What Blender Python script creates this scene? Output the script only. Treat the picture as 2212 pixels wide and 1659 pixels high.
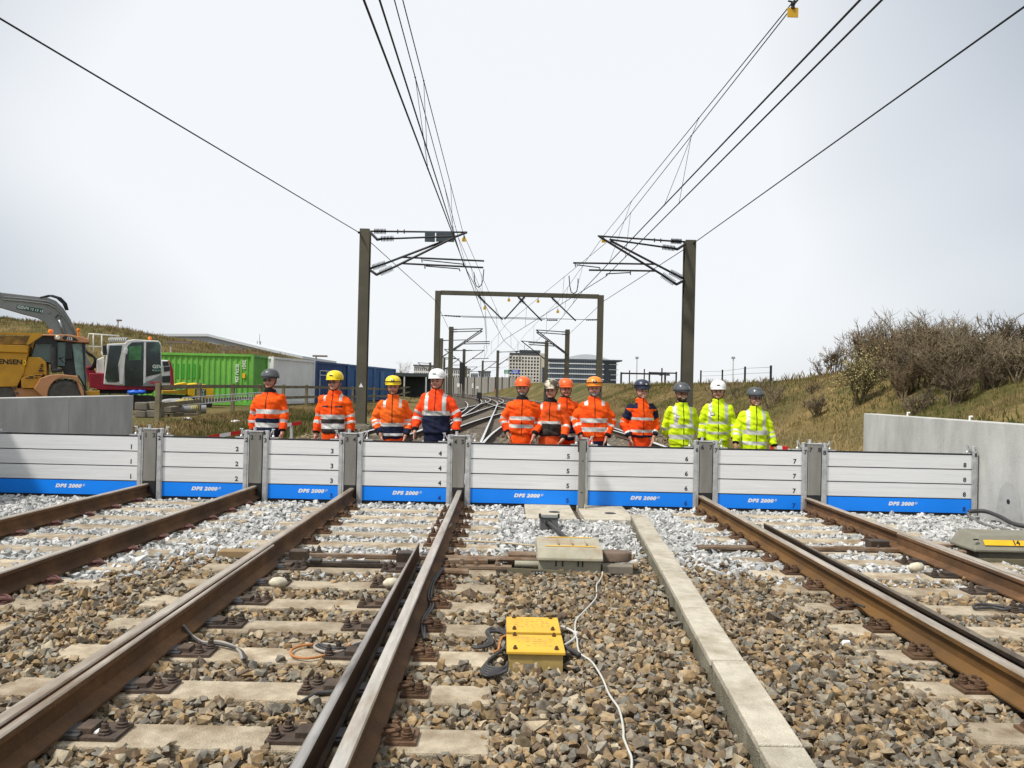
import bpy, bmesh, math, random
import numpy as np
from mathutils import Vector, Matrix, Quaternion, noise as mnoise

for _o in list(bpy.data.objects):
    bpy.data.objects.remove(_o)
SC = bpy.context.scene
COL = SC.collection
random.seed(11)
RNG = np.random.default_rng(11)

# ------------------------------------------------------------------ camera
# rails run along +Y, the camera stands between the tracks at eye height 1.64 m
CAM_Z = 1.64
FPX = 1700.0                 # focal length in units of a 2212 px wide picture
CX, CY = 1106.0, 829.5
_y = Vector((1090.0 - CX, CY - 838.0, FPX)).normalized()      # world +Y in (right, up, forward)
_z = Vector((math.sin(0.023), math.cos(0.023), 0.0))
_z = (_z - _y * _z.dot(_y)).normalized()
_x = Vector((_y[1] * _z[2] - _y[2] * _z[1], _y[2] * _z[0] - _y[0] * _z[2], _y[0] * _z[1] - _y[1] * _z[0]))
if _x[0] < 0:
    _x = -_x
AX_R = Vector((_x[0], _y[0], _z[0]))
AX_U = Vector((_x[1], _y[1], _z[1]))
AX_F = Vector((_x[2], _y[2], _z[2]))
cam_data = bpy.data.cameras.new("camera")
cam_data.sensor_width = 36.0
cam_data.lens = 36.0 * FPX / 2212.0
cam_data.clip_start = 0.05
cam_data.clip_end = 9000.0
cam = bpy.data.objects.new("camera", cam_data)
COL.objects.link(cam)
_m = Matrix(((AX_R[0], AX_U[0], -AX_F[0], 0), (AX_R[1], AX_U[1], -AX_F[1], 0), (AX_R[2], AX_U[2], -AX_F[2], CAM_Z), (0, 0, 0, 1)))
cam.matrix_world = _m
SC.camera = cam

# ------------------------------------------------------------------ sky, sun, exposure
world = bpy.data.worlds.new("World")
SC.world = world
world.use_nodes = True
_nt = world.node_tree
_nt.nodes.clear()
SUN_EL, SUN_AZ = math.radians(56), math.radians(238)      # azimuth clockwise from +Y
_out = _nt.nodes.new("ShaderNodeOutputWorld")
_bg = _nt.nodes.new("ShaderNodeBackground")
_bg.inputs[1].default_value = 0.1
_sky = _nt.nodes.new("ShaderNodeTexSky")
_sky.sky_type = 'NISHITA'
_sky.sun_disc = False
_sky.sun_elevation = SUN_EL
_sky.sun_rotation = SUN_AZ
_sky.dust_density = 3.0
_tc = _nt.nodes.new("ShaderNodeTexCoord")
_no = _nt.nodes.new("ShaderNodeTexNoise")
_no.inputs["Scale"].default_value = 0.9
_no.inputs["Detail"].default_value = 3.0
_no.inputs["Roughness"].default_value = 0.45
_mp = _nt.nodes.new("ShaderNodeMapping")
_mp.inputs["Location"].default_value = (0.55, 0.0, 0.0)
_mp.inputs["Scale"].default_value = (1.0, 1.0, 1.6)
_cr = _nt.nodes.new("ShaderNodeValToRGB")
_cr.color_ramp.elements[0].position = 0.30
_cr.color_ramp.elements[0].color = (0.50, 0.54, 0.595, 1)
_cr.color_ramp.elements[1].position = 0.60
_cr.color_ramp.elements[1].color = (1.0, 1.0, 1.0, 1)
_sc = _nt.nodes.new("ShaderNodeMix")
_sc.data_type = 'RGBA'
_sc.blend_type = 'MULTIPLY'
_sc.inputs[0].default_value = 1.0
_sc.inputs[7].default_value = (7.7, 7.9, 8.1, 1)
_mx = _nt.nodes.new("ShaderNodeMix")
_mx.data_type = 'RGBA'
_mx.inputs[0].default_value = 0.9
_L = _nt.links.new
_L(_tc.outputs["Generated"], _mp.inputs["Vector"])
_L(_mp.outputs[0], _no.inputs["Vector"])
# corner vignetting put into the sky: cloud colour darkens towards both sides
_sep = _nt.nodes.new("ShaderNodeSeparateXYZ")
_L(_tc.outputs["Generated"], _sep.inputs[0])
_gr = _nt.nodes.new("ShaderNodeMapRange")
_gr.inputs[1].default_value = 0.16
_gr.inputs[2].default_value = 0.60
_gr.inputs[3].default_value = 0.16
_gr.inputs[4].default_value = -0.20
_ab = _nt.nodes.new("ShaderNodeMath"); _ab.operation = 'ABSOLUTE'
_L(_sep.outputs[0], _ab.inputs[0])
_L(_ab.outputs[0], _gr.inputs[0])
_ad = _nt.nodes.new("ShaderNodeMath")
_L(_no.outputs[0], _ad.inputs[0])
_L(_gr.outputs[0], _ad.inputs[1])
_L(_ad.outputs[0], _cr.inputs[0])
_L(_cr.outputs[0], _sc.inputs[6])
_L(_sky.outputs[0], _mx.inputs[6])
_L(_sc.outputs[2], _mx.inputs[7])
_L(_mx.outputs[2], _bg.inputs[0])
_L(_bg.outputs[0], _out.inputs[0])

sun_data = bpy.data.lights.new("sun", 'SUN')
sun_data.energy = 3.4
sun_data.angle = math.radians(7)
sun_data.color = (1.0, 0.96, 0.9)
sun = bpy.data.objects.new("sun", sun_data)
COL.objects.link(sun)
SUN_DIR = Vector((math.sin(SUN_AZ) * math.cos(SUN_EL), math.cos(SUN_AZ) * math.cos(SUN_EL), math.sin(SUN_EL)))
sun.rotation_euler = SUN_DIR.to_track_quat('Z', 'Y').to_euler()
sun.location = (0, 0, 60)

SC.view_settings.view_transform = 'Standard'
SC.view_settings.look = 'None'
SC.view_settings.exposure = 0.35
SC.view_settings.gamma = 1.0
SC.view_settings.use_curve_mapping = False
SC.cycles.max_bounces = 6

# ------------------------------------------------------------------ helpers
def ray(x, y):
    return AX_F + AX_R * ((x - CX) / FPX) + AX_U * ((CY - y) / FPX)

def at(x, y, Y):
    """world point at distance Y along the track that is seen at (x, y)"""
    d = ray(x, y)
    t = Y / d[1]
    return Vector((d[0] * t, Y, CAM_Z + d[2] * t))

def atz(x, y, z):
    d = ray(x, y)
    t = (z - CAM_Z) / d[2]
    return Vector((d[0] * t, d[1] * t, z))

def tag(o, label, cat, group=None, kind=None):
    if label: o["label"] = label
    if cat: o["category"] = cat
    if group: o["group"] = group
    if kind: o["kind"] = kind
    return o

def empty(name, loc=(0, 0, 0), rotz=0.0, label=None, cat=None, group=None):
    o = bpy.data.objects.new(name, None)
    o.empty_display_size = 0.1
    o.location = loc
    o.rotation_euler = (0, 0, rotz)
    COL.objects.link(o)
    return tag(o, label, cat, group)

def world_of(o):
    m = Matrix.LocRotScale(o.location, o.rotation_euler, o.scale)
    if o.parent:
        m = world_of(o.parent) @ o.matrix_parent_inverse @ m
    return m

def put(name, mesh, parent=None, loc=None, rot=None, keep_world=False, scale=None):
    o = bpy.data.objects.new(name, mesh)
    COL.objects.link(o)
    if loc is not None: o.location = loc
    if rot is not None: o.rotation_euler = rot
    if scale is not None: o.scale = scale
    if parent is not None:
        o.parent = parent
        if keep_world:
            o.matrix_parent_inverse = world_of(parent).inverted()
    return o

def copy_tree(o, parent=None):
    c = o.copy()
    COL.objects.link(c)
    c.parent = parent
    if parent is not None:
        c.matrix_parent_inverse = o.matrix_parent_inverse.copy()
    for ch in list(o.children):
        copy_tree(ch, c)
    return c

def bevel(o, w=0.004, seg=2, ang=40):
    b = o.modifiers.new("edge", 'BEVEL')
    b.width = w
    b.segments = seg
    b.limit_method = 'ANGLE'
    b.angle_limit = math.radians(ang)
    return o

def frame_of(d):
    d = Vector(d).normalized()
    up = Vector((0, 0, 1)) if abs(d[2]) < 0.95 else Vector((0, 1, 0))
    a = d.cross(up).normalized()
    b = a.cross(d).normalized()
    return a, b

class MB:
    """collects shapes and links them as one mesh"""
    def __init__(s):
        s.v, s.f, s.m = [], [], []

    def add(s, vs, fs, mat=0):
        n = len(s.v)
        s.v.extend([tuple(p) for p in vs])
        for f in fs:
            s.f.append(tuple(i + n for i in f))
            s.m.append(mat)
        return s

    def box(s, c, d, rz=0.0, mat=0, rx=0.0, ry=0.0, taper=1.0):
        hx, hy, hz = d[0] / 2, d[1] / 2, d[2] / 2
        vs = []
        R = Matrix.Rotation(rz, 3, 'Z') @ Matrix.Rotation(ry, 3, 'Y') @ Matrix.Rotation(rx, 3, 'X')
        for z in (-1, 1):
            k = taper if z > 0 else 1.0
            for x, y in ((-1, -1), (1, -1), (1, 1), (-1, 1)):
                vs.append(Vector(c) + R @ Vector((x * hx * k, y * hy * k, z * hz)))
        return s.add(vs, [(3, 2, 1, 0), (4, 5, 6, 7), (0, 1, 5, 4), (1, 2, 6, 5), (2, 3, 7, 6), (3, 0, 4, 7)], mat)

    def box2(s, a, b, mat=0):
        c = [(a[i] + b[i]) / 2 for i in range(3)]
        d = [abs(b[i] - a[i]) for i in range(3)]
        return s.box(c, d, mat=mat)

    def prism(s, pts, ext, mat=0):
        """polygon (3D points) swept by the vector ext"""
        pts = [Vector(p) for p in pts]
        e = Vector(ext)
        n = len(pts)
        nrm = Vector((0, 0, 0))
        for i in range(n):
            nrm += pts[i].cross(pts[(i + 1) % n])
        if nrm.dot(e) > 0:
            pts = pts[::-1]
        vs = pts + [p + e for p in pts]
        fs = [tuple(range(n)), tuple(range(2 * n - 1, n - 1, -1))]
        for i in range(n):
            j = (i + 1) % n
            fs.append((j, i, i + n, j + n))
        return s.add(vs, fs, mat)

    def tube(s, path, r, n=8, mat=0, cap=True, squash=None):
        path = [Vector(p) for p in path]
        k = len(path)
        rs = r if isinstance(r, (list, tuple)) else [r] * k
        vs, fs = [], []
        d0 = path[1] - path[0]
        a, b = frame_of(d0)
        for i in range(k):
            d = (path[min(i + 1, k - 1)] - path[max(i - 1, 0)])
            if d.length < 1e-9: d = d0
            d.normalize()
            a = (a - d * a.dot(d))
            if a.length < 1e-6: a, b = frame_of(d)
            a.normalize()
            b = a.cross(d).normalized()
            for j in range(n):
                t = 2 * math.pi * j / n
                q = (squash or (1, 1))
                vs.append(path[i] + a * (math.cos(t) * rs[i] * q[0]) - b * (math.sin(t) * rs[i] * q[1]))
        for i in range(k - 1):
            for j in range(n):
                j2 = (j + 1) % n
                fs.append((i * n + j2, i * n + j, (i + 1) * n + j, (i + 1) * n + j2))
        if cap:
            fs.append(tuple(range(n)))
            fs.append(tuple((k - 1) * n + j for j in reversed(range(n))))
        return s.add(vs, fs, mat)

    def lathe(s, prof, c, axis=(0, 0, 1), n=16, mat=0):
        """prof: (radius, height) pairs along the axis"""
        ax = Vector(axis).normalized()
        a, b = frame_of(ax)
        c = Vector(c)
        vs, fs = [], []
        for (r, h) in prof:
            for j in range(n):
                t = 2 * math.pi * j / n
                vs.append(c + ax * h + a * (math.cos(t) * r) + b * (math.sin(t) * r))
        for i in range(len(prof) - 1):
            for j in range(n):
                j2 = (j + 1) % n
                fs.append((i * n + j, i * n + j2, (i + 1) * n + j2, (i + 1) * n + j))
        fs.append(tuple(reversed(range(n))))
        fs.append(tuple((len(prof) - 1) * n + j for j in range(n)))
        fl = [f[::-1] for f in fs]
        return s.add(vs, fl, mat)

    def ball(s, c, r, n=12, k=8, mat=0):
        r = r if isinstance(r, (tuple, list)) else (r, r, r)
        vs, fs = [], []
        for i in range(1, k):
            t = math.pi * i / k
            for j in range(n):
                p = 2 * math.pi * j / n
                vs.append((c[0] + r[0] * math.sin(t) * math.cos(p), c[1] + r[1] * math.sin(t) * math.sin(p), c[2] + r[2] * math.cos(t)))
        vs.append((c[0], c[1], c[2] + r[2]))
        vs.append((c[0], c[1], c[2] - r[2]))
        T, B = len(vs) - 2, len(vs) - 1
        for j in range(n):
            j2 = (j + 1) % n
            fs.append((T, j, j2))
            fs.append((B, (k - 2) * n + j2, (k - 2) * n + j))
            for i in range(k - 2):
                fs.append((i * n + j, (i + 1) * n + j, (i + 1) * n + j2, i * n + j2))
        return s.add(vs, fs, mat)

    def loft(s, rings, mat=0, cap=True):
        n = len(rings[0])
        vs = [p for r in rings for p in r]
        fs = []
        for i in range(len(rings) - 1):
            for j in range(n):
                j2 = (j + 1) % n
                fs.append((i * n + j, i * n + j2, (i + 1) * n + j2, (i + 1) * n + j))
        if cap:
            fs.append(tuple(reversed(range(n))))
            fs.append(tuple((len(rings) - 1) * n + j for j in range(n)))
        return s.add(vs, fs, mat)

    def mesh(s, name, mats, smooth=False):
        me = bpy.data.meshes.new(name)
        me.from_pydata(s.v, [], s.f)
        for m in (mats if isinstance(mats, (list, tuple)) else [mats]):
            me.materials.append(m)
        me.polygons.foreach_set("material_index", s.m)
        if smooth is True:
            me.polygons.foreach_set("use_smooth", [True] * len(s.f))
        elif smooth:
            me.polygons.foreach_set("use_smooth", [True] * len(s.f))
            me.set_sharp_from_angle(angle=math.radians(smooth))
        me.update()
        return me

    def build(s, name, mats, parent=None, smooth=False, bev=None, world=True):
        o = put(name, s.mesh(name, mats, smooth), parent, keep_world=world and parent is not None)
        if bev: bevel(o, bev)
        return o

# ------------------------------------------------------------------ materials
MATS = {}
def mat(name, col, rough=0.7, metal=0.0, var=0.15, scale=6.0, bump=0.0, bscale=None, col2=None, mixpos=(0.4, 0.65), spec=0.4,
        stretch=None, coat=0.0, rnd=0.0, trans=0.0):
    """principled material: base colour with noise variation, optional second colour in patches, optional bump"""
    if name in MATS: return MATS[name]
    m = bpy.data.materials.new(name)
    m.use_nodes = True
    nt = m.node_tree
    N, L = nt.nodes, nt.links.new
    b = N["Principled BSDF"]
    b.inputs["Roughness"].default_value = rough
    b.inputs["Metallic"].default_value = metal
    b.inputs["Specular IOR Level"].default_value = spec
    if coat: b.inputs["Coat Weight"].default_value = coat
    if trans: b.inputs["Transmission Weight"].default_value = trans
    tc = N.new("ShaderNodeTexCoord")
    vec = tc.outputs["Object"]
    if stretch or rnd:
        mp = N.new("ShaderNodeMapping")
        if stretch: mp.inputs["Scale"].default_value = stretch
        L(vec, mp.inputs["Vector"])
        if rnd:
            oi = N.new("ShaderNodeObjectInfo")
            mu = N.new("ShaderNodeMath"); mu.operation = 'MULTIPLY'; mu.inputs[1].default_value = 37.0
            L(oi.outputs["Random"], mu.inputs[0])
            L(mu.outputs[0], mp.inputs["Location"])
        vec = mp.outputs[0]
    n1 = N.new("ShaderNodeTexNoise")
    n1.inputs["Scale"].default_value = scale
    n1.inputs["Detail"].default_value = 6.0
    n1.inputs["Roughness"].default_value = 0.6
    L(vec, n1.inputs["Vector"])
    cr = N.new("ShaderNodeValToRGB")
    lo = tuple(c * (1 - var) for c in col) + (1,)
    hi = tuple(min(1, c * (1 + var)) for c in col) + (1,)
    cr.color_ramp.elements[0].position = 0.3
    cr.color_ramp.elements[0].color = lo
    cr.color_ramp.elements[1].position = 0.7
    cr.color_ramp.elements[1].color = hi
    L(n1.outputs[0], cr.inputs[0])
    outc = cr.outputs[0]
    if col2 is not None:
        n2 = N.new("ShaderNodeTexNoise")
        n2.inputs["Scale"].default_value = scale * 0.37
        n2.inputs["Detail"].default_value = 8.0
        n2.inputs["Roughness"].default_value = 0.65
        L(vec, n2.inputs["Vector"])
        r2 = N.new("ShaderNodeMapRange")
        r2.inputs[1].default_value = mixpos[0]
        r2.inputs[2].default_value = mixpos[1]
        L(n2.outputs[0], r2.inputs[0])
        mx = N.new("ShaderNodeMix")
        mx.data_type = 'RGBA'
        L(r2.outputs[0], mx.inputs[0])
        L(outc, mx.inputs[6])
        mx.inputs[7].default_value = tuple(col2) + (1,)
        outc = mx.outputs[2]
    if rnd:
        oi2 = N.new("ShaderNodeObjectInfo")
        mr = N.new("ShaderNodeMapRange")
        mr.inputs[3].default_value = 1 - rnd
        mr.inputs[4].default_value = 1 + rnd
        L(oi2.outputs["Random"], mr.inputs[0])
        hv = N.new("ShaderNodeHueSaturation")
        L(mr.outputs[0], hv.inputs["Value"])
        L(outc, hv.inputs["Color"])
        outc = hv.outputs[0]
    L(outc, b.inputs["Base Color"])
    if bump:
        n3 = N.new("ShaderNodeTexNoise")
        n3.inputs["Scale"].default_value = bscale or scale * 6
        n3.inputs["Detail"].default_value = 5.0
        L(vec, n3.inputs["Vector"])
        bp = N.new("ShaderNodeBump")
        bp.inputs["Strength"].default_value = bump
        bp.inputs["Distance"].default_value = 0.02
        L(n3.outputs[0], bp.inputs["Height"])
        L(bp.outputs[0], b.inputs["Normal"])
    MATS[name] = m
    return m

def glass(name, col, rough=0.05, alpha=0.35):
    if name in MATS: return MATS[name]
    m = bpy.data.materials.new(name)
    m.use_nodes = True
    b = m.node_tree.nodes["Principled BSDF"]
    b.inputs["Base Color"].default_value = tuple(col) + (1,)
    b.inputs["Roughness"].default_value = rough
    b.inputs["Specular IOR Level"].default_value = 0.6
    b.inputs["Alpha"].default_value = alpha
    MATS[name] = m
    return m

RUST = mat("rusty_rail_side", (0.155, 0.080, 0.034), 0.8, 0.0, 0.3, 5.0, 0.25, 60, (0.075, 0.042, 0.024), spec=0.25)
HEAD = mat("rail_head_worn", (0.47, 0.41, 0.335), 0.42, 0.45, 0.22, 7.0, 0.1, 80, (0.235, 0.17, 0.11), (0.45, 0.7), stretch=(3, 0.5, 1))
HEADB = mat("rail_head_bright", (0.60, 0.56, 0.49), 0.3, 0.55, 0.2, 7.0, 0.06, 80, (0.30, 0.21, 0.12), (0.5, 0.75), stretch=(3, 0.4, 1))
DARKST = mat("greased_dark_steel", (0.042, 0.034, 0.028), 0.5, 0.3, 0.35, 9.0, 0.2, 60, (0.085, 0.055, 0.034))
PLATE = mat("rusty_base_plate", (0.10, 0.057, 0.035), 0.8, 0.0, 0.35, 14.0, 0.4, 80, (0.13, 0.078, 0.045), rnd=0.2, spec=0.2)
CLIPR = mat("reddish_spring_clip", (0.125, 0.055, 0.045), 0.7, 0.0, 0.3, 20.0, 0.2, 90, rnd=0.15)
SLEEP = mat("sleeper_concrete", (0.46, 0.39, 0.285), 0.9, 0.0, 0.22, 11.0, 0.6, 130, (0.235, 0.175, 0.11), (0.42, 0.68), rnd=0.16, spec=0.2)
SLEEPD = mat("sleeper_dark", (0.16, 0.135, 0.105), 0.9, 0.0, 0.25, 9.0, 0.4, 80, rnd=0.15, spec=0.2)
CONC = mat("concrete_grey", (0.52, 0.52, 0.49), 0.9, 0.0, 0.12, 4.0, 0.4, 90, (0.32, 0.32, 0.295), (0.42, 0.82), spec=0.2, stretch=(1, 1, 0.35))
CONCW = mat("concrete_warm", (0.50, 0.455, 0.365), 0.9, 0.0, 0.16, 10.0, 0.6, 110, (0.29, 0.25, 0.175), (0.46, 0.75), rnd=0.08, spec=0.2)
CONCS = mat("concrete_stained_shaded", (0.255, 0.235, 0.175), 0.95, 0.0, 0.25, 14.0, 0.6, 90, (0.15, 0.135, 0.095), spec=0.2)  # darker stained concrete; for the trough walls, shade put into the colour
ALU = mat("brushed_aluminium_board", (0.86, 0.865, 0.865), 0.40, 0.3, 0.06, 5.0, 0.05, 60, (0.70, 0.71, 0.715), (0.5, 0.8), stretch=(0.35, 1, 14), rnd=0.03)
GALV = mat("galvanised_steel", (0.58, 0.59, 0.585), 0.5, 0.6, 0.12, 22.0, 0.05, 80, (0.46, 0.47, 0.475), (0.45, 0.6))
BLUE = mat("blue_film", (0.004, 0.235, 0.92), 0.4, 0.0, 0.04, 3.0, spec=0.4)
BLACKR = mat("black_rubber", (0.018, 0.018, 0.02), 0.6, 0.0, 0.2, 10.0)
CABLEB = mat("black_cable", (0.045, 0.043, 0.043), 0.55, 0.0, 0.2, 12.0)
INK = mat("black_ink", (0.02, 0.02, 0.022), 0.6, 0.0, 0.1)
INKB = mat("dark_blue_ink", (0.01, 0.04, 0.22), 0.6, 0.0, 0.1)
WHITEP = mat("white_paint", (0.80, 0.80, 0.78), 0.5, 0.0, 0.05, 4.0)
POSTC = mat("weathered_grey_post", (0.245, 0.238, 0.215), 0.85, 0.1, 0.12, 5.0, 0.2, 40, (0.19, 0.183, 0.163), stretch=(3, 3, 0.5), rnd=0.05)
MAST = mat("olive_brown_mast", (0.098, 0.088, 0.060), 0.7, 0.2, 0.12, 2.0, 0.05, 30, (0.075, 0.068, 0.05), rnd=0.1)
STEELK = mat("dark_fittings", (0.03, 0.03, 0.032), 0.55, 0.4, 0.2, 6.0)
WIRE = mat("wire_black", (0.022, 0.022, 0.022), 0.6, 0.5, 0.1, 1.0)
YELSIGN = mat("yellow_sign", (0.72, 0.42, 0.015), 0.5, 0.0, 0.08, 8.0)
YELBOX = mat("yellow_junction_lid", (0.66, 0.40, 0.045), 0.65, 0.0, 0.08, 5.0, 0.05, 60, (0.50, 0.245, 0.06), (0.52, 0.72), spec=0.3)
GREYP = mat("grey_machine_paint", (0.30, 0.285, 0.215), 0.75, 0.0, 0.12, 10.0, 0.15, 120, (0.235, 0.195, 0.12), (0.55, 0.75))
CABLEW = mat("white_cable", (0.52, 0.51, 0.46), 0.5, 0.0, 0.08, 20.0)
CABLEO = mat("orange_brown_cable", (0.42, 0.17, 0.05), 0.6, 0.0, 0.1, 20.0)
WOODF = mat("weathered_wood", (0.215, 0.185, 0.115), 0.9, 0.0, 0.22, 6.0, 0.4, 40, (0.14, 0.12, 0.08), stretch=(1, 1, 1), rnd=0.12, spec=0.15)

_TEXT = {}
def text_mesh(s, size=1.0, bold=0.0, shear=0.0, ext=0.0006, align='CENTER', spacing=1.0):
    key = (s, size, bold, shear, ext, align, spacing)
    if key in _TEXT: return _TEXT[key]
    cu = bpy.data.curves.new("lettering", 'FONT')
    cu.body = s
    cu.size = size
    cu.offset = bold
    cu.shear = shear
    cu.extrude = ext
    cu.align_x = align
    cu.align_y = 'CENTER'
    cu.resolution_u = 3
    cu.space_character = spacing
    o = bpy.data.objects.new("lettering", cu)
    COL.objects.link(o)
    dg = bpy.context.evaluated_depsgraph_get()
    me = bpy.data.meshes.new_from_object(o.evaluated_get(dg))
    bpy.data.objects.remove(o)
    bpy.data.curves.remove(cu)
    _TEXT[key] = me
    return me

def lettering(s, size, loc, material, parent, rot=(math.pi / 2, 0, 0), bold=0.0, shear=0.0, name="lettering", align='CENTER', ext=0.0006, spacing=1.0):
    """flat letters standing on a surface, front towards -Y by default"""
    me = text_mesh(s, size, bold, shear, ext, align, spacing)
    if len(me.materials) == 0 or me.materials[0] is not material:
        me = me.copy() if len(me.materials) else me
        me.materials.clear()
        me.materials.append(material)
    return put(name, me, parent, loc=loc, rot=rot, keep_world=True)
# ------------------------------------------------------------------ terrain
def sstep(a, b, x):
    t = min(1.0, max(0.0, (x - a) / (b - a)))
    return t * t * (3 - 2 * t)

def bend(Y):
    """sideways drift of the line where it curves away beyond 70 m"""
    return -max(0.0, Y - 70.0) ** 2 / 700.0 if Y < 320 else -89.3 - (Y - 320) * 0.714

HILL = [(-400, 7.0), (-60, 7.3), (-45, 6.75), (-38, 6.35), (-34, 6.0), (-30.5, 5.4), (-26.6, 4.8), (-22.3, 4.35), (-18, 3.3), (-15.5, 1.6), (-13.8, 0.5), (400, 0.5)]
def hill_h(X):
    for (a, za), (b, zb) in zip(HILL, HILL[1:]):
        if X <= b:
            t = (X - a) / (b - a)
            return za + (zb - za) * t
    return 0.5

def ground_z(X, Y):
    s = X - bend(Y)
    n = mnoise.noise(Vector((X * 0.16, Y * 0.16, 3.1)))
    n2 = mnoise.noise(Vector((X * 0.6, Y * 0.6, 9.1)))
    if -7.3 < s < 6.8:
        z = -0.12
        if Y > 15.5 and s < -5.7:
            z = -0.12 + 0.30 * sstep(-5.7, -7.3, s)
        return z
    if s >= 6.8:
        hb = 3.0 - 0.75 * sstep(22, 42, Y)
        low = -0.05 + hb * sstep(6.3, 14.2, s)
        hi = 1.12 + 1.9 * sstep(6.9, 14.2, s)
        k = 1.0 - sstep(13.6, 17.0, Y)
        z = low + (hi - low) * k
        if Y > 60:
            z += 0.55 * sstep(70, 140, Y) * sstep(8, 14, s)
        damp = sstep(6.8, 8.5, s)
        return z + damp * (0.13 * n + 0.04 * n2)
    # towards the yard
    yard = 0.42
    z = 0.18 + (yard - 0.18) * sstep(-7.3, -10.5, s) if Y > 15.2 else yard - 0.15
    if Y < 15.2 and s > -8.0:
        z = 0.2
    h = hill_h(X)
    f = sstep(50, 70, Y)
    if Y > 85: f *= 1.0 - 0.75 * sstep(85, 150, Y)
    z = z + (max(h, yard) - yard) * f
    z += (0.02 + 0.16 * f) * n + (0.015 + 0.05 * f) * n2 * (1 if Y > 15.2 else 0)
    return z

def axis(segments):
    out = []
    for a, b, st in segments:
        k = max(1, int(round((b - a) / st)))
        out += [a + (b - a) * i / k for i in range(k)]
    out.append(segments[-1][1])
    return out
GX = axis([(-4000, -400, 600), (-400, -120, 40), (-120, -60, 6), (-60, -12, 1.2), (-12, -7.46, 0.45), (-7.46, -7.24, 0.22), (-7.24, 6.76, 1.0), (6.76, 6.98, 0.22), (6.98, 18, 0.5), (18, 40, 1.5), (40, 120, 6), (120, 400, 40), (400, 4000, 600)])
GY = axis([(-40, -4, 6), (-4, 13, 1.2), (13, 40, 0.6), (40, 90, 1.0), (90, 220, 3.0), (220, 400, 15), (400, 1000, 100), (1000, 6000, 1000)])
gv = [(x, y, ground_z(x, y)) for y in GY for x in GX]
nx = len(GX)
gf = [(j * nx + i, j * nx + i + 1, (j + 1) * nx + i + 1, (j + 1) * nx + i) for j in range(len(GY) - 1) for i in range(nx - 1)]

def grass_material():
    m = bpy.data.materials.new("dry_grass_ground")
    m.use_nodes = True
    nt = m.node_tree; N, L = nt.nodes, nt.links.new
    b = N["Principled BSDF"]
    b.inputs["Roughness"].default_value = 0.95
    b.inputs["Specular IOR Level"].default_value = 0.1
    tc = N.new("ShaderNodeTexCoord")
    def noise_n(sc, det=6, rough=0.65, stretch=None):
        n = N.new("ShaderNodeTexNoise")
        n.inputs["Scale"].default_value = sc; n.inputs["Detail"].default_value = det; n.inputs["Roughness"].default_value = rough
        if stretch:
            mp = N.new("ShaderNodeMapping"); mp.inputs["Scale"].default_value = stretch
            L(tc.outputs["Object"], mp.inputs["Vector"]); L(mp.outputs[0], n.inputs["Vector"])
        else:
            L(tc.outputs["Object"], n.inputs["Vector"])
        return n
    n1 = noise_n(0.22, 5)
    cr = N.new("ShaderNodeValToRGB")
    e = cr.color_ramp.elements
    e[0].position = 0.34; e[0].color = (0.062, 0.068, 0.018, 1)
    e[1].position = 0.66; e[1].color = (0.215, 0.155, 0.062, 1)
    e2 = cr.color_ramp.elements.new(0.5); e2.color = (0.118, 0.096, 0.036, 1)
    L(n1.outputs[0], cr.inputs[0])
    n2 = noise_n(7.0, 8, 0.7)
    mr = N.new("ShaderNodeMapRange"); mr.inputs[1].default_value = 0.3; mr.inputs[2].default_value = 0.7; mr.inputs[3].default_value = 0.55; mr.inputs[4].default_value = 1.4
    L(n2.outputs[0], mr.inputs[0])
    hv = N.new("ShaderNodeHueSaturation")
    L(cr.outputs[0], hv.inputs["Color"]); L(mr.outputs[0], hv.inputs["Value"])
    L(hv.outputs[0], b.inputs["Base Color"])
    bp = N.new("ShaderNodeBump"); bp.inputs["Strength"].default_value = 0.6; bp.inputs["Distance"].default_value = 0.08
    L(n2.outputs[0], bp.inputs["Height"]); L(bp.outputs[0], b.inputs["Normal"])
    return m
GRASSM = grass_material()
gm = bpy.data.meshes.new("ground")
gm.from_pydata(gv, [], gf)
gm.materials.append(GRASSM)
gm.polygons.foreach_set("use_smooth", [True] * len(gf))
ground = put("ground", gm)
tag(ground, "rough ground of dry grass rising into banks beside the railway", None, kind="structure")

# ballast bed: stone-coloured sheet under the loose stones, all along the line
def stone_ramp(N, L, fac, cols):
    cr = N.new("ShaderNodeValToRGB")
    cr.color_ramp.interpolation = 'LINEAR'
    k = len(cols)
    cr.color_ramp.elements[0].position = 0.0; cr.color_ramp.elements[0].color = cols[0] + (1,)
    cr.color_ramp.elements[1].position = 1.0; cr.color_ramp.elements[1].color = cols[-1] + (1,)
    for i in range(1, k - 1):
        el = cr.color_ramp.elements.new(i / (k - 1)); el.color = cols[i] + (1,)
    L(fac, cr.inputs[0])
    return cr.outputs[0]
BROWN = [(0.075, 0.062, 0.044), (0.19, 0.136, 0.074), (0.30, 0.205, 0.105), (0.37, 0.265, 0.148), (0.19, 0.18, 0.148), (0.30, 0.265, 0.205), (0.145, 0.095, 0.055), (0.12, 0.108, 0.088), (0.42, 0.355, 0.25), (0.26, 0.18, 0.098), (0.16, 0.15, 0.13)]
PALE = [(0.23, 0.235, 0.23), (0.36, 0.36, 0.345), (0.48, 0.48, 0.46), (0.31, 0.32, 0.315), (0.58, 0.575, 0.555), (0.40, 0.395, 0.37), (0.64, 0.635, 0.615)]
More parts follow.
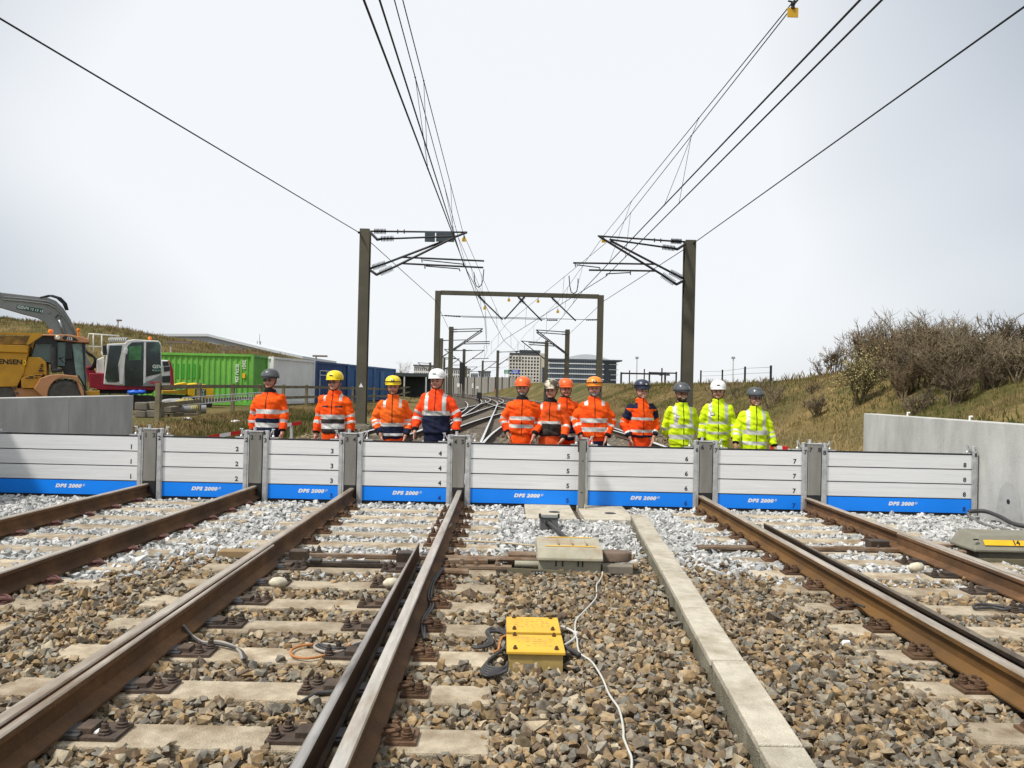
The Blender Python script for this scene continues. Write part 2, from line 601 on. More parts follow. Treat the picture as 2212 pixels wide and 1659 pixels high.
def bed_material():
    m = bpy.data.materials.new("ballast_bed_stone")
    m.use_nodes = True
    nt = m.node_tree; N, L = nt.nodes, nt.links.new
    b = N["Principled BSDF"]; b.inputs["Roughness"].default_value = 0.95; b.inputs["Specular IOR Level"].default_value = 0.15
    tc = N.new("ShaderNodeTexCoord")
    vo = N.new("ShaderNodeTexVoronoi"); vo.inputs["Scale"].default_value = 17.0
    L(tc.outputs["Object"], vo.inputs["Vector"])
    sx = N.new("ShaderNodeSeparateColor"); L(vo.outputs["Color"], sx.inputs[0])
    c = stone_ramp(N, L, sx.outputs[0], [(0.03, 0.027, 0.022), (0.07, 0.056, 0.04), (0.11, 0.088, 0.06), (0.085, 0.075, 0.06), (0.15, 0.13, 0.10)])
    L(c, b.inputs["Base Color"])
    bp = N.new("ShaderNodeBump"); bp.inputs["Strength"].default_value = 1.0; bp.inputs["Distance"].default_value = 0.03; bp.invert = True
    L(vo.outputs["Distance"], bp.inputs["Height"]); L(bp.outputs[0], b.inputs["Normal"])
    return m
BEDM = bed_material()
by = axis([(-4, 70, 2.0), (70, 330, 4.0)])
bx = [-6.4, -5.9, -3, 0, 3, 5.6, 6.5]
bz = [-0.11, -0.075, -0.07, -0.07, -0.07, -0.075, -0.115]
bv = [(x + bend(y), y, z) for y in by for x, z in zip(bx, bz)]
bf = [(j * 7 + i, j * 7 + i + 1, (j + 1) * 7 + i + 1, (j + 1) * 7 + i) for j in range(len(by) - 1) for i in range(6)]
bm_ = bpy.data.meshes.new("ballast_bed"); bm_.from_pydata(bv, [], bf); bm_.materials.append(BEDM)
tag(put("ballast_bed", bm_), "bed of crushed stone carrying the railway tracks", None, kind="structure")

# grass blades on the banks: one object each bank, real blades in tufts
def grass_blades(name, spots, label, cols):
    """spots: (x, y, z, height, colour factor)"""
    V, F, C = [], [], []
    for (x, y, z, h, cf) in spots:
        for k in range(3):
            a = random.uniform(0, 6.283)
            w = h * 0.035 + 0.004
            lean = random.uniform(0.1, 0.55) * h
            la = random.uniform(0, 6.283)
            hh = h * random.uniform(0.6, 1.1)
            ox, oy = random.gauss(0, 0.05), random.gauss(0, 0.05)
            n = len(V)
            dx, dy = math.cos(a) * w, math.sin(a) * w
            mx_, my_ = math.cos(la) * lean, math.sin(la) * lean
            V += [(x + ox - dx, y + oy - dy, z - 0.03), (x + ox + dx, y + oy + dy, z - 0.03),
                  (x + ox + dx * 0.7 + mx_ * 0.35, y + oy + dy * 0.7 + my_ * 0.35, z + hh * 0.6), (x + ox + mx_, y + oy + my_, z + hh)]
            F += [(n, n + 1, n + 2), (n, n + 2, n + 3)]
            C += [cf] * 2
    me = bpy.data.meshes.new(name)
    me.from_pydata(V, [], F)
    at_ = me.attributes.new("tone", 'FLOAT', 'FACE')
    at_.data.foreach_set("value", C)
    m = bpy.data.materials.new(name + "_blades")
    m.use_nodes = True
    nt = m.node_tree; N, L = nt.nodes, nt.links.new
    b = N["Principled BSDF"]; b.inputs["Roughness"].default_value = 0.9; b.inputs["Specular IOR Level"].default_value = 0.1
    an = N.new("ShaderNodeAttribute"); an.attribute_name = "tone"
    L(stone_ramp(N, L, an.outputs["Fac"], cols), b.inputs["Base Color"])
    me.materials.append(m)
    return tag(put(name, me), label, None, kind="stuff")
GCOLS = [(0.05, 0.075, 0.016), (0.082, 0.092, 0.024), (0.13, 0.115, 0.042), (0.185, 0.14, 0.058), (0.26, 0.19, 0.085), (0.33, 0.25, 0.125)]
def tone_at(X, Y):
    v = 0.5 + 0.9 * mnoise.noise(Vector((X * 0.22, Y * 0.22, 1.0))) + 0.35 * mnoise.noise(Vector((X * 0.9, Y * 0.9, 5.0)))
    return v
spots = []
for _ in range(36000):
    Y = 7.5 + 76 * random.random() ** 1.6
    X = random.uniform(6.95, 19.0)
    if Y < 14.9 and X < 7.1: continue
    if Y < 14.9: pass
    s = X
    low = 0.45 * (1 - sstep(8.0, 10.0, X)) if Y > 15 else 0
    t = tone_at(X, Y) + low + random.gauss(0, 0.13)
    spots.append((X, Y, ground_z(X, Y), random.uniform(0.05, 0.14) * (1 + 0.6 * low) * (1 + Y * 0.008), min(1, max(0, t))))
for _ in range(700):                       # tall dry stalks along the crest
    Y = random.uniform(14, 90); X = random.uniform(11.5, 15.5)
    spots.append((X, Y, ground_z(X, Y), random.uniform(0.2, 0.5), random.uniform(0.3, 0.8)))
grass_blades("bank_grass", spots, "dry and green grass covering the bank behind the wall with bushes", GCOLS)
spots = []
for _ in range(12000):
    Y = 15.6 + 35 * random.random() ** 1.4
    X = random.uniform(-9.6, -6.1) - (Y - 15) * 0.03
    spots.append((X, Y, ground_z(X, Y), random.uniform(0.06, 0.2), min(1, max(0, tone_at(X, Y) + 0.15 + random.gauss(0, 0.15)))))
grass_blades("verge_grass", spots, "yellowish tufty grass on the verge below the wooden fence", GCOLS)
spots = []
for _ in range(16000):
    Y = random.uniform(51, 74)
    X = random.uniform(-62, -15)
    spots.append((X, Y, ground_z(X, Y), random.uniform(0.12, 0.32), min(1, max(0, tone_at(X, Y) + 0.1 + random.gauss(0, 0.12)))))
for _ in range(900):
    Y = random.uniform(67, 73); X = random.uniform(-62, -17)
    spots.append((X, Y, ground_z(X, Y), random.uniform(0.2, 0.55), random.uniform(0.5, 0.95)))
for _ in range(5000):                      # straw-coloured patch low on the hill
    X = random.gauss(-22, 3.2); Y = random.uniform(54, 68)
    if X > -15.5: continue
    spots.append((X, Y, ground_z(X, Y), random.uniform(0.15, 0.4), random.uniform(0.75, 1.0)))
grass_blades("hill_grass", spots, "long dry grass on the hill above the shipping containers", GCOLS)
# ------------------------------------------------------------------ tracks
RAILP = [(-.075, 0), (.075, 0), (.075, .012), (.03, .028), (.0085, .045), (.0085, .118), (.036, .132), (.036, .160), (.030, .169), (.015, .172),
         (-.015, .172), (-.030, .169), (-.036, .160), (-.036, .132), (-.0085, .118), (-.0085, .045), (-.03, .028), (-.075, .012)]
HEADE = {7, 8, 9, 10, 11}
RZ = 0.02
G2 = 0.7535          # half gauge to rail centre

def sweep(mb, path, prof, z0, head=HEADE, wfun=None):
    n = len(prof)
    rings = []
    for i, p in enumerate(path):
        a, b = path[max(0, i - 1)], path[min(len(path) - 1, i + 1)]
        d = Vector((b[0] - a[0], b[1] - a[1])).normalized()
        r = Vector((d[1], -d[0]))
        pr = prof if wfun is None else wfun(i, p)
        rings.append([(p[0] + r[0] * q[0], p[1] + r[1] * q[0], z0 + q[1]) for q in pr])
    base = len(mb.v)
    for rg in rings: mb.v.extend(rg)
    for i in range(len(rings) - 1):
        for j in range(n):
            j2 = (j + 1) % n
            mb.f.append((base + i * n + j, base + i * n + j2, base + (i + 1) * n + j2, base + (i + 1) * n + j))
            mb.m.append(1 if j in head else 0)
    mb.f.append(tuple(base + j for j in reversed(range(n)))); mb.m.append(0)
    mb.f.append(tuple(base + (len(rings) - 1) * n + j for j in range(n))); mb.m.append(0)

def line_path(x0, y0, y1, slope=0.0, ref=11.1, curve=False):
    ys = axis([(y0, y1, 1.0)] if y1 <= 14 else [(y0, 14, 1.0), (14, min(y1, 70), 4.0)] + ([(70, y1, 6.0)] if y1 > 70 else []))
    return [(x0 + slope * (y - ref) + (bend(y) if curve else 0.0), y) for y in ys]

def build_rail(track, path, mats=(RUST, HEAD), name="rail"):
    mb = MB(); sweep(mb, path, RAILP, RZ)
    return mb.build(name, list(mats), track, smooth=25)

SHINY = mat("rail_head_polished", (0.80, 0.79, 0.76), 0.25, 0.6, 0.08, 5.0)
RUSTD = mat("rail_side_dark", (0.07, 0.045, 0.03), 0.85, 0, 0.3, 3.0, spec=0.2)
# shared pieces
mbs = MB(); mbs.box((0, 0, -0.1), (2.6, 0.25, 0.2))
SLEEPER_ME = mbs.mesh("sleeper", SLEEP)
mbs = MB(); mbs.box((0, 0, -0.1), (2.6, 0.25, 0.2))
SLEEPER_FAR = mbs.mesh("sleeper", SLEEPD)
mbs = MB(); mbs.box((0, 0, -0.1), (2.75, 0.25, 0.2))
SLEEPER_LONG = mbs.mesh("sleeper", SLEEP)

def fastening_mesh():
    mb = MB()
    mb.box((0.165, 0, 0.011), (0.17, 0.17, 0.018))
    mb.box((0.165, 0, 0.026), (0.12, 0.13, 0.012))
    for (bx_, by_) in ((0.125, 0.045), (0.195, -0.035)):
        mb.lathe([(0.03, 0.03), (0.033, 0.036), (0.033, 0.043), (0.024, 0.046), (0.03, 0.05), (0.03, 0.057), (0.02, 0.06)], (bx_, by_, 0), n=10)
        mb.lathe([(0.023, 0.058), (0.023, 0.082), (0.012, 0.085), (0.012, 0.10)], (bx_, by_, 0), n=6)
    mb.tube([(0.07, -0.05, 0.04), (0.09, -0.06, 0.065), (0.13, -0.055, 0.07), (0.15, -0.02, 0.06), (0.13, 0.02, 0.06), (0.085, 0.03, 0.055), (0.065, 0.04, 0.035)], 0.013, n=6)
    return mb.mesh("fastening", PLATE, smooth=35)
FAST = fastening_mesh()
def clip_mesh():
    mb = MB()
    pts = [(0.07, -0.06, 0.02)]
    for k in range(10):
        t = -2.2 + k * 0.56
        pts.append((0.125 + 0.05 * math.cos(t), 0.05 * math.sin(t), 0.028 + 0.012 * math.sin(k)))
    pts.append((0.075, 0.05, 0.03))
    mb.tube(pts, 0.0125, n=6)
    mb.tube([(0.10, -0.015, 0.0), (0.12, -0.01, 0.04), (0.15, 0.0, 0.035), (0.16, 0.01, 0.0)], 0.012, n=6)
    mb.box((0.115, 0, 0.004), (0.12, 0.13, 0.012))
    return mb.mesh("spring_clip", CLIPR, smooth=40)
CLIP = clip_mesh()
mbs = MB()
mbs.box((0.155, 0, 0.022), (0.155, 0.17, 0.02)); mbs.box((0.155, 0.0, 0.036), (0.145, 0.105, 0.008))
SLIDE = mbs.mesh("slide_plate", mat("slide_plate_steel", (0.085, 0.083, 0.085), 0.4, 0.5, 0.3, 12.0, 0.15, 80))
def bolts_mesh():
    mb = MB()
    mb.box((0.30, 0, 0.011), (0.26, 0.20, 0.018))
    mb.box((0.24, 0, 0.035), (0.08, 0.12, 0.03))
    for (bx_, by_) in ((0.345, -0.045), (0.39, 0.05)):
        mb.lathe([(0.034, 0.018), (0.036, 0.03), (0.026, 0.034), (0.03, 0.045), (0.02, 0.05)], (bx_, by_, 0), n=10)
        mb.lathe([(0.02, 0.048), (0.02, 0.075), (0.011, 0.078), (0.011, 0.092)], (bx_, by_, 0), n=6)
    return mb.mesh("bolted_chair", mat("dark_bolted_chair", (0.085, 0.056, 0.038), 0.8, 0.0, 0.4, 14.0, 0.3, 80, (0.045, 0.036, 0.03), rnd=0.25), smooth=35)
BOLTS = bolts_mesh()

SLEEPER_RECTS = []       # (cx, cy, half x, half y, angle) for the loose stones
def sleeper(track, x, y, ang=0.0, me=SLEEPER_ME, fast=()):
    s = put("sleeper", me, track, loc=Vector((x, y, 0)), rot=(0, 0, ang), keep_world=True)
    bevel(s, 0.012, 2)
    SLEEPER_RECTS.append((x, y, me.dimensions[0] / 2 if hasattr(me, "dimensions") else 1.3, 0.125, ang))
    for (fme, fx, flip) in fast:
        k_ = 0.86 if fme is not CLIP else 1.0
        put(fme.name.split(".")[0], fme, s, loc=(fx, random.uniform(-0.014, 0.014), 0.0), rot=(0, 0, (math.pi if flip else 0) + random.uniform(-0.04, 0.04)), scale=(k_, k_, k_))
    return s

# --- plain track beside the yard wall
L1X = lambda y: -4.22 + 0.05 * (y - 11.1)
trk1 = empty("railway_track", (L1X(5), 5, 0), 0, "plain railway track with round reddish clips, crossing the flood barrier nearest the yard", "railway track")
ang1 = -math.atan(0.05)
for sgn in (-1, 1):
    build_rail(trk1, line_path(-4.22 + sgn * G2, 0.0, 11.1, 0.05)); build_rail(trk1, line_path(-4.22 + sgn * G2, 11.1, 130.0, 0.05, curve=True), (RUSTD, SHINY))
for k in range(15):
    y = 4.6 + 0.6 * k
    if 10.75 < y < 11.5: continue
    sleeper(trk1, L1X(y), y, ang1, fast=[(CLIP, -G2, False), (CLIP, -G2, True), (CLIP, G2, False), (CLIP, G2, True)])
for k in range(46):
    y = 13.0 + 0.6 * k
    sleeper(trk1, L1X(y), y, ang1, SLEEPER_FAR)

# --- track with the open switch blade
X4, X3 = -0.60, -0.60 - 2 * G2
XC2 = (X3 + X4) / 2
XC3_ = 2.80 + G2
trk2 = empty("railway_track", (XC2, 4, 0), 0, "railway track with a dark open switch blade running past the yellow junction boxes", "railway track")
build_rail(trk2, line_path(X3, 0.6, 11.1)); build_rail(trk2, line_path(X4, 0.6, 11.1), (RUST, HEADB))
for xx in (X3, X4): build_rail(trk2, line_path(xx, 11.1, 320, curve=True), (RUSTD, SHINY))

BLADEP = [(-.075, 0), (.03, 0), (.03, .012), (.012, .028), (.0085, .045), (.0085, .118), (.024, .132), (.024, .157), (.018, .163), (.010, .166),
          (-.015, .166), (-.024, .163), (-.032, .156), (-.036, .130), (-.012, .118), (-.0085, .045), (-.03, .028), (-.075, .014)]
def blade(track, x0, x1, y0, y1, side, mats, name="switch_blade"):
    """side +1: the blade lies on the +x side of its stock rail"""
    ys = axis([(y0, y1, 0.4)])
    path = [(x1 + (x0 - x1) * (y - y1) / (y0 - y1), y) for y in ys]
    def wf(i, p):
        t = (y1 - p[1]) / 5.0
        w = 0.28 + 0.72 * min(1.0, max(0.0, t))
        out = []
        for (a, b) in BLADEP:
            q = -a * (w if b > 0.1 else 1.0) * side
            if b > 0.1: q += side * -0.0
            out.append((q, b))
        return out
    mb = MB(); sweep(mb, path, BLADEP, RZ, HEADE, wf)
    return mb.build(name, list(mats), track, smooth=30)
blade(trk2, X4 - 0.155, X4 - 0.165, 0.6, 7.35, -1, (DARKST, mat("polished_blade_edge", (0.44, 0.415, 0.38), 0.32, 0.7, 0.2, 8.0, 0, None, (0.13, 0.11, 0.09), (0.5, 0.7), stretch=(3, 0.4, 1))))
b2 = blade(trk2, X3 + 0.085, X3 + 0.062, 0.6, 7.1, 1, (RUST, HEAD))
for k in range(-2, 14):
    y = 3.66 + 0.557 * k
    if y > 10.7: break
    near = y < 7.6
    f3 = [(SLIDE, -G2, False), (BOLTS, -G2, False)] if near else [(FAST, -G2, False)]
    f4 = [(SLIDE, G2 + 0.02, True), (BOLTS, G2 - 0.1, True)] if near else [(FAST, G2, True)]
    sleeper(trk2, XC2 + 0.02, y, 0, fast=[(FAST, -G2, True)] + f3 + f4 + [(FAST, G2, False)])
for k in range(78):
    y = 11.6 + 0.6 * k
    sleeper(trk2, XC2, y, 0, SLEEPER_FAR)
# stretcher bars and drive rods of the switch
mb = MB()
mb.box((XC2, 7.08, 0.03), (1.25, 0.07, 0.035)); mb.box((XC2 + 0.1, 7.08, 0.052), (0.34, 0.05, 0.02)); mb.box((XC2 - 0.3, 7.08, 0.055), (0.1, 0.09, 0.03))
mb.build("stretcher_bar", DARKST, trk2, bev=0.006)
for xx, yy in ((X4 - 0.28, 7.30), (X3 + 0.25, 7.28)):
    mb = MB(); mb.box((xx, yy, 0.06), (0.16, 0.13, 0.09)); mb.build("blade_bracket", DARKST, trk2, bev=0.006)
mb = MB()
for yy, xx in ((6.28, X3 + 0.33), (6.33, X4 - 0.28)):
    mb = MB()
    mb.lathe([(0.012, 0), (0.04, 0.03), (0.045, 0.08), (0.035, 0.12), (0.012, 0.14)], (xx - 0.06, yy, 0.05), axis=(1, 0.2, 0.0), n=12)
    mb.build("white_roller", mat("dirty_white_plastic", (0.55, 0.50, 0.38), 0.6, 0, 0.2, 20), trk2, smooth=40)
mb = MB()
mb.box((XC2 - 0.05, 7.46, 0.02), (1.5, 0.05, 0.03)); mb.tube([(X4 + 0.08, 7.30, 0.06), (X4 + 0.55, 7.27, 0.06), (0.42, 7.26, 0.06)], 0.022, n=8)
mb.box((-0.16, 7.42, 0.035), (0.55, 0.13, 0.02)); mb.box((-0.30, 7.22, 0.05), (0.36, 0.10, 0.03), rz=0.06)
for xx, yy in ((-0.42, 7.44), (-0.30, 7.44), (-0.11, 7.44), (-0.35, 7.12), (-0.22, 7.12), (-0.03, 7.12)):
    mb.lathe([(0.022, 0.03), (0.022, 0.06), (0.014, 0.065), (0.014, 0.09)], (xx, yy, 0), n=6)
mb.box((-0.2, 7.12, 0.02), (0.6, 0.09, 0.025))
mb.tube([(X4 + 0.07, 6.90, 0.02), (-0.28, 6.88, 0.02)], 0.035, n=10)
mb.build("drive_rod", mat("rusty_drive_rod", (0.15, 0.088, 0.05), 0.7, 0.2, 0.3, 10, 0.2, 60, (0.26, 0.2, 0.14)), trk2, smooth=35)

# crossover rails behind the barrier, towards the other track
for sgn in (-1, 1):
    build_rail(trk2, [(XC2 + sgn * G2 + (XC3_ - XC2) * sstep(16, 84, y), y) for y in axis([(16, 84, 2.0)])], (RUSTD, SHINY), "crossover_rail")
    build_rail(trk2, [(XC3_ + sgn * G2 + (XC2 - XC3_) * sstep(18, 90, y), y) for y in axis([(18, 90, 2.0)])], (RUSTD, SHINY), "crossover_rail")
    build_rail(trk1, [(L1X(14) + sgn * G2 + 0.05 * (y - 14) - max(0, y - 20) ** 2 * 0.0011, y) for y in axis([(14, 80, 2.0)])], (RUSTD, SHINY), "branch_rail")
# --- track beside the numbered point machine
X5 = 2.80; X6 = X5 + 2 * G2
XC3 = (X5 + X6) / 2
trk3 = empty("railway_track", (XC3, 4, 0), 0, "railway track with two switch blades beside the point machine numbered 14", "railway track")
build_rail(trk3, line_path(X5, 0.6, 11.1), (mat("ochre_rust_rail", (0.16, 0.083, 0.026), 0.75, 0, 0.2, 4.0, 0.15, 60, (0.10, 0.055, 0.022), spec=0.25), HEAD))
build_rail(trk3, line_path(X6, 0.6, 11.1))
for xx in (X5, X6): build_rail(trk3, line_path(xx, 11.1, 320, curve=True), (RUSTD, SHINY))
blade(trk3, X5 + 0.150, X5 + 0.160, 0.6, 8.85, 1, (DARKST, mat("dull_blade_edge", (0.20, 0.165, 0.12), 0.5, 0.4, 0.3, 8.0, 0, None, (0.08, 0.06, 0.045))))
blade(trk3, X6 - 0.085, X6 - 0.062, 0.6, 8.4, -1, (RUST, HEAD))
for k in range(-2, 14):
    y = 3.86 + 0.556 * k
    if y > 10.7: break
    near = y < 8.6
    f6 = [(SLIDE, G2, True), (BOLTS, G2, True)] if near else [(FAST, G2, True)]
    f5 = [(SLIDE, -G2 - 0.02, False)] if near else [(FAST, -G2, False)]
    sleeper(trk3, XC3 + 0.13, y, 0, SLEEPER_LONG, fast=[(f[0], f[1] - 0.13, f[2]) for f in [(FAST, -G2, True)] + f5 + f6 + [(FAST, G2, False)]])
for k in range(78):
    y = 11.6 + 0.6 * k
    sleeper(trk3, XC3, y, 0, SLEEPER_FAR)
mb = MB()
mb.box((XC3, 8.25, 0.03), (1.25, 0.07, 0.035)); mb.box((XC3 + 0.1, 8.25, 0.05), (0.3, 0.05, 0.02))
mb.build("stretcher_bar", mat("rusty_drive_rod", (0, 0, 0)), trk3, bev=0.005)
mb = MB(); mb.box((X6 - 0.28, 8.40, 0.06), (0.20, 0.14, 0.09)); mb.build("blade_bracket", DARKST, trk3, bev=0.006)
mb = MB(); mb.box((X5 - 0.45, 8.2, 0.03), (0.6, 0.12, 0.03), rz=0.05)
mb.build("drive_rod", mat("rusty_drive_rod", (0, 0, 0)), trk3, bev=0.005)
for yy in (8.2, 8.5):
    mb = MB(); mb.box((X6 + 0.45, yy, 0.04), (0.75, 0.07, 0.03)); mb.build("drive_rod", mat("rusty_drive_rod", (0, 0, 0)), trk3, bev=0.005)
mb = MB()
mb.lathe([(0.012, 0), (0.04, 0.03), (0.045, 0.09), (0.035, 0.13), (0.012, 0.15)], (X6 - 0.48, 7.35, 0.04), axis=(1, 0.1, 0.1), n=12)
mb.build("white_roller", mat("dirty_white_plastic", (0, 0, 0)), trk3, smooth=40)
mb = MB()
mb.box((X5 - 0.16, 2.72, 0.07), (0.13, 0.12, 0.11)); mb.box((X5 - 0.20, 2.72, 0.05), (0.10, 0.16, 0.06))
mb.build("rail_anchor", mat("orange_rust", (0.24, 0.115, 0.035), 0.8, 0, 0.2, 20, 0.2, 80), trk3, bev=0.012)

# ------------------------------------------------------------------ loose ballast stones (nobody could count them)
def hull(k):
    bm = bmesh.new()
    rr = random.Random(k * 7 + 1)
    for _ in range(11):
        v = Vector((rr.uniform(-1, 1), rr.uniform(-1, 1), rr.uniform(-1, 1)))
        m_ = max(abs(v[0]), abs(v[1]), abs(v[2]))
        v = v / m_ * rr.uniform(0.8, 1.0)
        bm.verts.new((v[0] * 1.08, v[1] * 0.88, v[2] * 0.72))
    res = bmesh.ops.convex_hull(bm, input=bm.verts)
    junk = [g for g in res["geom_interior"] if isinstance(g, bmesh.types.BMVert)]
    if junk: bmesh.ops.delete(bm, geom=junk, context='VERTS')
    bmesh.ops.triangulate(bm, faces=bm.faces)
    bm.verts.index_update()
    V = np.array([v.co[:] for v in bm.verts], dtype=np.float32)
    F = np.array([[v.index for v in f.verts] for f in bm.faces], dtype=np.int32)
    bm.free()
    return V, F
HULLS = [hull(k) for k in range(18)]

def stones_object(name, P, R, TONE, label, cols, seed):
    """P: positions, R: radii, TONE: 0..1 colour place of each stone"""
    rng = np.random.default_rng(seed)
    Vs, Fs, Ts = [], [], []
    off = 0
    kinds = rng.integers(0, len(HULLS), len(P))
    for k, (hv, hf) in enumerate(HULLS):
        idx = np.nonzero(kinds == k)[0]
        if len(idx) == 0: continue
        q = rng.normal(size=(len(idx), 4)); q /= np.linalg.norm(q, axis=1, keepdims=True)
        w, x, y, z = q.T
        M = np.stack([1 - 2 * (y * y + z * z), 2 * (x * y - z * w), 2 * (x * z + y * w), 2 * (x * y + z * w), 1 - 2 * (x * x + z * z), 2 * (y * z - x * w),
                      2 * (x * z - y * w), 2 * (y * z + x * w), 1 - 2 * (x * x + y * y)], axis=1).reshape(-1, 3, 3)
        sc = R[idx][:, None] * rng.uniform(0.8, 1.2, size=(len(idx), 3))
        v = np.einsum('nij,nvj->nvi', M, hv[None] * sc[:, None, :])
        v[:, :, 2] *= 0.85
        v += P[idx][:, None, :]
        n = hv.shape[0]
        f = hf[None] + (np.arange(len(idx)) * n)[:, None, None] + off
        Vs.append(v.reshape(-1, 3)); Fs.append(f.reshape(-1, 3)); Ts.append(np.repeat(TONE[idx], hf.shape[0]))
        off += n * len(idx)
    V = np.concatenate(Vs).astype(np.float32); F = np.concatenate(Fs).astype(np.int32); T = np.concatenate(Ts).astype(np.float32)
    me = bpy.data.meshes.new(name)
    me.vertices.add(len(V)); me.vertices.foreach_set("co", V.ravel())
    me.loops.add(len(F) * 3); me.loops.foreach_set("vertex_index", F.ravel())
    me.polygons.add(len(F)); me.polygons.foreach_set("loop_start", np.arange(0, len(F) * 3, 3, dtype=np.int32))
    a = me.attributes.new("tone", 'FLOAT', 'FACE'); a.data.foreach_set("value", T)
    me.update(calc_edges=True)
    me.shade_flat()
    m = bpy.data.materials.new(name + "_stone")
    m.use_nodes = True
    nt = m.node_tree; N, L = nt.nodes, nt.links.new
    b = N["Principled BSDF"]; b.inputs["Roughness"].default_value = 0.9; b.inputs["Specular IOR Level"].default_value = 0.22
    an = N.new("ShaderNodeAttribute"); an.attribute_name = "tone"
    tc = N.new("ShaderNodeTexCoord")
    nz = N.new("ShaderNodeTexNoise"); nz.inputs["Scale"].default_value = 38.0; nz.inputs["Detail"].default_value = 5.0
    L(tc.outputs["Object"], nz.inputs["Vector"])
    mr = N.new("ShaderNodeMapRange"); mr.inputs[1].default_value = 0.3; mr.inputs[2].default_value = 0.7; mr.inputs[3].default_value = 0.72; mr.inputs[4].default_value = 1.25
    L(nz.outputs[0], mr.inputs[0])
    hv = N.new("ShaderNodeHueSaturation")
    L(stone_ramp(N, L, an.outputs["Fac"], cols), hv.inputs["Color"]); L(mr.outputs[0], hv.inputs["Value"])
    L(hv.outputs[0], b.inputs["Base Color"])
    bp = N.new("ShaderNodeBump"); bp.inputs["Strength"].default_value = 0.35; bp.inputs["Distance"].default_value = 0.006
    L(nz.outputs[0], bp.inputs["Height"]); L(bp.outputs[0], b.inputs["Normal"])
    me.materials.append(m)
    return tag(put(name, me), label, None, kind="stuff")

# keep-out rectangles of the things standing in the ballast: (x0, x1, y0, y1)
KEEP = [(0.04, 0.41, 4.68, 5.46), (0.30, 0.95, 7.08, 7.56), (-0.5, 0.35, 7.0, 7.5), (0.9, 1.32, 7.05, 7.5), (0.44, 0.68, 9.22, 9.46), (0.30, 1.74, 9.92, 11.2),
        (4.68, 5.9, 7.85, 8.6), (-7.3, 7.0, 11.0, 11.25)]
def trough_x(y): return 1.245 + (y - 3.44) * 0.0715
def stones(y0, y1, spacing, layers, rmean, seed, margin=0.9, xlim=(-6.95, 6.6)):
    rng = np.random.default_rng(seed)
    out = []
    for (zl, zs) in layers:
        gx, gy = np.meshgrid(np.arange(xlim[0], xlim[1], spacing), np.arange(y0, y1, spacing))
        p = np.stack([gx.ravel(), gy.ravel()], 1) + rng.uniform(-0.62, 0.62, size=(gx.size, 2)) * spacing
        k = (p[:, 0] > -0.68 * p[:, 1] - margin) & (p[:, 0] < 0.68 * p[:, 1] + margin)
        p = p[k]
        z = zl + rng.normal(0, zs, len(p))
        out.append(np.column_stack([p, z]))
    P = np.concatenate(out)
    R = np.clip(rng.normal(rmean, rmean * 0.27, len(P)), rmean * 0.5, rmean * 1.9)
    big = rng.random(len(P)) < 0.06
    R[big] *= 1.45
    keep = np.ones(len(P), bool)
    for (cx, cy, hx, hy, ang) in SLEEPER_RECTS:
        if cy > y1 + 1 or cy < y0 - 1: continue
        dx, dy = P[:, 0] - cx, P[:, 1] - cy
        c, s = math.cos(-ang), math.sin(-ang)
        lx, ly = dx * c - dy * s, dx * s + dy * c
        on1 = ang != 0.0
        # the yard-side sleepers lie almost buried
        mx_, my_ = (-0.42, 0.02) if on1 else (-0.03, 0.0)
        wob = 0.03 * np.sin(lx * 9 + cy * 7)
        ins = (np.abs(lx) < hx + mx_) & (np.abs(ly) < hy + my_ - (wob + 0.05 if on1 else 0.022 + 0.6 * wob - R * 0.25))
        keep &= ~ins
        # beside the sleepers the stones lie a little lower
    for fx in (lambda y: L1X(y) - G2, lambda y: L1X(y) + G2, lambda y: X3 + 0 * y, lambda y: X4 + 0 * y, lambda y: X5 + 0 * y, lambda y: X6 + 0 * y):
        d = np.abs(P[:, 0] - fx(P[:, 1]))
        keep &= d > 0.062 + R * 0.5
    keep &= ~((P[:, 0] > X4 - 0.30) & (P[:, 0] < X4) & (P[:, 1] < 7.6) & (P[:, 2] > -0.055))
    keep &= ~((P[:, 0] < X5 + 0.28) & (P[:, 0] > X5) & (P[:, 1] < 8.9) & (P[:, 2] > -0.055))
    for (a, b, c, d) in KEEP:
        keep &= ~((P[:, 0] > a - R * 0.5) & (P[:, 0] < b + R * 0.5) & (P[:, 1] > c - R * 0.5) & (P[:, 1] < d + R * 0.5))
    tx = trough_x(P[:, 1])
    keep &= ~((np.abs(P[:, 0] - tx) < 0.11 + R * 0.4) & (P[:, 1] < 9.9))
    P, R = P[keep], R[keep]
    return P, R, rng

def old_edge(x, rng):
    return 7.35 + 0.35 * np.sin(x * 1.3 + 0.5) + np.where(x < -3.0, -0.55, 0.0) + np.where(x > 1.5, -0.05 * (x - 1.5), 0)
Pb, Rb, rg = stones(1.6, 8.4, 0.0355, [(-0.056, 0.012), (-0.026, 0.016)], 0.0250, 5, margin=1.1)
kb = Pb[:, 1] < old_edge(Pb[:, 0], rg) + rg.normal(0, 0.33, len(Pb))
kb &= ~((Pb[:, 0] < -3.3) & (Pb[:, 0] > -4.6) & (Pb[:, 1] > 6.2 + 0.2 * np.sin(Pb[:, 0] * 5)))
Pb, Rb = Pb[kb], Rb[kb]
tone = np.clip(rg.random(len(Pb)), 0, 1)
stones_object("old_ballast_stones", Pb, Rb, tone, "brown and grey crushed stones of the old ballast", BROWN, 21)
Pp, Rp, rg = stones(5.6, 11.0, 0.047, [(-0.052, 0.012), (-0.026, 0.012)], 0.030, 6, margin=1.3)
kp = Pp[:, 1] >= old_edge(Pp[:, 0], rg) + rg.normal(0, 0.33, len(Pp))
kp |= (Pp[:, 0] < -3.3) & (Pp[:, 0] > -4.6) & (Pp[:, 1] > 6.2 + 0.2 * np.sin(Pp[:, 0] * 5))
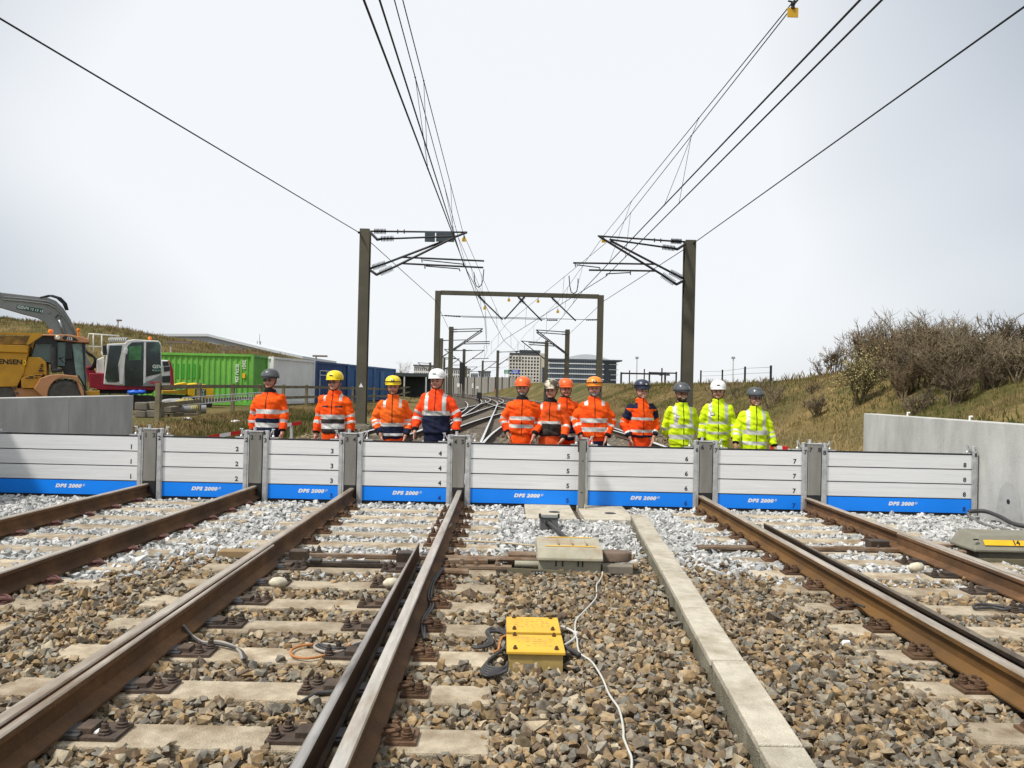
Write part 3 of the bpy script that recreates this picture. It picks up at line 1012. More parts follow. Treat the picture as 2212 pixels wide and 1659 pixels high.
Pp, Rp = Pp[kp], Rp[kp]
stones_object("new_ballast_stones", Pp, Rp, rg.random(len(Pp)), "pale grey crushed stones freshly laid along the flood barrier", PALE, 22)
Pf, Rf, rg = stones(11.3, 30.0, 0.14, [(-0.045, 0.018)], 0.046, 7, margin=0.3, xlim=(-6.6, 6.3))
stones_object("far_ballast_stones", Pf, Rf, rg.random(len(Pf)), "dark grey-brown crushed stones around the tracks behind the flood barrier", [tuple(c * 0.75 for c in q) for q in BROWN] + [(0.22, 0.22, 0.21)], 23)
# ------------------------------------------------------------------ flood barrier, posts, walls
YB = 11.1
def bxw(x):                 # sideways place of a barrier point seen at x
    return at(x, 1020 + (x - 1106) * 0.023, YB)[0]
BZ0, BH = 0.015, 0.208      # board stack: bottom and board height
BAYS = [(1, -12, 300), (2, 352, 528), (3, 580, 733), (4, 783, 966), (5, 1016, 1252), (6, 1269, 1497), (7, 1549, 1730), (8, 1783, 2097)]
WORDS = {1: "one", 2: "two", 3: "three", 4: "four", 5: "five", 6: "six", 7: "seven", 8: "eight"}
NEXTTO = {1: "ending at the wall below the yellow dumper", 2: "between the two rails with round clips", 3: "before the man with glasses and yellow helmet", 4: "between the rails of the open switch blade", 5: "beside the slim post, before the bearded man", 6: "beside the slim post, before the navy-helmeted man", 7: "between the rails of the ochre track", 8: "ending at the wall below the bushes"}
LOGO_AT = {1: 152, 2: 445, 3: 675, 4: 878, 5: 1140, 6: 1391, 7: 1644, 8: 1947}

def channel(mb, x, zb, zt, face):
    """upright guide channel: face +1 opens towards +x"""
    mb.box((x, YB - 0.035, (zb + zt) / 2), (0.075, 0.012, zt - zb))
    mb.box((x, YB + 0.075, (zb + zt) / 2), (0.075, 0.012, zt - zb))
    mb.box((x - face * 0.032, YB + 0.02, (zb + zt) / 2), (0.012, 0.10, zt - zb))
    mb.box((x + face * 0.005, YB - 0.0445, (zb + zt) / 2), (0.034, 0.008, zt - zb))

def clamp(parent, x, z, face):
    c = MB()
    c.tube([(x, YB + 0.01, z - 0.01), (x, YB + 0.01, z + 0.135)], 0.008, n=8)
    c.tube([(x - 0.022, YB + 0.01, z + 0.125), (x + 0.022, YB + 0.01, z + 0.125)], 0.005, n=6)
    c.tube([(x - face * 0.075, YB + 0.01, z + 0.005), (x - face * 0.008, YB + 0.01, z + 0.115)], 0.009, n=6)
    c.box((x + face * 0.02, YB + 0.01, z + 0.006), (0.12, 0.05, 0.012))
    c.lathe([(0.02, 0), (0.022, 0.012), (0.012, 0.03)], (x, YB + 0.01, z + 0.014), n=10)
    return c.build("clamp", GALV, parent, smooth=35)

for (num, xa, xb) in BAYS:
    x0, x1 = bxw(xa), bxw(xb)
    if num == 1: x0 = -7.15
    t = empty("flood_barrier", ((x0 + x1) / 2, YB, 0), 0,
              "flood barrier section numbered %d, %s" % (num, NEXTTO[num]), "flood barrier", "flood barrier sections across the tracks")
    for k in range(4):
        z0 = BZ0 + k * BH
        mb = MB()
        # hollow-section board with a small groove along its upper edge
        prof = [(0.0, 0.004), (0.0, BH - 0.012), (0.006, BH - 0.006), (0.006, BH - 0.001), (0.044, BH - 0.001), (0.044, 0.001), (0.006, 0.001)]
        pts = [(x0, YB - 0.02 + p[0], z0 + p[1]) for p in prof]
        mb.prism(pts, (x1 - x0, 0, 0))
        bd = mb.build("board", BLUE if k == 0 else ALU, t)
        nx_ = x1 - (0.10 if num != 5 else 0.165)
        if num == 1 and k == 0:
            pass
        elif num == 2 and k == 0:
            pass
        else:
            lettering(str(num), 0.088, (nx_, YB - 0.0212, z0 + 0.055), INKB if k == 0 else INK, bd, bold=0.0028, name="number")
        mb = MB(); mb.box2((x0 + 0.001, YB - 0.0208, z0 + BH - 0.0085), (x1 - 0.001, YB - 0.010, z0 + BH + 0.0005)); mb.build("joint_dark_strip", BLACKR, bd)  # black strip added to darken the groove between boards
        if k == 0:
            lx = bxw(LOGO_AT[num])
            lo = lettering("DPS 2000", 0.066, (lx - 0.01, YB - 0.0212, z0 + 0.115), WHITEP, bd, bold=0.0042, shear=0.28, name="lettering", spacing=1.16)
            lo.scale = (1.18, 1.0, 1.0)
            lettering("\u00ae", 0.04, (lx + 0.205, YB - 0.0212, z0 + 0.128), WHITEP, bd, bold=0.001, shear=0.28, name="registered_mark")
    seal = MB(); seal.box2((x0, YB - 0.014, BZ0 + 4 * BH - 0.0008), (x1, YB + 0.022, BZ0 + 4 * BH + 0.012)); seal.build("top_seal", BLACKR, t)
    seal = MB(); seal.box2((x0, YB - 0.012, -0.02), (x1, YB + 0.02, BZ0 + 0.0002)); seal.build("ground_seal", BLACKR, t)
    zt = BZ0 + 4 * BH + 0.055
    for side, xx in ((-1, x0), (1, x1)):
        if num == 1 and side == -1: continue
        if num == 5 and side == 1: continue
        wide = 0.078
        mb = MB()
        px = xx + side * (wide / 2 - 0.006)
        channel(mb, px, -0.03, zt, side * -1)
        for dx, dy in ((-0.012, -0.008), (0.02, 0.05)):
            mb.lathe([(0.026, 0.0), (0.026, 0.062), (0.02, 0.066)], (px + dx * side, YB + dy, zt - 0.004), n=12)
        ps = mb.build("guide_post", GALV, t, smooth=35)
        if not (num == 8 and side == 1):
            lettering(str(num), 0.085, (px + side * 0.004, YB - 0.0502, zt - 0.075), INK, ps, bold=0.0022, name="number")
        else:
            lettering(str(num), 0.07, (px + side * 0.004, YB - 0.0502, zt - 0.06), INK, ps, bold=0.0022, name="number")
    if num != 1: clamp(t, x0 + 0.055, BZ0 + 4 * BH + 0.01, 1)
    clamp(t, x1 - 0.055, BZ0 + 4 * BH + 0.01, -1)
    if num == 1: clamp(t, x0 + 0.10, BZ0 + 4 * BH + 0.01, 1)

GAPS = [(1, 2, 300, 352, L1X(11.1) - G2), (2, 3, 528, 580, L1X(11.1) + G2), (3, 4, 733, 783, X3), (4, 5, 966, 1016, X4), (6, 7, 1497, 1549, X5), (7, 8, 1730, 1783, X6)]
RAILW = {1: "with round clips nearer the yard", 2: "with round clips, below the grey-helmeted man", 3: "with the closed blade", 4: "beside the open blade", 6: "with ochre web beside the blade tip", 7: "leading to the machine numbered 14"}
for (a, b, xa, xb, xr) in GAPS:
    xm = (bxw(xa) + bxw(xb)) / 2
    w = bxw(xb) - bxw(xa) - 0.165
    t = empty("rail_closure_post", (xm, YB, 0.2), 0, "grey post marked %d and %d on the rail %s" % (a, b, RAILW[a]), "post", "posts closing the gaps above the rails")
    mb = MB(); mb.box2((xm - w / 2, YB - 0.05, 0.225), (xm + w / 2, YB + 0.07, 0.945))
    bd = mb.build("post_body", POSTC, t, bev=0.006)
    lettering(str(a), 0.085, (xm - w / 2 + 0.03, YB - 0.0512, 0.865), INK, bd, bold=0.0022, name="number")
    lettering(str(b), 0.085, (xm + w / 2 - 0.03, YB - 0.0512, 0.865), INK, bd, bold=0.0022, name="number")
    mb = MB(); mb.box2((xm - w / 2 - 0.005, YB - 0.055, 0.946), (xm + w / 2 + 0.005, YB + 0.075, 0.956)); mb.lathe([(0.022, 0), (0.022, 0.055)], (xm - w / 4, YB + 0.03, 0.955), n=12)
    mb.build("cap_plate", GALV, t, smooth=35)
    mb = MB()
    mb.box2((xm - w / 2 + 0.004, YB - 0.045, -0.02), (xr - 0.037, YB + 0.06, 0.2245)) if xm - w / 2 + 0.004 < xr - 0.045 else None
    mb.box2((xr + 0.037, YB - 0.045, -0.02), (xm + w / 2 - 0.004, YB + 0.06, 0.2245)) if xm + w / 2 - 0.004 > xr + 0.045 else None
    mb.box2((max(xm - w / 2, xr - 0.036), YB - 0.045, 0.1925), (min(xm + w / 2, xr + 0.036), YB + 0.06, 0.2240))
    mb.build("rubber_block", BLACKR, t)

# slim post in front of the joint between sections 5 and 6
xp = bxw(1253)
t = empty("steel_post", (xp, YB - 0.2, 0), 0, "slim weathered post standing before the joint between the boards numbered 5 and 6", "post")
mb = MB(); mb.box2((xp - 0.045, YB - 0.30, -0.12), (xp + 0.045, YB - 0.21, 0.945)); mb.box2((xp - 0.03, YB - 0.303, 0.02), (xp + 0.03, YB - 0.2975, 0.90))
mb.build("shaft", POSTC, t, bev=0.006)
mb = MB(); mb.box2((xp - 0.058, YB - 0.29, 0.78), (xp - 0.0455, YB - 0.20, 0.93)); mb.box2((xp + 0.0455, YB - 0.29, 0.78), (xp + 0.058, YB - 0.20, 0.93)); mb.box2((xp - 0.058, YB - 0.3, 0.9455), (xp + 0.058, YB - 0.2, 0.955))
mb.build("bracket", STEELK, t)
mb = MB(); mb.box2((xp - 0.006, YB - 0.307, 0.66), (xp + 0.016, YB - 0.3032, 0.67)); mb.box2((xp - 0.016, YB - 0.307, 0.225), (xp + 0.012, YB - 0.3032, 0.235))
mb.build("slot", INK, t)
mb = MB(); mb.tube([(xp + 0.05, YB - 0.26, 0.30), (xp + 0.054, YB - 0.27, 0.12), (xp + 0.045, YB - 0.32, 0.02), (xp + 0.0, YB - 0.38, -0.03)], 0.006, n=6)
mb.build("earth_wire", mat("earth_wire", (0.55, 0.5, 0.3), 0.5, 0, 0.1, 9), t, smooth=True)

# retaining walls
def wall(name, x0, x1, pieces, zt, label, joints):
    t = empty(name, ((x0 + x1) / 2, (pieces[0][0] + pieces[-1][1]) / 2, -0.3), 0, label, "wall")
    for (ya, yb) in pieces:
        mb = MB(); mb.box2((x0, ya + 0.006, -0.3), (x1, yb - 0.006, zt))
        mb.build("wall_panel", CONC, t, bev=0.012)
    mb = MB(); mb.box2((x0 + 0.03, pieces[0][0] + 0.03, -0.28), (x1 - 0.03, pieces[-1][1] - 0.03, zt - 0.02))
    mb.build("wall_core", BLACKR, t)
    return t
wl = wall("concrete_wall", -7.42, -7.17, [(-2, 5.5), (5.5, 13.05), (13.05, 15.3)], 1.33, "smooth grey concrete wall below the excavator and the yellow dumper", None)
wr = wall("concrete_wall", 6.74, 6.99, [(-2, 5.8), (5.8, 12.0), (12.0, 14.7)], 1.32, "smooth grey concrete wall below the bank with bushes", None)
# drain hole with a damp stain on the wall below the bushes
mb = MB()
hc = Vector((6.735, 10.42, 0.28))
mb.lathe([(0.035, 0), (0.032, 0.02)], hc, axis=(1, 0, 0), n=10)
mb.build("drain_hole", INK, wr)
mb = MB()
pts = [(6.7385, 10.42 + dy, dz) for dy, dz in ((-0.28, -0.2), (-0.30, 0.1), (-0.22, 0.4), (-0.1, 0.52), (0.05, 0.55), (0.18, 0.42), (0.26, 0.15), (0.30, -0.2))]
mb.prism(pts, (-0.0012, 0, 0)); mb.build("damp_stain", mat("damp_concrete", (0.375, 0.375, 0.36), 0.85, 0, 0.15, 9, 0.1, 60, (0.43, 0.43, 0.41), (0.4, 0.6)), wr)
for yy in (13.4, 11.6):
    mb = MB(); mb.tube([(6.9, yy, 1.32), (6.9, yy, 1.375), (6.94, yy, 1.375)], 0.015, n=6)
    mb.build("lifting_eye", WHITEP, wr)
# ------------------------------------------------------------------ people
ORANGE = mat("hivis_orange_cloth", (0.95, 0.105, 0.008), 0.8, 0, 0.2, 8.0, 0.45, 36, (0.86, 0.05, 0.008), (0.44, 0.66), spec=0.15)
REDOR = mat("hivis_red_orange_cloth", (0.86, 0.072, 0.012), 0.8, 0, 0.16, 9.0, 0.3, 40, (0.78, 0.05, 0.01), (0.48, 0.72), spec=0.15)
LIME = mat("hivis_yellow_cloth", (0.60, 0.78, 0.012), 0.8, 0, 0.12, 9.0, 0.3, 40, (0.46, 0.66, 0.012), (0.5, 0.75), spec=0.15)
REFL = mat("reflective_tape", (0.56, 0.56, 0.53), 0.45, 0.15, 0.1, 20.0, 0.1, 80)
NAVY = mat("navy_cloth", (0.014, 0.018, 0.042), 0.85, 0, 0.25, 9.0, 0.3, 40, spec=0.15)
BROWNC = mat("dark_brown_cloth", (0.042, 0.033, 0.030), 0.85, 0, 0.25, 9.0, 0.3, 40, spec=0.15)
BLACKC = mat("black_cloth", (0.014, 0.014, 0.016), 0.85, 0, 0.2, 9.0, 0.3, 40, spec=0.15)
SKIN = mat("skin", (0.50, 0.265, 0.185), 0.55, 0, 0.1, 14.0, 0.05, 60, (0.47, 0.215, 0.15), (0.5, 0.7))
HAIRB = mat("brown_hair", (0.075, 0.045, 0.028), 0.8, 0, 0.3, 30)
HAIRG = mat("grey_hair", (0.27, 0.25, 0.23), 0.8, 0, 0.3, 30)
HAIRD = mat("dark_hair", (0.025, 0.019, 0.016), 0.8, 0, 0.3, 30)
LIPS = mat("lips", (0.33, 0.12, 0.10), 0.5, 0, 0.1)
EYEM = mat("eye_dark", (0.035, 0.025, 0.02), 0.3, 0, 0.1)
TEETH = mat("teeth", (0.72, 0.68, 0.60), 0.4, 0, 0.05)
H_GREY = mat("helmet_dark_grey", (0.06, 0.063, 0.067), 0.4, 0, 0.1, 6, spec=0.5)
H_YEL = mat("helmet_yellow", (0.80, 0.60, 0.012), 0.35, 0, 0.06, 6, spec=0.5)
H_WHITE = mat("helmet_white", (0.82, 0.82, 0.81), 0.3, 0, 0.04, 6, spec=0.5)
H_ORANGE = mat("helmet_orange", (0.85, 0.13, 0.02), 0.38, 0, 0.08, 6, spec=0.5)
H_NAVY = mat("helmet_navy", (0.022, 0.028, 0.055), 0.35, 0, 0.1, 6, spec=0.5)
H_CAMO = mat("helmet_patterned", (0.62, 0.56, 0.42), 0.35, 0, 0.12, 26.0, 0, None, (0.075, 0.055, 0.03), (0.47, 0.53), spec=0.5)
H_YOR = mat("helmet_yellow_orange", (0.86, 0.27, 0.02), 0.35, 0, 0.06, 6, spec=0.5)
LENS = mat("visor_lens", (0.10, 0.11, 0.115), 0.15, 0.1, 0.1, 4, spec=0.6)
GLOVE = mat("work_glove", (0.33, 0.19, 0.085), 0.85, 0, 0.2, 20)
BOOT = mat("black_boot", (0.02, 0.018, 0.017), 0.6, 0, 0.2, 20)

def remeshed(mb, voxel, dec=None, smooth_it=4):
    me = bpy.data.meshes.new("tmp"); me.from_pydata(mb.v, [], mb.f); me.update()
    o = bpy.data.objects.new("tmp", me); COL.objects.link(o)
    r = o.modifiers.new("r", 'REMESH'); r.mode = 'VOXEL'; r.voxel_size = voxel; r.use_smooth_shade = True
    if smooth_it:
        s = o.modifiers.new("s", 'SMOOTH'); s.factor = 0.5; s.iterations = smooth_it
    if dec:
        d = o.modifiers.new("d", 'DECIMATE'); d.ratio = dec
    dg = bpy.context.evaluated_depsgraph_get()
    out = bpy.data.meshes.new_from_object(o.evaluated_get(dg))
    bpy.data.objects.remove(o); bpy.data.meshes.remove(me)
    out.polygons.foreach_set("use_smooth", [True] * len(out.polygons))
    return out

def wrinkle(me, s, fun):
    V = np.empty(len(me.vertices) * 3); me.vertices.foreach_get("co", V); V = V.reshape(-1, 3)
    Nn = np.empty(len(me.vertices) * 3); me.vertex_normals.foreach_get("vector", Nn); Nn = Nn.reshape(-1, 3)
    d = np.array([fun(c) for c in V.tolist()])
    me.vertices.foreach_set("co", ((V + Nn * d[:, None]) * s).ravel())
    me.update()

def ering(z, rx, ry, cx=0.0, cy=0.0, n=24, p=2.4):
    out = []
    for j in range(n):
        t = 2 * math.pi * j / n
        c, s = math.cos(t), math.sin(t)
        out.append((cx + rx * math.copysign(abs(c) ** (2 / p), c), cy + ry * math.copysign(abs(s) ** (2 / p), s), z))
    return out

def bez(a, b, c, n=9):
    out = []
    for i in range(n):
        t = i / (n - 1)
        # two straight limbs joined with a rounded elbow
        if t < 0.5: p = a.lerp(b, t * 2)
        else: p = b.lerp(c, t * 2 - 1)
        q = a * (1 - t) ** 2 + b * 2 * t * (1 - t) + c * t * t
        out.append(p.lerp(q, 0.35))
    return out

ARMS = {  # elbow and wrist for the +x arm
    "down": ((0.285, 0.03, 1.17), (0.29, -0.05, 0.93)),
    "wide": ((0.315, 0.03, 1.17), (0.345, -0.08, 0.95)),
    "pocket": ((0.322, 0.06, 1.18), (0.225, -0.10, 0.985)),
    "low_pocket": ((0.312, 0.05, 1.16), (0.215, -0.115, 0.96)),
    "back": ((0.305, 0.08, 1.16), (0.16, 0.17, 0.99)),
    "front": ((0.315, 0.02, 1.16), (0.25, -0.14, 0.96)),
}

def hand(mb, w, d, side, curl=0.4):
    """palm and five fingers; w wrist, d pointing direction, side = +1 for the +x hand"""
    d = Vector(d).normalized()
    fwd = Vector((0, -1, 0)); fwd = (fwd - d * fwd.dot(d)).normalized()      # thumb side
    inn = d.cross(fwd).normalized()
    if inn[0] * side > 0: inn = -inn                                        # palm faces the thigh
    mb.tube([w - d * 0.03, w + d * 0.02], [0.028, 0.028], n=10)
    rings = []
    for k, (h, hw, th) in enumerate(((0.0, 0.026, 0.021), (0.03, 0.037, 0.019), (0.07, 0.042, 0.017), (0.095, 0.040, 0.013))):
        c = w + d * h
        rings.append([c + fwd * (math.cos(2 * math.pi * j / 12) * hw) + inn * (math.sin(2 * math.pi * j / 12) * th) for j in range(12)])
    mb.loft(rings)
    for k, L in enumerate((0.068, 0.078, 0.072, 0.056)):
        off = (0.034 - 0.0235 * k)
        b = w + d * 0.085 + fwd * off
        dd = (d + fwd * (0.22 - 0.15 * k)).normalized()
        p1 = b + dd * (L * 0.45)
        d2 = (dd + inn * curl).normalized(); p2 = p1 + d2 * (L * 0.32)
        d3 = (d2 + inn * curl).normalized(); p3 = p2 + d3 * (L * 0.28)
        mb.tube([b, p1, p2, p3], [0.0098, 0.0095, 0.0088, 0.0072], n=8)
    b = w + d * 0.03 + fwd * 0.03
    p1 = b + (d * 0.55 + fwd * 0.75).normalized() * 0.035
    p2 = p1 + (d * 0.9 + fwd * 0.3 + inn * 0.2).normalized() * 0.03
    p3 = p2 + (d + inn * 0.3).normalized() * 0.022
    mb.tube([b, p1, p2, p3], [0.013, 0.0115, 0.0105, 0.008], n=8)

def person(x, top, Y, rot, label, helmet, jacket, trousers, arms=("down", "down"), hem=0.9, zones=(), sleeve=(), straps=None, yoke=None, dark=NAVY, extra=REFL,
           hair=HAIRB, beard=None, glasses=False, visor=False, lamp=False, bulk=1.0, gloves=False, smile=False, headturn=0.0, emblem=False, tro_bands=None, collar=None, badge=False,
           chest=None, pockets=None, strap_w=(0.095, 0.15), sleeve_mat=0, knee=None, legs=1.0, rad=None):
    bulk *= 0.895
    rp = random.Random(int(x) * 13 + 5)
    lean = rp.uniform(-1, 1)
    headturn += rp.uniform(-0.16, 0.16)
    jaw, nose, fl = rp.uniform(0.92, 1.1), rp.uniform(0.85, 1.25), rp.uniform(-0.006, 0.008)
    base = at(x, 900, Y); z0 = -0.045
    topz = at(x, top, Y)[2]
    s = (topz - z0) / 1.875
    P = empty("person", (base[0], Y, z0), math.radians(rot), label, "person", "track workers behind the flood barrier")
    P.rotation_euler = (rp.uniform(-0.012, 0.012), lean * 0.018, math.radians(rot) + rp.uniform(-0.12, 0.12))
    A = []
    for side, kind in ((1, arms[1]), (-1, arms[0])):       # arms: (picture-left arm, picture-right arm)
        e, w = ARMS[kind]
        k = 0.90 + 0.04 * (bulk - 0.9)
        jj = [rp.uniform(-0.022, 0.022) for _ in range(6)]
        A.append((side, Vector((side * 0.178 * k, 0.01, 1.405 + lean * side * 0.012)), Vector((side * e[0] * k + jj[0], e[1] + jj[1], e[2] + jj[2])), Vector((side * w[0] * k + jj[3], w[1] + jj[4] * 1.3, w[2] + jj[5])), kind))
    # --- body: one continuous figure under the clothes
    mb = MB()
    mb.ball((0, 0.010, 1.700), (0.081, 0.098, 0.105), 20, 14)
    mb.ball((0, -0.014, 1.648), (0.072 * jaw, 0.080, 0.082 - fl), 18, 12)
    mb.ball((0, -0.068, 1.594 + fl), (0.032 * jaw, 0.03, 0.024), 10, 8)
    mb.tube([(0, -0.086, 1.695), (0, -0.103, 1.672), (0, -0.110, 1.655)], [0.0095 * nose, 0.013 * nose, 0.0165 * nose], n=8)
    mb.ball((0, -0.104, 1.651), (0.019, 0.014, 0.011), 10, 6)
    mb.ball((0, -0.082, 1.708), (0.054, 0.017, 0.012), 12, 6)
    for q in (-1, 1):
        mb.ball((q * 0.038, -0.068, 1.652), (0.027, 0.026, 0.027), 10, 8)
        mb.ball((q * 0.079, 0.014, 1.672), (0.011, 0.021, 0.034), 10, 8)
    mb.tube([(0, 0.02, 1.43), (0, 0.012, 1.52), (0, 0.006, 1.62)], [0.068, 0.057, 0.056], n=16)
    bw = 0.9 * bulk
    mb.loft([ering(z, rx * bw, ry * bw) for z, rx, ry in ((0.86, 0.16, 0.11), (0.97, 0.165, 0.115), (1.10, 0.15, 0.105), (1.25, 0.17, 0.115), (1.38, 0.175, 0.11), (1.45, 0.12, 0.08), (1.50, 0.07, 0.06))])
    for (side, sh, el, wr, kind) in A:
        mb.tube(bez(sh, el, wr), [0.055, 0.05, 0.046, 0.043, 0.041, 0.040, 0.036, 0.031, 0.028], n=12)
        dirn = (wr - el).normalized()
        if kind == "back": dirn = Vector((-side * 0.8, 0.0, -0.4))
        elif "pocket" in kind: dirn = Vector((-side * 0.35, 0.1, -0.9))
        elif kind == "front": dirn = Vector((-side * 0.55, -0.25, -0.7))
        hand(mb, wr + dirn * 0.03, dirn, side, 0.35)
        mb.tube([(side * 0.09, 0, 0.93), (side * 0.10, -0.01, 0.52), (side * 0.105, 0.02, 0.11)], [0.075, 0.055, 0.04], n=12)
        mb.ball((side * 0.108, -0.05, 0.055), (0.042, 0.12, 0.045), 12, 8)
    me = remeshed(mb, 0.0085, 0.23, 3)
    for m in (SKIN, hair, beard or SKIN, GLOVE if gloves else SKIN): me.materials.append(m)
    for p in me.polygons:
        c = p.center
        if c[2] > 1.56:
            if c[2] > 1.675 and c[1] > 0.0 and abs(c[0]) < 0.083 and not (abs(c[0]) > 0.072 and c[2] < 1.71): p.material_index = 1
            elif c[1] > 0.045 and c[2] > 1.60: p.material_index = 1
            elif beard and c[2] < 1.633 and c[1] < 0.01 and not (c[2] > 1.617 and abs(c[0]) < 0.02 and c[1] < -0.07): p.material_index = 2
        elif gloves and c[2] < 1.0 and abs(c[0]) > 0.13: p.material_index = 3
    ca, sa = math.cos(headturn), math.sin(headturn)
    def turn(v):
        k = sstep(1.50, 1.60, v[2])
        a = headturn * k
        c_, s_ = math.cos(a), math.sin(a)
        g_ = 1 + 0.05 * k                     # heads are full-sized under the helmets
        return ((v[0] * c_ - v[1] * s_) * (g_ + 0.04 * k), (v[0] * s_ + v[1] * c_) * g_, v[2] - 0.004 * k)
    V = np.empty(len(me.vertices) * 3); me.vertices.foreach_get("co", V)
    me.vertices.foreach_set("co", np.array([turn(v) for v in V.reshape(-1, 3).tolist()]).ravel() * s)
    body = put("body", me, P)
    def face_part(nm, mbx, m, parent=body, smooth=True):
        mbx.v = [tuple(Vector(turn(v)) * s) for v in mbx.v]
        return put(nm, mbx.mesh(nm, m, smooth), parent)
    for q in (-1, 1):
        e = MB(); e.ball((q * 0.030, -0.0845, 1.684), (0.0135, 0.008, 0.0065), 10, 6); face_part("eye", e, EYEM)
        e = MB(); e.tube([(q * 0.014, -0.096, 1.704), (q * 0.030, -0.095, 1.708), (q * 0.047, -0.082, 1.702)], [0.004, 0.005, 0.003], n=6); face_part("eyebrow", e, hair)
    e = MB()
    if smile:
        e.tube([(-0.027, -0.083, 1.628), (-0.013, -0.093, 1.622), (0, -0.096, 1.620), (0.013, -0.093, 1.622), (0.027, -0.083, 1.628)], [0.003, 0.0065, 0.0075, 0.0065, 0.003], n=6)
        face_part("mouth", e, TEETH)
    else:
        e.tube([(-0.025, -0.084, 1.623), (-0.012, -0.0925, 1.623), (0, -0.095, 1.624), (0.012, -0.0925, 1.623), (0.025, -0.084, 1.623)], [0.003, 0.0055, 0.0065, 0.0055, 0.003], n=6)
        face_part("mouth", e, LIPS)
    if glasses:
        e = MB()
        for q in (-1, 1):
            e.tube([(q * 0.032 + 0.023 * math.cos(t), -0.106 + 0.006 * abs(math.cos(t)), 1.683 + 0.016 * math.sin(t)) for t in [2 * math.pi * k / 14 for k in range(15)]], 0.0024, n=5)
            e.tube([(q * 0.055, -0.100, 1.686), (q * 0.08, -0.03, 1.69), (q * 0.083, 0.02, 1.688)], 0.002, n=5)
        e.tube([(-0.009, -0.108, 1.686), (0.009, -0.108, 1.686)], 0.0022, n=5)
        face_part("glasses", e, INK)
    # --- trousers
    mb = MB()
    hw = 0.165 * bulk * (0.97 + 0.03 * legs)
    mb.loft([ering(z, rx, ry) for z, rx, ry in ((0.80, hw, 0.125 * bulk), (0.88, hw * 1.03, 0.13 * bulk), (0.98, hw * 1.0, 0.13 * bulk), (1.06, hw * 0.95, 0.125 * bulk))])
    for q in (-1, 1):
        mb.tube([(q * 0.085, 0, 0.92), (q * 0.092, -0.005, 0.75), (q * 0.10, -0.015, 0.50), (q * 0.105, 0.01, 0.25), (q * 0.108, 0.012, 0.085)], [0.105 * bulk, 0.10 * bulk, 0.085, 0.082, 0.088], n=16)
    me = remeshed(mb, 0.015, 0.6, 2)
    for m in (trousers, REFL, dark, extra): me.materials.append(m)
    for p in me.polygons:
        c = p.center
        if 0.30 < c[2] < 0.35 or 0.42 < c[2] < 0.47: p.material_index = 1
        elif knee and knee[0] < c[2] < knee[1] and c[1] < 0.02 and c[0] * knee[2] > -0.02: p.material_index = 2
        elif abs(c[0]) < 0.012 and c[1] < -0.1 and 0.80 < c[2]: p.material_index = 0
    wrinkle(me, s, lambda c: mnoise.noise(Vector((c[0] * 9 + x, c[1] * 9, c[2] * 7))) * 0.012 + mnoise.noise(Vector((c[0] * 5, c[1] * 5 + x, c[2] * 26))) * 0.006)
    put("trousers", me, P)
    for q in (-1, 1):
        b = MB()
        b.loft([ering(z, rx, ry, q * 0.108, cy, 16, 2.6) for z, rx, ry, cy in ((0.0, 0.05, 0.145, -0.045), (0.03, 0.053, 0.15, -0.045), (0.07, 0.047, 0.125, -0.03), (0.10, 0.042, 0.075, 0.01), (0.17, 0.045, 0.06, 0.018))])
        b.v = [tuple(Vector(v) * s) for v in b.v]
        put("boot", b.mesh("boot", BOOT, 40), P)
    # --- jacket
    mb = MB()
    r1 = 1.0 * bulk
    hemr = 1.0
    mb.loft([ering(z, rx * r1, ry * r1, 0, 0.0) for z, rx, ry in ((hem, 0.195 * hemr, 0.145), (hem + 0.03, 0.205, 0.152), (1.05 if hem < 1.0 else 1.09, 0.20, 0.152), (1.18, 0.208, 0.156), (1.30, 0.212, 0.156), (1.38, 0.205, 0.142), (1.43, 0.182, 0.122), (1.475, 0.142, 0.102), (1.51, 0.104, 0.090), (1.535, 0.085, 0.084))])
    mb.loft([ering(z, r, r * 1.02, 0, cy, 20) for z, r, cy in ((1.46, 0.10, 0.012), (1.51, 0.092, 0.010), (1.545, 0.087, 0.010), (1.562, 0.079, 0.010))])
    tubes = []
    for (side, sh, el, wr, kind) in A:
        pth = bez(sh, el, wr)
        tubes.append((side, pth))
        mb.tube(pth, [q * (0.96 + 0.04 * bulk) for q in (0.084, 0.080, 0.075, 0.072, 0.070, 0.066, 0.060, 0.054, 0.049)], n=16)
        mb.ball(tuple(sh), (0.086, 0.084, 0.078), 14, 10)
    me = remeshed(mb, 0.0135, None, 3)
    for m in (jacket, REFL, dark, extra, BLACKC): me.materials.append(m)
    arr = np.array([[tuple(q) for q in pth] for _, pth in tubes])
    C = np.empty(len(me.polygons) * 3); me.polygons.foreach_get("center", C); C = C.reshape(-1, 3)
    best = np.full(len(C), 9.0); bt = np.zeros(len(C))
    for k in range(2):                       # nearest place along each sleeve
        for i in range(8):
            a, b = arr[k, i], arr[k, i + 1]
            ab = b - a
            t = np.clip((C - a) @ ab / (ab @ ab), 0, 1)
            d = np.linalg.norm(C - (a + t[:, None] * ab), axis=1)
            m_ = d < best
            best[m_] = d[m_]; bt[m_] = (i + t[m_]) / 8
    tor = np.hypot(C[:, 0] / (0.215 * r1), C[:, 1] / 0.158)
    ax_ = np.abs(C[:, 0]); zc = C[:, 2]
    is_arm = (best < 0.10) & ((ax_ > 0.198 * r1) | (tor > 1.08)) & (bt > 0.06)
    ms = np.full(len(C), sleeve_mat)
    done = np.zeros(len(C), bool)
    for (a, b, sl) in sleeve:
        q = (bt >= a) & (bt <= b) & ~done; ms[q] = sl; done |= q
    ms[bt > 0.955] = 4
    mt_ = np.zeros(len(C), int)
    done = np.zeros(len(C), bool)
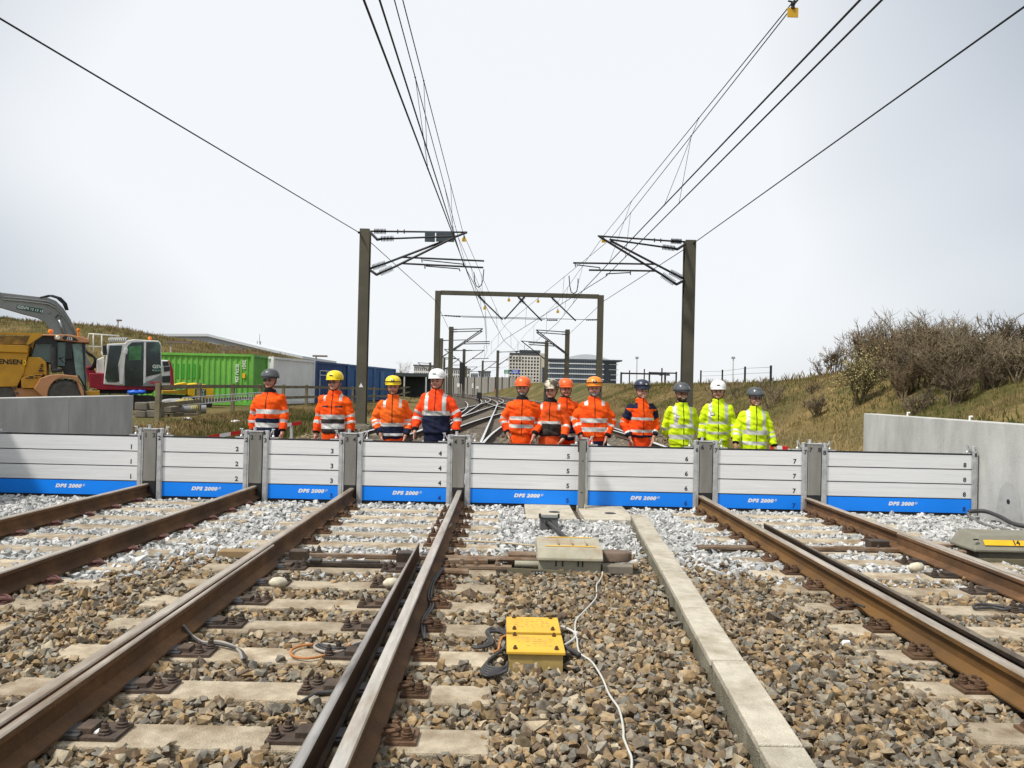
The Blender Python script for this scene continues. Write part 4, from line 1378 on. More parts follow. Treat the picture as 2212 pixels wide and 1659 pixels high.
    for (a, b, sl) in zones:
        q = (zc >= a) & (zc <= b) & ~done; mt_[q] = sl; done |= q
    if straps: mt_[(mt_ == 0) & (zc > straps) & (ax_ > strap_w[0]) & (ax_ < strap_w[1])] = 1
    if yoke: mt_[(zc > yoke) & (zc < 1.53) & (ax_ > 0.085)] = 2
    if chest: mt_[(zc > chest[0]) & (zc < chest[1]) & (np.abs(ax_ - 0.105) < chest[2]) & (C[:, 1] < 0)] = 2
    cq = zc > 1.505
    if collar == "dark": mt_[cq] = 4
    else:
        mt_[cq] = 0
        if collar == "lining": mt_[zc > 1.548] = 4
    mt_[(C[:, 1] < -0.05) & (np.abs(C[:, 0] - 0.004) < 0.006) & (mt_ != 1)] = 4
    me.polygons.foreach_set("material_index", np.where(is_arm, ms, mt_).astype(np.int32))
    wrinkle(me, s, lambda c: mnoise.noise(Vector((c[0] * 7 + x, c[1] * 7, c[2] * 9))) * 0.020 + mnoise.noise(Vector((c[0] * 6, c[1] * 6 + x * 0.37, c[2] * 22 + c[0] * 8))) * 0.0125
            + abs(mnoise.noise(Vector((c[0] * 13 + x * 0.21, c[1] * 13, c[2] * 13 + c[0] * 9)))) * 0.014)
    jk = put("jacket", me, P)
    # --- helmet
    hm = MB()
    prof = [(1.728, 0.108, 0.135), (1.738, 0.116, 0.143), (1.765, 0.115, 0.140), (1.80, 0.109, 0.132), (1.832, 0.095, 0.114), (1.856, 0.070, 0.084), (1.870, 0.036, 0.044), (1.874, 0.006, 0.008)]
    hm.loft([ering(z, rx, ry, 0, 0.008, 28, 2.05) for z, rx, ry in prof])
    n = 13
    pk = [(0.112 * math.sin(-1.1 + 2.2 * k / (n - 1)), 0.008 - 0.137 * math.cos(-1.1 + 2.2 * k / (n - 1)), 1.742) for k in range(n)]
    pk2 = [(0.118 * math.sin(-1.1 + 2.2 * k / (n - 1)), 0.008 - (0.140 + 0.035 * math.cos((-1.1 + 2.2 * k / (n - 1)) * 1.4)) * math.cos(-1.1 + 2.2 * k / (n - 1)), 1.730) for k in range(n)]
    b0 = len(hm.v)
    hm.v += pk + pk2 + [(a, b, c - 0.008) for a, b, c in pk2] + [(a, b, c - 0.016) for a, b, c in pk]
    for k in range(n - 1):
        for r in range(3):
            hm.f.append((b0 + r * n + k, b0 + r * n + k + 1, b0 + (r + 1) * n + k + 1, b0 + (r + 1) * n + k)); hm.m.append(0)
    he = face_part("helmet", hm, helmet, P, 45)
    def helm(nm, mbx, m, sm=True): return face_part(nm, mbx, m, he, sm)
    # chin strap
    e = MB()
    for q in (-1, 1):
        e.tube([(q * 0.098, 0.0, 1.735), (q * 0.086, -0.012, 1.67), (q * 0.062, -0.035, 1.60), (q * 0.03, -0.052, 1.572)], 0.0055, n=5)
    helm("chin_strap", e, BLACKC)
    if visor:
        e = MB()
        rings = []
        for z, kx in ((1.742, 1.07), (1.76, 1.10), (1.79, 1.09), (1.818, 1.03)):
            f = (1.0 if z < 1.79 else (0.95 if z < 1.80 else 0.90))
            rr = []
            for k in range(15):
                t = -1.25 + 2.5 * k / 14
                rr.append((0.114 * f * kx * math.sin(t), 0.008 - 0.143 * f * kx * math.cos(t), z))
            rings.append(rr)
        b0 = len(e.v)
        for rr in rings: e.v += rr
        for i in range(3):
            for k in range(14):
                e.f.append((b0 + i * 15 + k, b0 + i * 15 + k + 1, b0 + (i + 1) * 15 + k + 1, b0 + (i + 1) * 15 + k)); e.m.append(0)
        helm("visor", e, LENS)
        e = MB(); e.tube([(0.1305 * math.sin(t), 0.008 - 0.164 * math.cos(t), 1.741) for t in [-1.25 + 2.5 * k / 14 for k in range(15)]], 0.004, n=5)
        helm("visor_rim", e, BLACKC)
    if lamp:
        e = MB(); e.lathe([(0.022, 0), (0.024, 0.02), (0.02, 0.03)], (0, -0.125, 1.79), axis=(0, -1, 0.15), n=14); helm("head_lamp", e, STEELK)
        e = MB(); e.lathe([(0.013, 0), (0.011, 0.006)], (0, -0.155, 1.7945), axis=(0, -1, 0.15), n=12); helm("lamp_glass", e, mat("lamp_glass", (0.65, 0.65, 0.6), 0.2, 0.2, 0.05))
        e = MB(); e.tube([(0.1175 * math.sin(t), 0.008 - 0.1435 * math.cos(t), 1.775) for t in [2 * math.pi * k / 28 for k in range(29)]], 0.007, n=6); helm("lamp_band", e, BLACKC)
    if emblem:
        e = MB(); e.box((0, -0.1315, 1.792), (0.045, 0.006, 0.014), rx=0.25); helm("emblem", e, emblem if not isinstance(emblem, bool) else INK)
    if badge:
        e = MB(); e.box((-0.095, -0.158 * r1, 1.33), (0.055, 0.008, 0.036)); e.v = [tuple(Vector(v) * s) for v in e.v]
        put("name_badge", e.mesh("name_badge", WHITEP), jk)
        e = MB(); e.box((-0.095, -0.1565 * r1, 1.33), (0.066, 0.006, 0.046)); e.v = [tuple(Vector(v) * s) for v in e.v]
        put("badge_holder", e.mesh("badge_holder", INK), jk)
    return P

person(580, 795, 12.25, -3, "worker with glasses, grey helmet with visor, orange jacket with navy hem and navy trousers", H_GREY, ORANGE, NAVY, ("down", "down"), 0.86,
       [(1.185, 1.255, 1), (1.045, 1.11, 2), (0.985, 1.045, 1), (0, 0.985, 2)], [(0.38, 0.47, 1), (0.68, 0.76, 1)], hair=HAIRB, glasses=True, visor=True, collar="dark", bulk=1.06)
person(722, 799, 12.2, 2, "worker with glasses and yellow helmet, orange jacket with dark brown hem and orange trousers", H_YEL, ORANGE, ORANGE, ("down", "down"), 0.905,
       [(1.13, 1.19, 1), (1.065, 1.13, 2), (0.985, 1.065, 1), (0, 0.985, 2)], [(0.46, 0.54, 1), (0.66, 0.74, 1), (0.2, 0.30, 0)], straps=1.40, dark=BROWNC, glasses=True, emblem=True, chest=(1.30, 1.325, 0.052), gloves=False, strap_w=(0.10, 0.14))
person(850, 810, 12.2, 4, "worker with yellow helmet and head lamp, hands in navy pockets of a faded orange jacket", H_YEL, mat("faded_orange_cloth", (0.84, 0.15, 0.016), 0.8, 0, 0.16, 9.0, 0.3, 40, (0.74, 0.10, 0.012), spec=0.15), ORANGE, ("low_pocket", "low_pocket"), 0.875,
       [(1.075, 1.13, 1), (0.965, 1.075, 2), (0.92, 0.965, 1), (0, 0.92, 2)], [(0.55, 0.61, 1), (0.66, 0.72, 1), (0.84, 1.0, 2)], straps=1.37, hair=HAIRB, beard=mat("stubble", (0.33, 0.17, 0.11), 0.7, 0, 0.2, 40), lamp=True, strap_w=(0.10, 0.14))
person(945, 795, 12.15, -2, "smiling tall worker with plain white helmet, orange jacket with large navy lower half", H_WHITE, REDOR, NAVY, ("wide", "wide"), 0.92,
       [(1.185, 1.245, 1), (0, 1.185, 2)], [(0.37, 0.45, 1), (0.60, 0.69, 1), (0.93, 1, 4)], straps=1.245, hair=HAIRD, collar=None, bulk=1.12, emblem=mat("green_mark", (0.03, 0.2, 0.12), 0.6), smile=False, strap_w=(0.105, 0.155))
person(1126, 812, 12.2, 3, "bearded worker with orange helmet, plain orange jacket with two reflective belts", H_ORANGE, ORANGE, ORANGE, ("pocket", "pocket"), 0.985,
       [(1.195, 1.245, 1), (1.075, 1.13, 1)], [(0.42, 0.50, 1), (0.62, 0.70, 1), (0.93, 1, 2)], hair=HAIRB, beard=HAIRG, collar="dark", bulk=1.05, dark=BLACKC)
person(1188, 818, 12.25, -10, "worker with brown and white patterned helmet, looking down, orange jacket with brown hem", H_CAMO, mat("dull_orange_cloth", (0.80, 0.11, 0.014), 0.8, 0, 0.2, 9.0, 0.3, 40, (0.66, 0.07, 0.012), spec=0.15), mat("worn_orange_trousers", (0.74, 0.095, 0.016), 0.85, 0, 0.25, 8, 0.3, 40), ("pocket", "front"), 0.975,
       [(1.165, 1.215, 1), (0, 1.165, 2)], [(0.55, 0.63, 1), (0.9, 1, 4)], straps=1.39, dark=BROWNC, hair=HAIRD, headturn=-0.15, collar="dark", strap_w=(0.12, 0.16))
person(1219, 816, 12.95, 5, "worker with orange helmet standing behind the man with the patterned helmet", H_ORANGE, ORANGE, REDOR, ("down", "down"), 0.86,
       [(1.185, 1.245, 1), (0.97, 1.185, 2), (0.91, 0.97, 1), (0, 0.91, 2)], [(0.42, 0.5, 1), (0.66, 0.74, 1)], hair=HAIRB, collar="lining")
person(1287, 812, 12.1, 4, "broad worker with black headlamp band on orange helmet, long orange jacket, grey stubble", H_YOR, ORANGE, REDOR, ("pocket", "pocket"), 0.95,
       [(1.165, 1.235, 1), (1.03, 1.095, 1)], [(0.44, 0.52, 1), (0.66, 0.74, 1), (0.95, 1, 0)], straps=1.42, hair=HAIRG, beard=HAIRG, lamp=True, bulk=1.14, knee=(0.78, 0.90, 1), strap_w=(0.10, 0.15))
person(1382, 818, 12.25, 8, "smiling worker with navy helmet, orange jacket with navy shoulders", H_NAVY, ORANGE, REDOR, ("pocket", "pocket"), 0.975,
       [(1.235, 1.275, 1), (1.045, 1.09, 1), (0, 1.005, 2)], [(0.0, 0.34, 2), (0.44, 0.50, 1), (0.84, 0.9, 1), (0.9, 1, 2)], yoke=1.41, hair=HAIRG, lamp=True, smile=True, headturn=0.05, collar=None, bulk=0.98)
person(1474, 825, 12.2, 2, "smiling bearded worker in yellow jacket with dark visor helmet, hands behind his back", H_GREY, LIME, LIME, ("back", "back"), 0.885,
       [(1.155, 1.21, 1), (0.985, 1.04, 1)], [(0.5, 0.57, 1)], straps=1.20, hair=HAIRD, beard=HAIRB, visor=True, glasses=True, smile=True, badge=True, collar="lining", bulk=1.04, dark=BLACKC)
person(1552, 820, 12.75, -6, "worker in yellow jacket with white helmet", H_WHITE, LIME, LIME, ("down", "down"), 0.90,
       [(1.165, 1.215, 1), (1.00, 1.05, 1)], [(0.5, 0.57, 1), (0.70, 0.76, 1)], straps=1.20, hair=HAIRD, badge=True, gloves=True, bulk=0.98, dark=BLACKC, emblem=True, collar=None)
person(1627, 835, 12.0, 4, "smiling worker in yellow jacket with glasses and dark visor helmet, arms hanging", H_GREY, LIME, LIME, ("wide", "wide"), 0.845,
       [(1.12, 1.175, 1), (0.95, 1.0, 1)], [(0.5, 0.57, 1), (0.66, 0.73, 1)], straps=1.18, hair=HAIRB, visor=True, glasses=True, smile=True, gloves=True, bulk=1.08, dark=BLACKC, collar=None)
# ------------------------------------------------------------------ overhead line: masts, portal, wires
def proj(p):
    d = Vector(p) - Vector((0, 0, CAM_Z))
    f = d.dot(AX_F)
    return CX + FPX * d.dot(AX_R) / f, CY - FPX * d.dot(AX_U) / f

def h_pole(name, x, Y, zt, w, parent, dpt=None, zb=-0.3):
    """rolled H-section upright"""
    d = dpt or w
    f, wb = w * 0.09, w * 0.06
    o = [(-w / 2, -d / 2), (w / 2, -d / 2), (w / 2, -d / 2 + f), (wb / 2, -d / 2 + f), (wb / 2, d / 2 - f), (w / 2, d / 2 - f), (w / 2, d / 2), (-w / 2, d / 2), (-w / 2, d / 2 - f), (-wb / 2, d / 2 - f), (-wb / 2, -d / 2 + f), (-w / 2, -d / 2 + f)]
    mb = MB(); mb.prism([(x + a, Y + b, zb) for a, b in o], (0, 0, zt - zb))
    return mb.build(name, MAST, parent)

def insulator(a, b, parent, r=0.105, n=9):
    a, b = Vector(a), Vector(b)
    L = (b - a).length
    prof = [(0.03, 0)]
    for k in range(n):
        h = L * (k + 0.5) / n
        st = L / n
        prof += [(0.032, h - st * 0.42), (r, h - st * 0.12), (r, h + st * 0.05), (0.032, h + st * 0.3)]
    prof.append((0.03, L))
    mb = MB(); mb.lathe(prof, a, axis=(b - a), n=10)
    return mb.build("insulator", STEELK, parent, smooth=40)

def tubes(name, segs, parent, r=0.03, n=8, m=None):
    for (a, b) in segs:
        mb = MB(); mb.tube([a, b], r, n=n)
        mb.build(name, m or STEELK, parent, smooth=40)

def tag_plate(p, size, parent, txt=True):
    mb = MB(); mb.box(p, (size, 0.012, size * 0.9)); pl = mb.build("warning_plate", YELSIGN, parent)
    mb = MB(); q = Vector(p) + Vector((0, -0.008, 0))
    s = size * 0.3
    mb.tube([q + Vector((-s, 0, -s * .8)), q + Vector((s, 0, -s * .8)), q + Vector((0, 0, s)), q + Vector((-s, 0, -s * .8))], size * 0.03, n=4)
    mb.build("hazard_triangle", INK, pl)
    mb = MB(); mb.tube([Vector(p) + Vector((0, 0, size * 0.45)), Vector(p) + Vector((0, 0, size * 0.45 + 0.13))], [0.03, 0.015], n=8)
    mb.build("hanger", STEELK, pl)

zl = lambda zx, zy, Y: at((zx / 3.687 + 1150) / 1.5556, (zy / 3.687 + 700) / 1.5556, Y)
zr = lambda zx, zy, Y: at((zx / 3.687 + 1850) / 1.5556, (zy / 3.687 + 700) / 1.5556, Y)
zp = lambda zx, zy, Y: at((zx / 2.4578 + 1400) / 1.5556, (zy / 2.4578 + 950) / 1.5556, Y)
YM = 29.4
# mast on the yard side
pm = zl(290, 262, YM)
m1 = empty("catenary_mast", (pm[0], YM, 0), 0, "olive-brown catenary mast with two dark plates on its arm, beside the blue containers", "mast")
h_pole("pole", pm[0], YM, pm[2], 0.37, m1)
mb = MB(); mb.box((pm[0], YM, 0.06), (0.75, 0.75, 0.16)); mb.box((pm[0], YM, 0.16), (0.5, 0.5, 0.05)); mb.build("footing", CONCS, m1, bev=0.02)
tq = at(787, 833, YM); mb = MB(); mb.prism([(pm[0] - 0.08, YM - 0.192, tq[2] - 0.06), (pm[0] + 0.08, YM - 0.192, tq[2] - 0.06), (pm[0], YM - 0.192, tq[2] + 0.1)], (0, 0.005, 0)); mb.build("warning_triangle", WHITEP, m1)
Y2 = YM - 0.8
insulator(zl(395, 284, YM), zl(545, 286, YM), m1); insulator(zl(480, 378, Y2), zl(640, 374, Y2), m1)
insulator(zl(375, 735, YM), zl(540, 680, YM), m1, 0.12, 11); insulator(zl(468, 803, Y2), zl(625, 737, Y2), m1, 0.12, 11)
tubes("top_tube", [(zl(345, 284, YM), zl(397, 284, YM)), (zl(545, 286, YM), zl(1550, 297, YM)), (zl(640, 374, Y2), zl(1440, 345, Y2))], m1, 0.034)
tubes("strut_tube", [(zl(335, 752, YM), zl(377, 735, YM)), (zl(540, 680, YM), zl(1545, 298, YM)), (zl(625, 737, Y2), zl(1420, 345, Y2))], m1, 0.042)
tubes("bracket_arm", [(zl(330, 280, YM), zl(435, 388, Y2)), (zl(435, 388, Y2), zl(482, 378, Y2)), (zl(330, 755, YM), zl(425, 822, Y2)), (zl(425, 822, Y2), zl(468, 803, Y2))], m1, 0.05)
tubes("steady_tube", [(zl(750, 606, YM), zl(1758, 652, YM)), (zl(750, 684, Y2), zl(1748, 734, Y2))], m1, 0.034)
tubes("registration_arm", [(zl(1000, 640, YM), zl(1500, 692, YM)), (zl(985, 618, YM), zl(990, 670, YM)), (zl(1035, 716, Y2), zl(1450, 750, Y2)), (zl(1022, 694, Y2), zl(1026, 748, Y2)), (zl(1500, 692, YM), zl(1500, 715, YM)), (zl(1450, 750, Y2), zl(1460, 780, Y2))], m1, 0.02)
for zx in (688, 768):
    mb = MB(); mb.tube([zl(zx, 262, YM), zl(zx, 314, YM)], 0.022, n=6); mb.build("clamp_pin", STEELK, m1)
for (a, b) in ((1025, 1148), (1165, 1388)):
    p, q = zl(a, 288, YM - 0.15), zl(b, 418, YM - 0.15)
    mb = MB(); mb.box2((p[0], YM - 0.17, q[2]), (q[0], YM - 0.13, p[2])); mb.build("dark_plate", mat("dark_slate_plate", (0.045, 0.06, 0.068), 0.5, 0, 0.1, 3), m1, bev=0.01)
tag_plate(zl(1508, 390, YM - 0.1), 0.155, m1)
# mast on the bank side
pr_ = zr(1725, 402, YM)
m2 = empty("catenary_mast", (pr_[0], YM, 0), 0, "olive-brown catenary mast standing behind the worker in yellow with his hands behind his back", "mast")
h_pole("pole", pr_[0], YM, pr_[2], 0.40, m2)
mb = MB(); mb.box((pr_[0], YM, 0.05), (0.75, 0.75, 0.3)); mb.build("footing", CONCS, m2, bev=0.02)
insulator(zr(1625, 412, YM), zr(1488, 405, YM), m2); insulator(zr(1540, 498, Y2), zr(1382, 478, Y2), m2)
insulator(zr(1635, 865, YM), zr(1478, 785, YM), m2, 0.12, 11); insulator(zr(1535, 928, Y2), zr(1378, 820, Y2), m2, 0.12, 11)
tubes("top_tube", [(zr(1680, 415, YM), zr(1625, 412, YM)), (zr(1488, 405, YM), zr(585, 343, YM)), (zr(1382, 478, Y2), zr(730, 385, Y2))], m2, 0.034)
tubes("strut_tube", [(zr(1478, 785, YM), zr(740, 400, YM)), (zr(1378, 820, Y2), zr(605, 350, Y2)), (zr(1670, 880, YM), zr(1635, 865, YM))], m2, 0.042)
tubes("bracket_arm", [(zr(1690, 430, YM), zr(1570, 508, Y2)), (zr(1570, 508, Y2), zr(1540, 498, Y2)), (zr(1680, 880, YM), zr(1562, 942, Y2)), (zr(1562, 942, Y2), zr(1535, 928, Y2))], m2, 0.05)
tubes("steady_tube", [(zr(1285, 692, YM), zr(280, 676, YM)), (zr(1300, 776, Y2), zr(475, 765, Y2))], m2, 0.034)
tubes("registration_arm", [(zr(320, 700, YM), zr(612, 735, YM)), (zr(305, 680, YM), zr(308, 725, YM)), (zr(612, 735, YM), zr(610, 765, YM)), (zr(985, 796, Y2), zr(692, 812, Y2)), (zr(990, 776, Y2), zr(990, 825, Y2)), (zr(692, 812, Y2), zr(690, 838, Y2))], m2, 0.02)
for zx in (1288, 1366):
    mb = MB(); mb.tube([zr(zx, 370 + (zx - 1288) * .06, YM), zr(zx, 420 + (zx - 1288) * .06, YM)], 0.022, n=6); mb.build("clamp_pin", STEELK, m2)
tag_plate(zr(658, 402, YM - 0.1), 0.155, m2)

# portal across both tracks
YP = 49.0
pa, pb = zp(178, 68, YP), zp(1521, 105, YP)
po = empty("catenary_portal", ((pa[0] + pb[0]) / 2, YP, 0), 0, "brown steel portal spanning the tracks with four slanting struts under its beam", "portal")
h_pole("post", pa[0], YP, pa[2], 0.34, po); h_pole("post", pb[0], YP, pb[2], 0.36, po)
mb = MB(); c = (pa + pb) / 2
q0, q1 = zp(200, 82, YP), zp(1505, 115, YP)
mb.prism([(q0[0], YP - 0.13, q0[2] - 0.13), (q0[0], YP + 0.13, q0[2] - 0.13), (q0[0], YP + 0.13, q0[2] + 0.13), (q0[0], YP - 0.13, q0[2] + 0.13)], q1 - q0)
mb.build("beam", MAST, po)
for (a, b) in (((500, 100), (710, 305)), ((900, 108), (725, 302)), ((830, 108), (1035, 315)), ((1110, 118), (1315, 315))):
    A_, B_ = zp(a[0], a[1], YP), zp(b[0], b[1], YP)
    mb = MB(); mb.tube([A_, B_], 0.045, n=8); mb.build("slanting_strut", STEELK, po)
    insulator(A_.lerp(B_, 0.06), A_.lerp(B_, 0.3), po, 0.1, 8)
tubes("span_wire", [(zp(200, 270, YP), zp(1500, 308, YP)), (zp(370, 283, YP), zp(1060, 305, YP))], po, 0.018, 5, WIRE)
insulator(zp(230, 271, YP), zp(365, 280, YP), po, 0.05, 6); insulator(zp(1075, 308, YP), zp(1165, 309, YP), po, 0.06, 6); insulator(zp(1400, 307, YP), zp(1490, 306, YP), po, 0.06, 6)
for (zx, zy) in ((562, 212), (762, 145), (1003, 155), (1166, 240)):
    tag_plate(zp(zx, zy, YP - 0.2), 0.18, po)

# masts further along the line
def far_mast(x, ytop, Y, arms, label, w=None, arm2=False, lab_extra=None):
    p = at(x, ytop, Y)
    t = empty("catenary_mast", (p[0], Y, 0), 0, label, "mast", "catenary masts further along the line")
    zb = ground_z(p[0], Y) - 0.2
    h_pole("pole", p[0], Y, p[2], w or 0.42, t, zb=zb)
    for s in arms:
        L = 3.0 * s
        for k, dy in enumerate((0.0, -1.0) if arm2 else (0.0,)):
            zt = p[2] - 0.25 - 0.3 * k
            a = Vector((p[0], Y + dy, zt)); e = Vector((p[0] + L, Y + dy, zt + 0.15)); lo = Vector((p[0], Y + dy, p[2] - 2.3 - 0.2 * k))
            r = 0.035 + Y * 0.00018
            mb = MB(); mb.tube([a, e], r, n=6); mb.build("top_tube", STEELK, t)
            mb = MB(); mb.tube([lo, e], r * 1.2, n=6); mb.build("strut_tube", STEELK, t)
            insulator(a.lerp(e, 0.06), a.lerp(e, 0.2), t, 0.08, 4); insulator(lo.lerp(e, 0.06), lo.lerp(e, 0.2), t, 0.1, 4)
            st = lo.lerp(e, 0.4)
            mb = MB(); mb.tube([st, Vector((e[0] + 0.7 * s, e[1], st[2] + 0.1))], r, n=6); mb.build("steady_tube", STEELK, t)
    return t
far_mast(975, 706, 75, (1,), "catenary mast with double arm behind the portal, above the smiling man with the white helmet", arm2=True)
far_mast(1226, 712, 75, (-1,), "catenary mast with double arm standing before the glass office building's middle", arm2=True)
far_mast(953.6, 731, 93, (1,), "catenary mast seen close beside the portal's post on the yard side")
far_mast(1181, 736, 93, (-1,), "catenary mast between the white grid tower and the glass office building")
m7 = far_mast(1002.8, 754, 118, (-1, 1), "catenary mast with a dark signal box on its side")
pq = at(996.5, 806, 117.6); mb = MB(); mb.box((pq[0], 117.6, pq[2]), (0.55, 0.4, 3.2)); mb.build("signal_box", STEELK, m7)
far_mast(1075.7, 757, 119, (1,), "catenary mast standing just beside the white grid tower")
far_mast(960, 773, 155, (1,), "distant catenary mast behind the white helmet of the tall worker")
far_mast(1043, 779, 166, (1,), "distant catenary mast before the low grey-blue office")
far_mast(929.5, 783, 188, (-1,), "distant catenary mast with arm towards the containers", w=0.5)
far_mast(1007, 791, 213, (1,), "catenary mast with one arm where the rails bend away before the white houses", w=0.5)

# wires: each line is one thing with its contact wire, messenger and droppers
def poly(name, pts, r, parent, m=None, sag=0.0):
    P = []
    for a, b in zip(pts, pts[1:]):
        n = 8
        for i in range(n):
            t = i / n
            q = Vector(a).lerp(Vector(b), t); q[2] -= sag * 4 * t * (1 - t)
            P.append(q)
    P.append(Vector(pts[-1]))
    mb = MB(); mb.tube(P, r, n=5)
    return mb.build(name, m or WIRE, parent, smooth=True)
def back(a, b, Y=-6.0):
    a, b = Vector(a), Vector(b)
    t = (Y - a[1]) / (b[1] - a[1])
    return a.lerp(b, t)
def catenary(con, mes, label, drops, loc):
    t = empty("catenary_wires", loc, 0, label, "overhead wires", "overhead lines above the tracks")
    con = [back(con[0], con[1])] + con; mes = [back(mes[0], mes[1])] + mes
    poly("contact_wire", con, 0.0135, t); poly("messenger_wire", mes, 0.0095, t)
    def on(line, Y):
        for a, b in zip(line, line[1:]):
            if a[1] <= Y <= b[1]: return Vector(a).lerp(Vector(b), (Y - a[1]) / (b[1] - a[1]))
    for Y in drops:
        a, b = on(mes, Y), on(con, Y)
        if a is None or b is None: continue
        mb = MB(); mb.tube([a, b], 0.0045 + Y * 0.00006, n=4); mb.ball(tuple(a), 0.018, 6, 4); mb.ball(tuple(b), 0.018, 6, 4)
        mb.build("dropper", WIRE, t)
    return t
cA = [at(786, 0, 7.9), at(1025, 630, 31.9), at(1047, 690, 49), at(1052, 758, 75), at(1040, 790, 119), at(1000, 808, 166)]
mA = [at(852, 0, 11.2), at(990, 513, 29), at(1047, 645, 49), at(1052, 726, 75), at(1040, 770, 119), at(1000, 795, 166)]
catenary(cA, mA, "outer pair of overhead wires with droppers above the track with the open switch blade", [14.0, 21.5, 27, 36, 42, 55, 65, 90], (-1.4, 8, 5))
cB = [at(820, 0, 9.1), at(1001, 570, 28.6), at(1088, 735, 49), at(1130, 775, 93)]
mB = [at(870, 0, 11.7), at(1000, 502, 29.4), at(1086, 700, 49), at(1130, 750, 93)]
catenary(cB, mB, "inner overhead wires swinging from the mast with dark plates to the portal's middle", [14.8, 22.5, 36, 44, 60, 75], (-1.3, 9, 5))
cC = [at(1858, 0, 7.9), at(1264, 622, 29.8), at(1206, 696, 49), at(1135, 757, 75), at(1100, 790, 119), at(1040, 808, 166)]
mC = [at(1700, 20, 11.8), at(1304, 509, 29.4), at(1206, 650, 49), at(1135, 722, 75), at(1100, 768, 119), at(1040, 795, 166)]
tC = catenary(cC, mC, "pair of overhead wires carrying the large yellow warning plate", [16.6, 24, 36, 43, 56, 66, 90], (3.5, 8, 5))
cD = [at(1905, 0, 8.3), at(1309.6, 596.5, 28.6), at(1092, 732, 49), at(1050, 775, 93)]
mD = [at(1708, 20, 11.8), at(1316, 519, 28.6), at(1094, 700, 49), at(1050, 752, 93)]
catenary(cD, mD, "overhead wires leaving the mast behind the workers in yellow for the portal's middle", [17.4, 24.5, 35, 43, 60, 75], (3.6, 8, 5))
for lab, pts in (("single feeder wire reaching the top of the mast with dark plates", [at(0, 40, 11.5), at(780, 505, YM), at(941, 650, YP), at(972, 716, 75)]),
                 ("single feeder wire reaching the top of the mast behind the workers in yellow", [at(2212, 15, 10.7), at(1496, 527, YM), at(1305, 650, YP), at(1229, 722, 75)])):
    t = empty("feeder_wire", (pts[1][0], 20, 6), 0, lab, "overhead wires", "overhead lines above the tracks")
    poly("wire", [back(pts[0], pts[1])] + pts, 0.016, t)
    mb = MB(); mb.lathe([(0.03, 0), (0.05, 0.06), (0.03, 0.16)], pts[1] + (pts[0] - pts[1]).normalized() * 0.2, axis=(pts[0] - pts[1]), n=8); mb.build("wire_clamp", STEELK, t)
# loops of jumper cable
for (pts, lab) in (([zl(1632, 795, 33), zl(1640, 900, 33), zl(1660, 960, 33), zl(1690, 980, 33), zl(1725, 950, 33), zl(1745, 880, 33), zl(1755, 755, 33)], "hanging loop of jumper cable under the wires near the mast with dark plates"),
                   ([zr(228, 835, 33), zr(238, 960, 33), zr(255, 1040, 33), zr(290, 1055, 33), zr(325, 1030, 33), zr(340, 950, 33), zr(342, 870, 33)], "hanging loop of jumper cable under the wires near the mast behind the workers in yellow")):
    mb = MB(); mb.tube(pts, 0.022, n=5)
    tag(mb.build("jumper_cable", WIRE, None, smooth=True), lab, "cable", "jumper loops on the overhead line")
# large plate hanging from the messenger
p = at(1712.5, 27, 11.2)
t = empty("hanging_plate", p, 0, "square yellow warning plate hanging from an overhead wire by a dark clamp", "warning plate")
mb = MB(); mb.box(p, (0.158, 0.012, 0.142)); mb.build("plate", mat("yellow_plate_back", (0.58, 0.335, 0.012), 0.5, 0, 0.06, 5), t, bev=0.004)
mb = MB(); mb.lathe([(0.028, -0.01), (0.03, 0.02), (0.02, 0.03), (0.032, 0.045), (0.034, 0.075), (0.02, 0.09)], p + Vector((0, 0, 0.06)), n=10); mb.tube([p + Vector((-0.07, 0, 0.165)), p + Vector((0.0, 0, 0.15)), p + Vector((0.07, 0, 0.175))], 0.012, n=6)
mb.build("clamp", STEELK, t, smooth=40)
# ------------------------------------------------------------------ yard: dumper, excavator, containers, fence
VA = math.radians(27)                                   # the machines stand turned by this angle in the yard
NV = Vector((-math.sin(VA), math.cos(VA), 0.0))           # from their visible flank inwards
def turned(x, y, Y):
    d = ray(x, y)
    t = 1.129 * Y / d.dot(NV)
    return Vector((d[0] * t, d[1] * t, CAM_Z + d[2] * t))
s1 = lambda zx, zy, Y: at(zx / 3.8234, zy / 3.8234 + 578.55, Y)
q1 = lambda zx, zy, Y: turned(zx / 3.8234, zy / 3.8234 + 578.55, Y)
q2 = lambda zx, zy, Y: turned(zx / 6.4505, zy / 6.4505 + 610.7, Y)
FR = (math.pi / 2, 0, VA)
U = Vector((math.cos(VA), math.sin(VA), 0.0))
def slab(pts, Y0, Y1, conv, name, m, parent, bev=None, smooth=False):
    """outline at the near depth Y0, thickness to Y1"""
    mb = MB(); mb.prism([conv(a, b, Y0) for a, b in pts], NV * (Y1 - Y0))
    return mb.build(name, m, parent, smooth=smooth, bev=bev)
DUMY = mat("dumper_yellow", (0.52, 0.265, 0.018), 0.55, 0, 0.12, 3.0, 0.08, 30, (0.36, 0.17, 0.02), (0.5, 0.75))
DUMD = mat("dumper_dusty_orange", (0.50, 0.24, 0.125), 0.7, 0, 0.15, 3.0, 0.1, 30, (0.40, 0.20, 0.07), (0.45, 0.7))
CABK = mat("cab_dark_interior", (0.02, 0.024, 0.026), 0.5, 0, 0.3, 4.0)
CGLASS = glass("cab_glass", (0.16, 0.25, 0.23), 0.04, 0.62)
TYRE = mat("tyre_rubber", (0.085, 0.083, 0.078), 0.85, 0, 0.25, 5.0, 0.3, 30)
BEACON = mat("beacon_orange", (0.85, 0.22, 0.01), 0.3, 0, 0.08, 5)
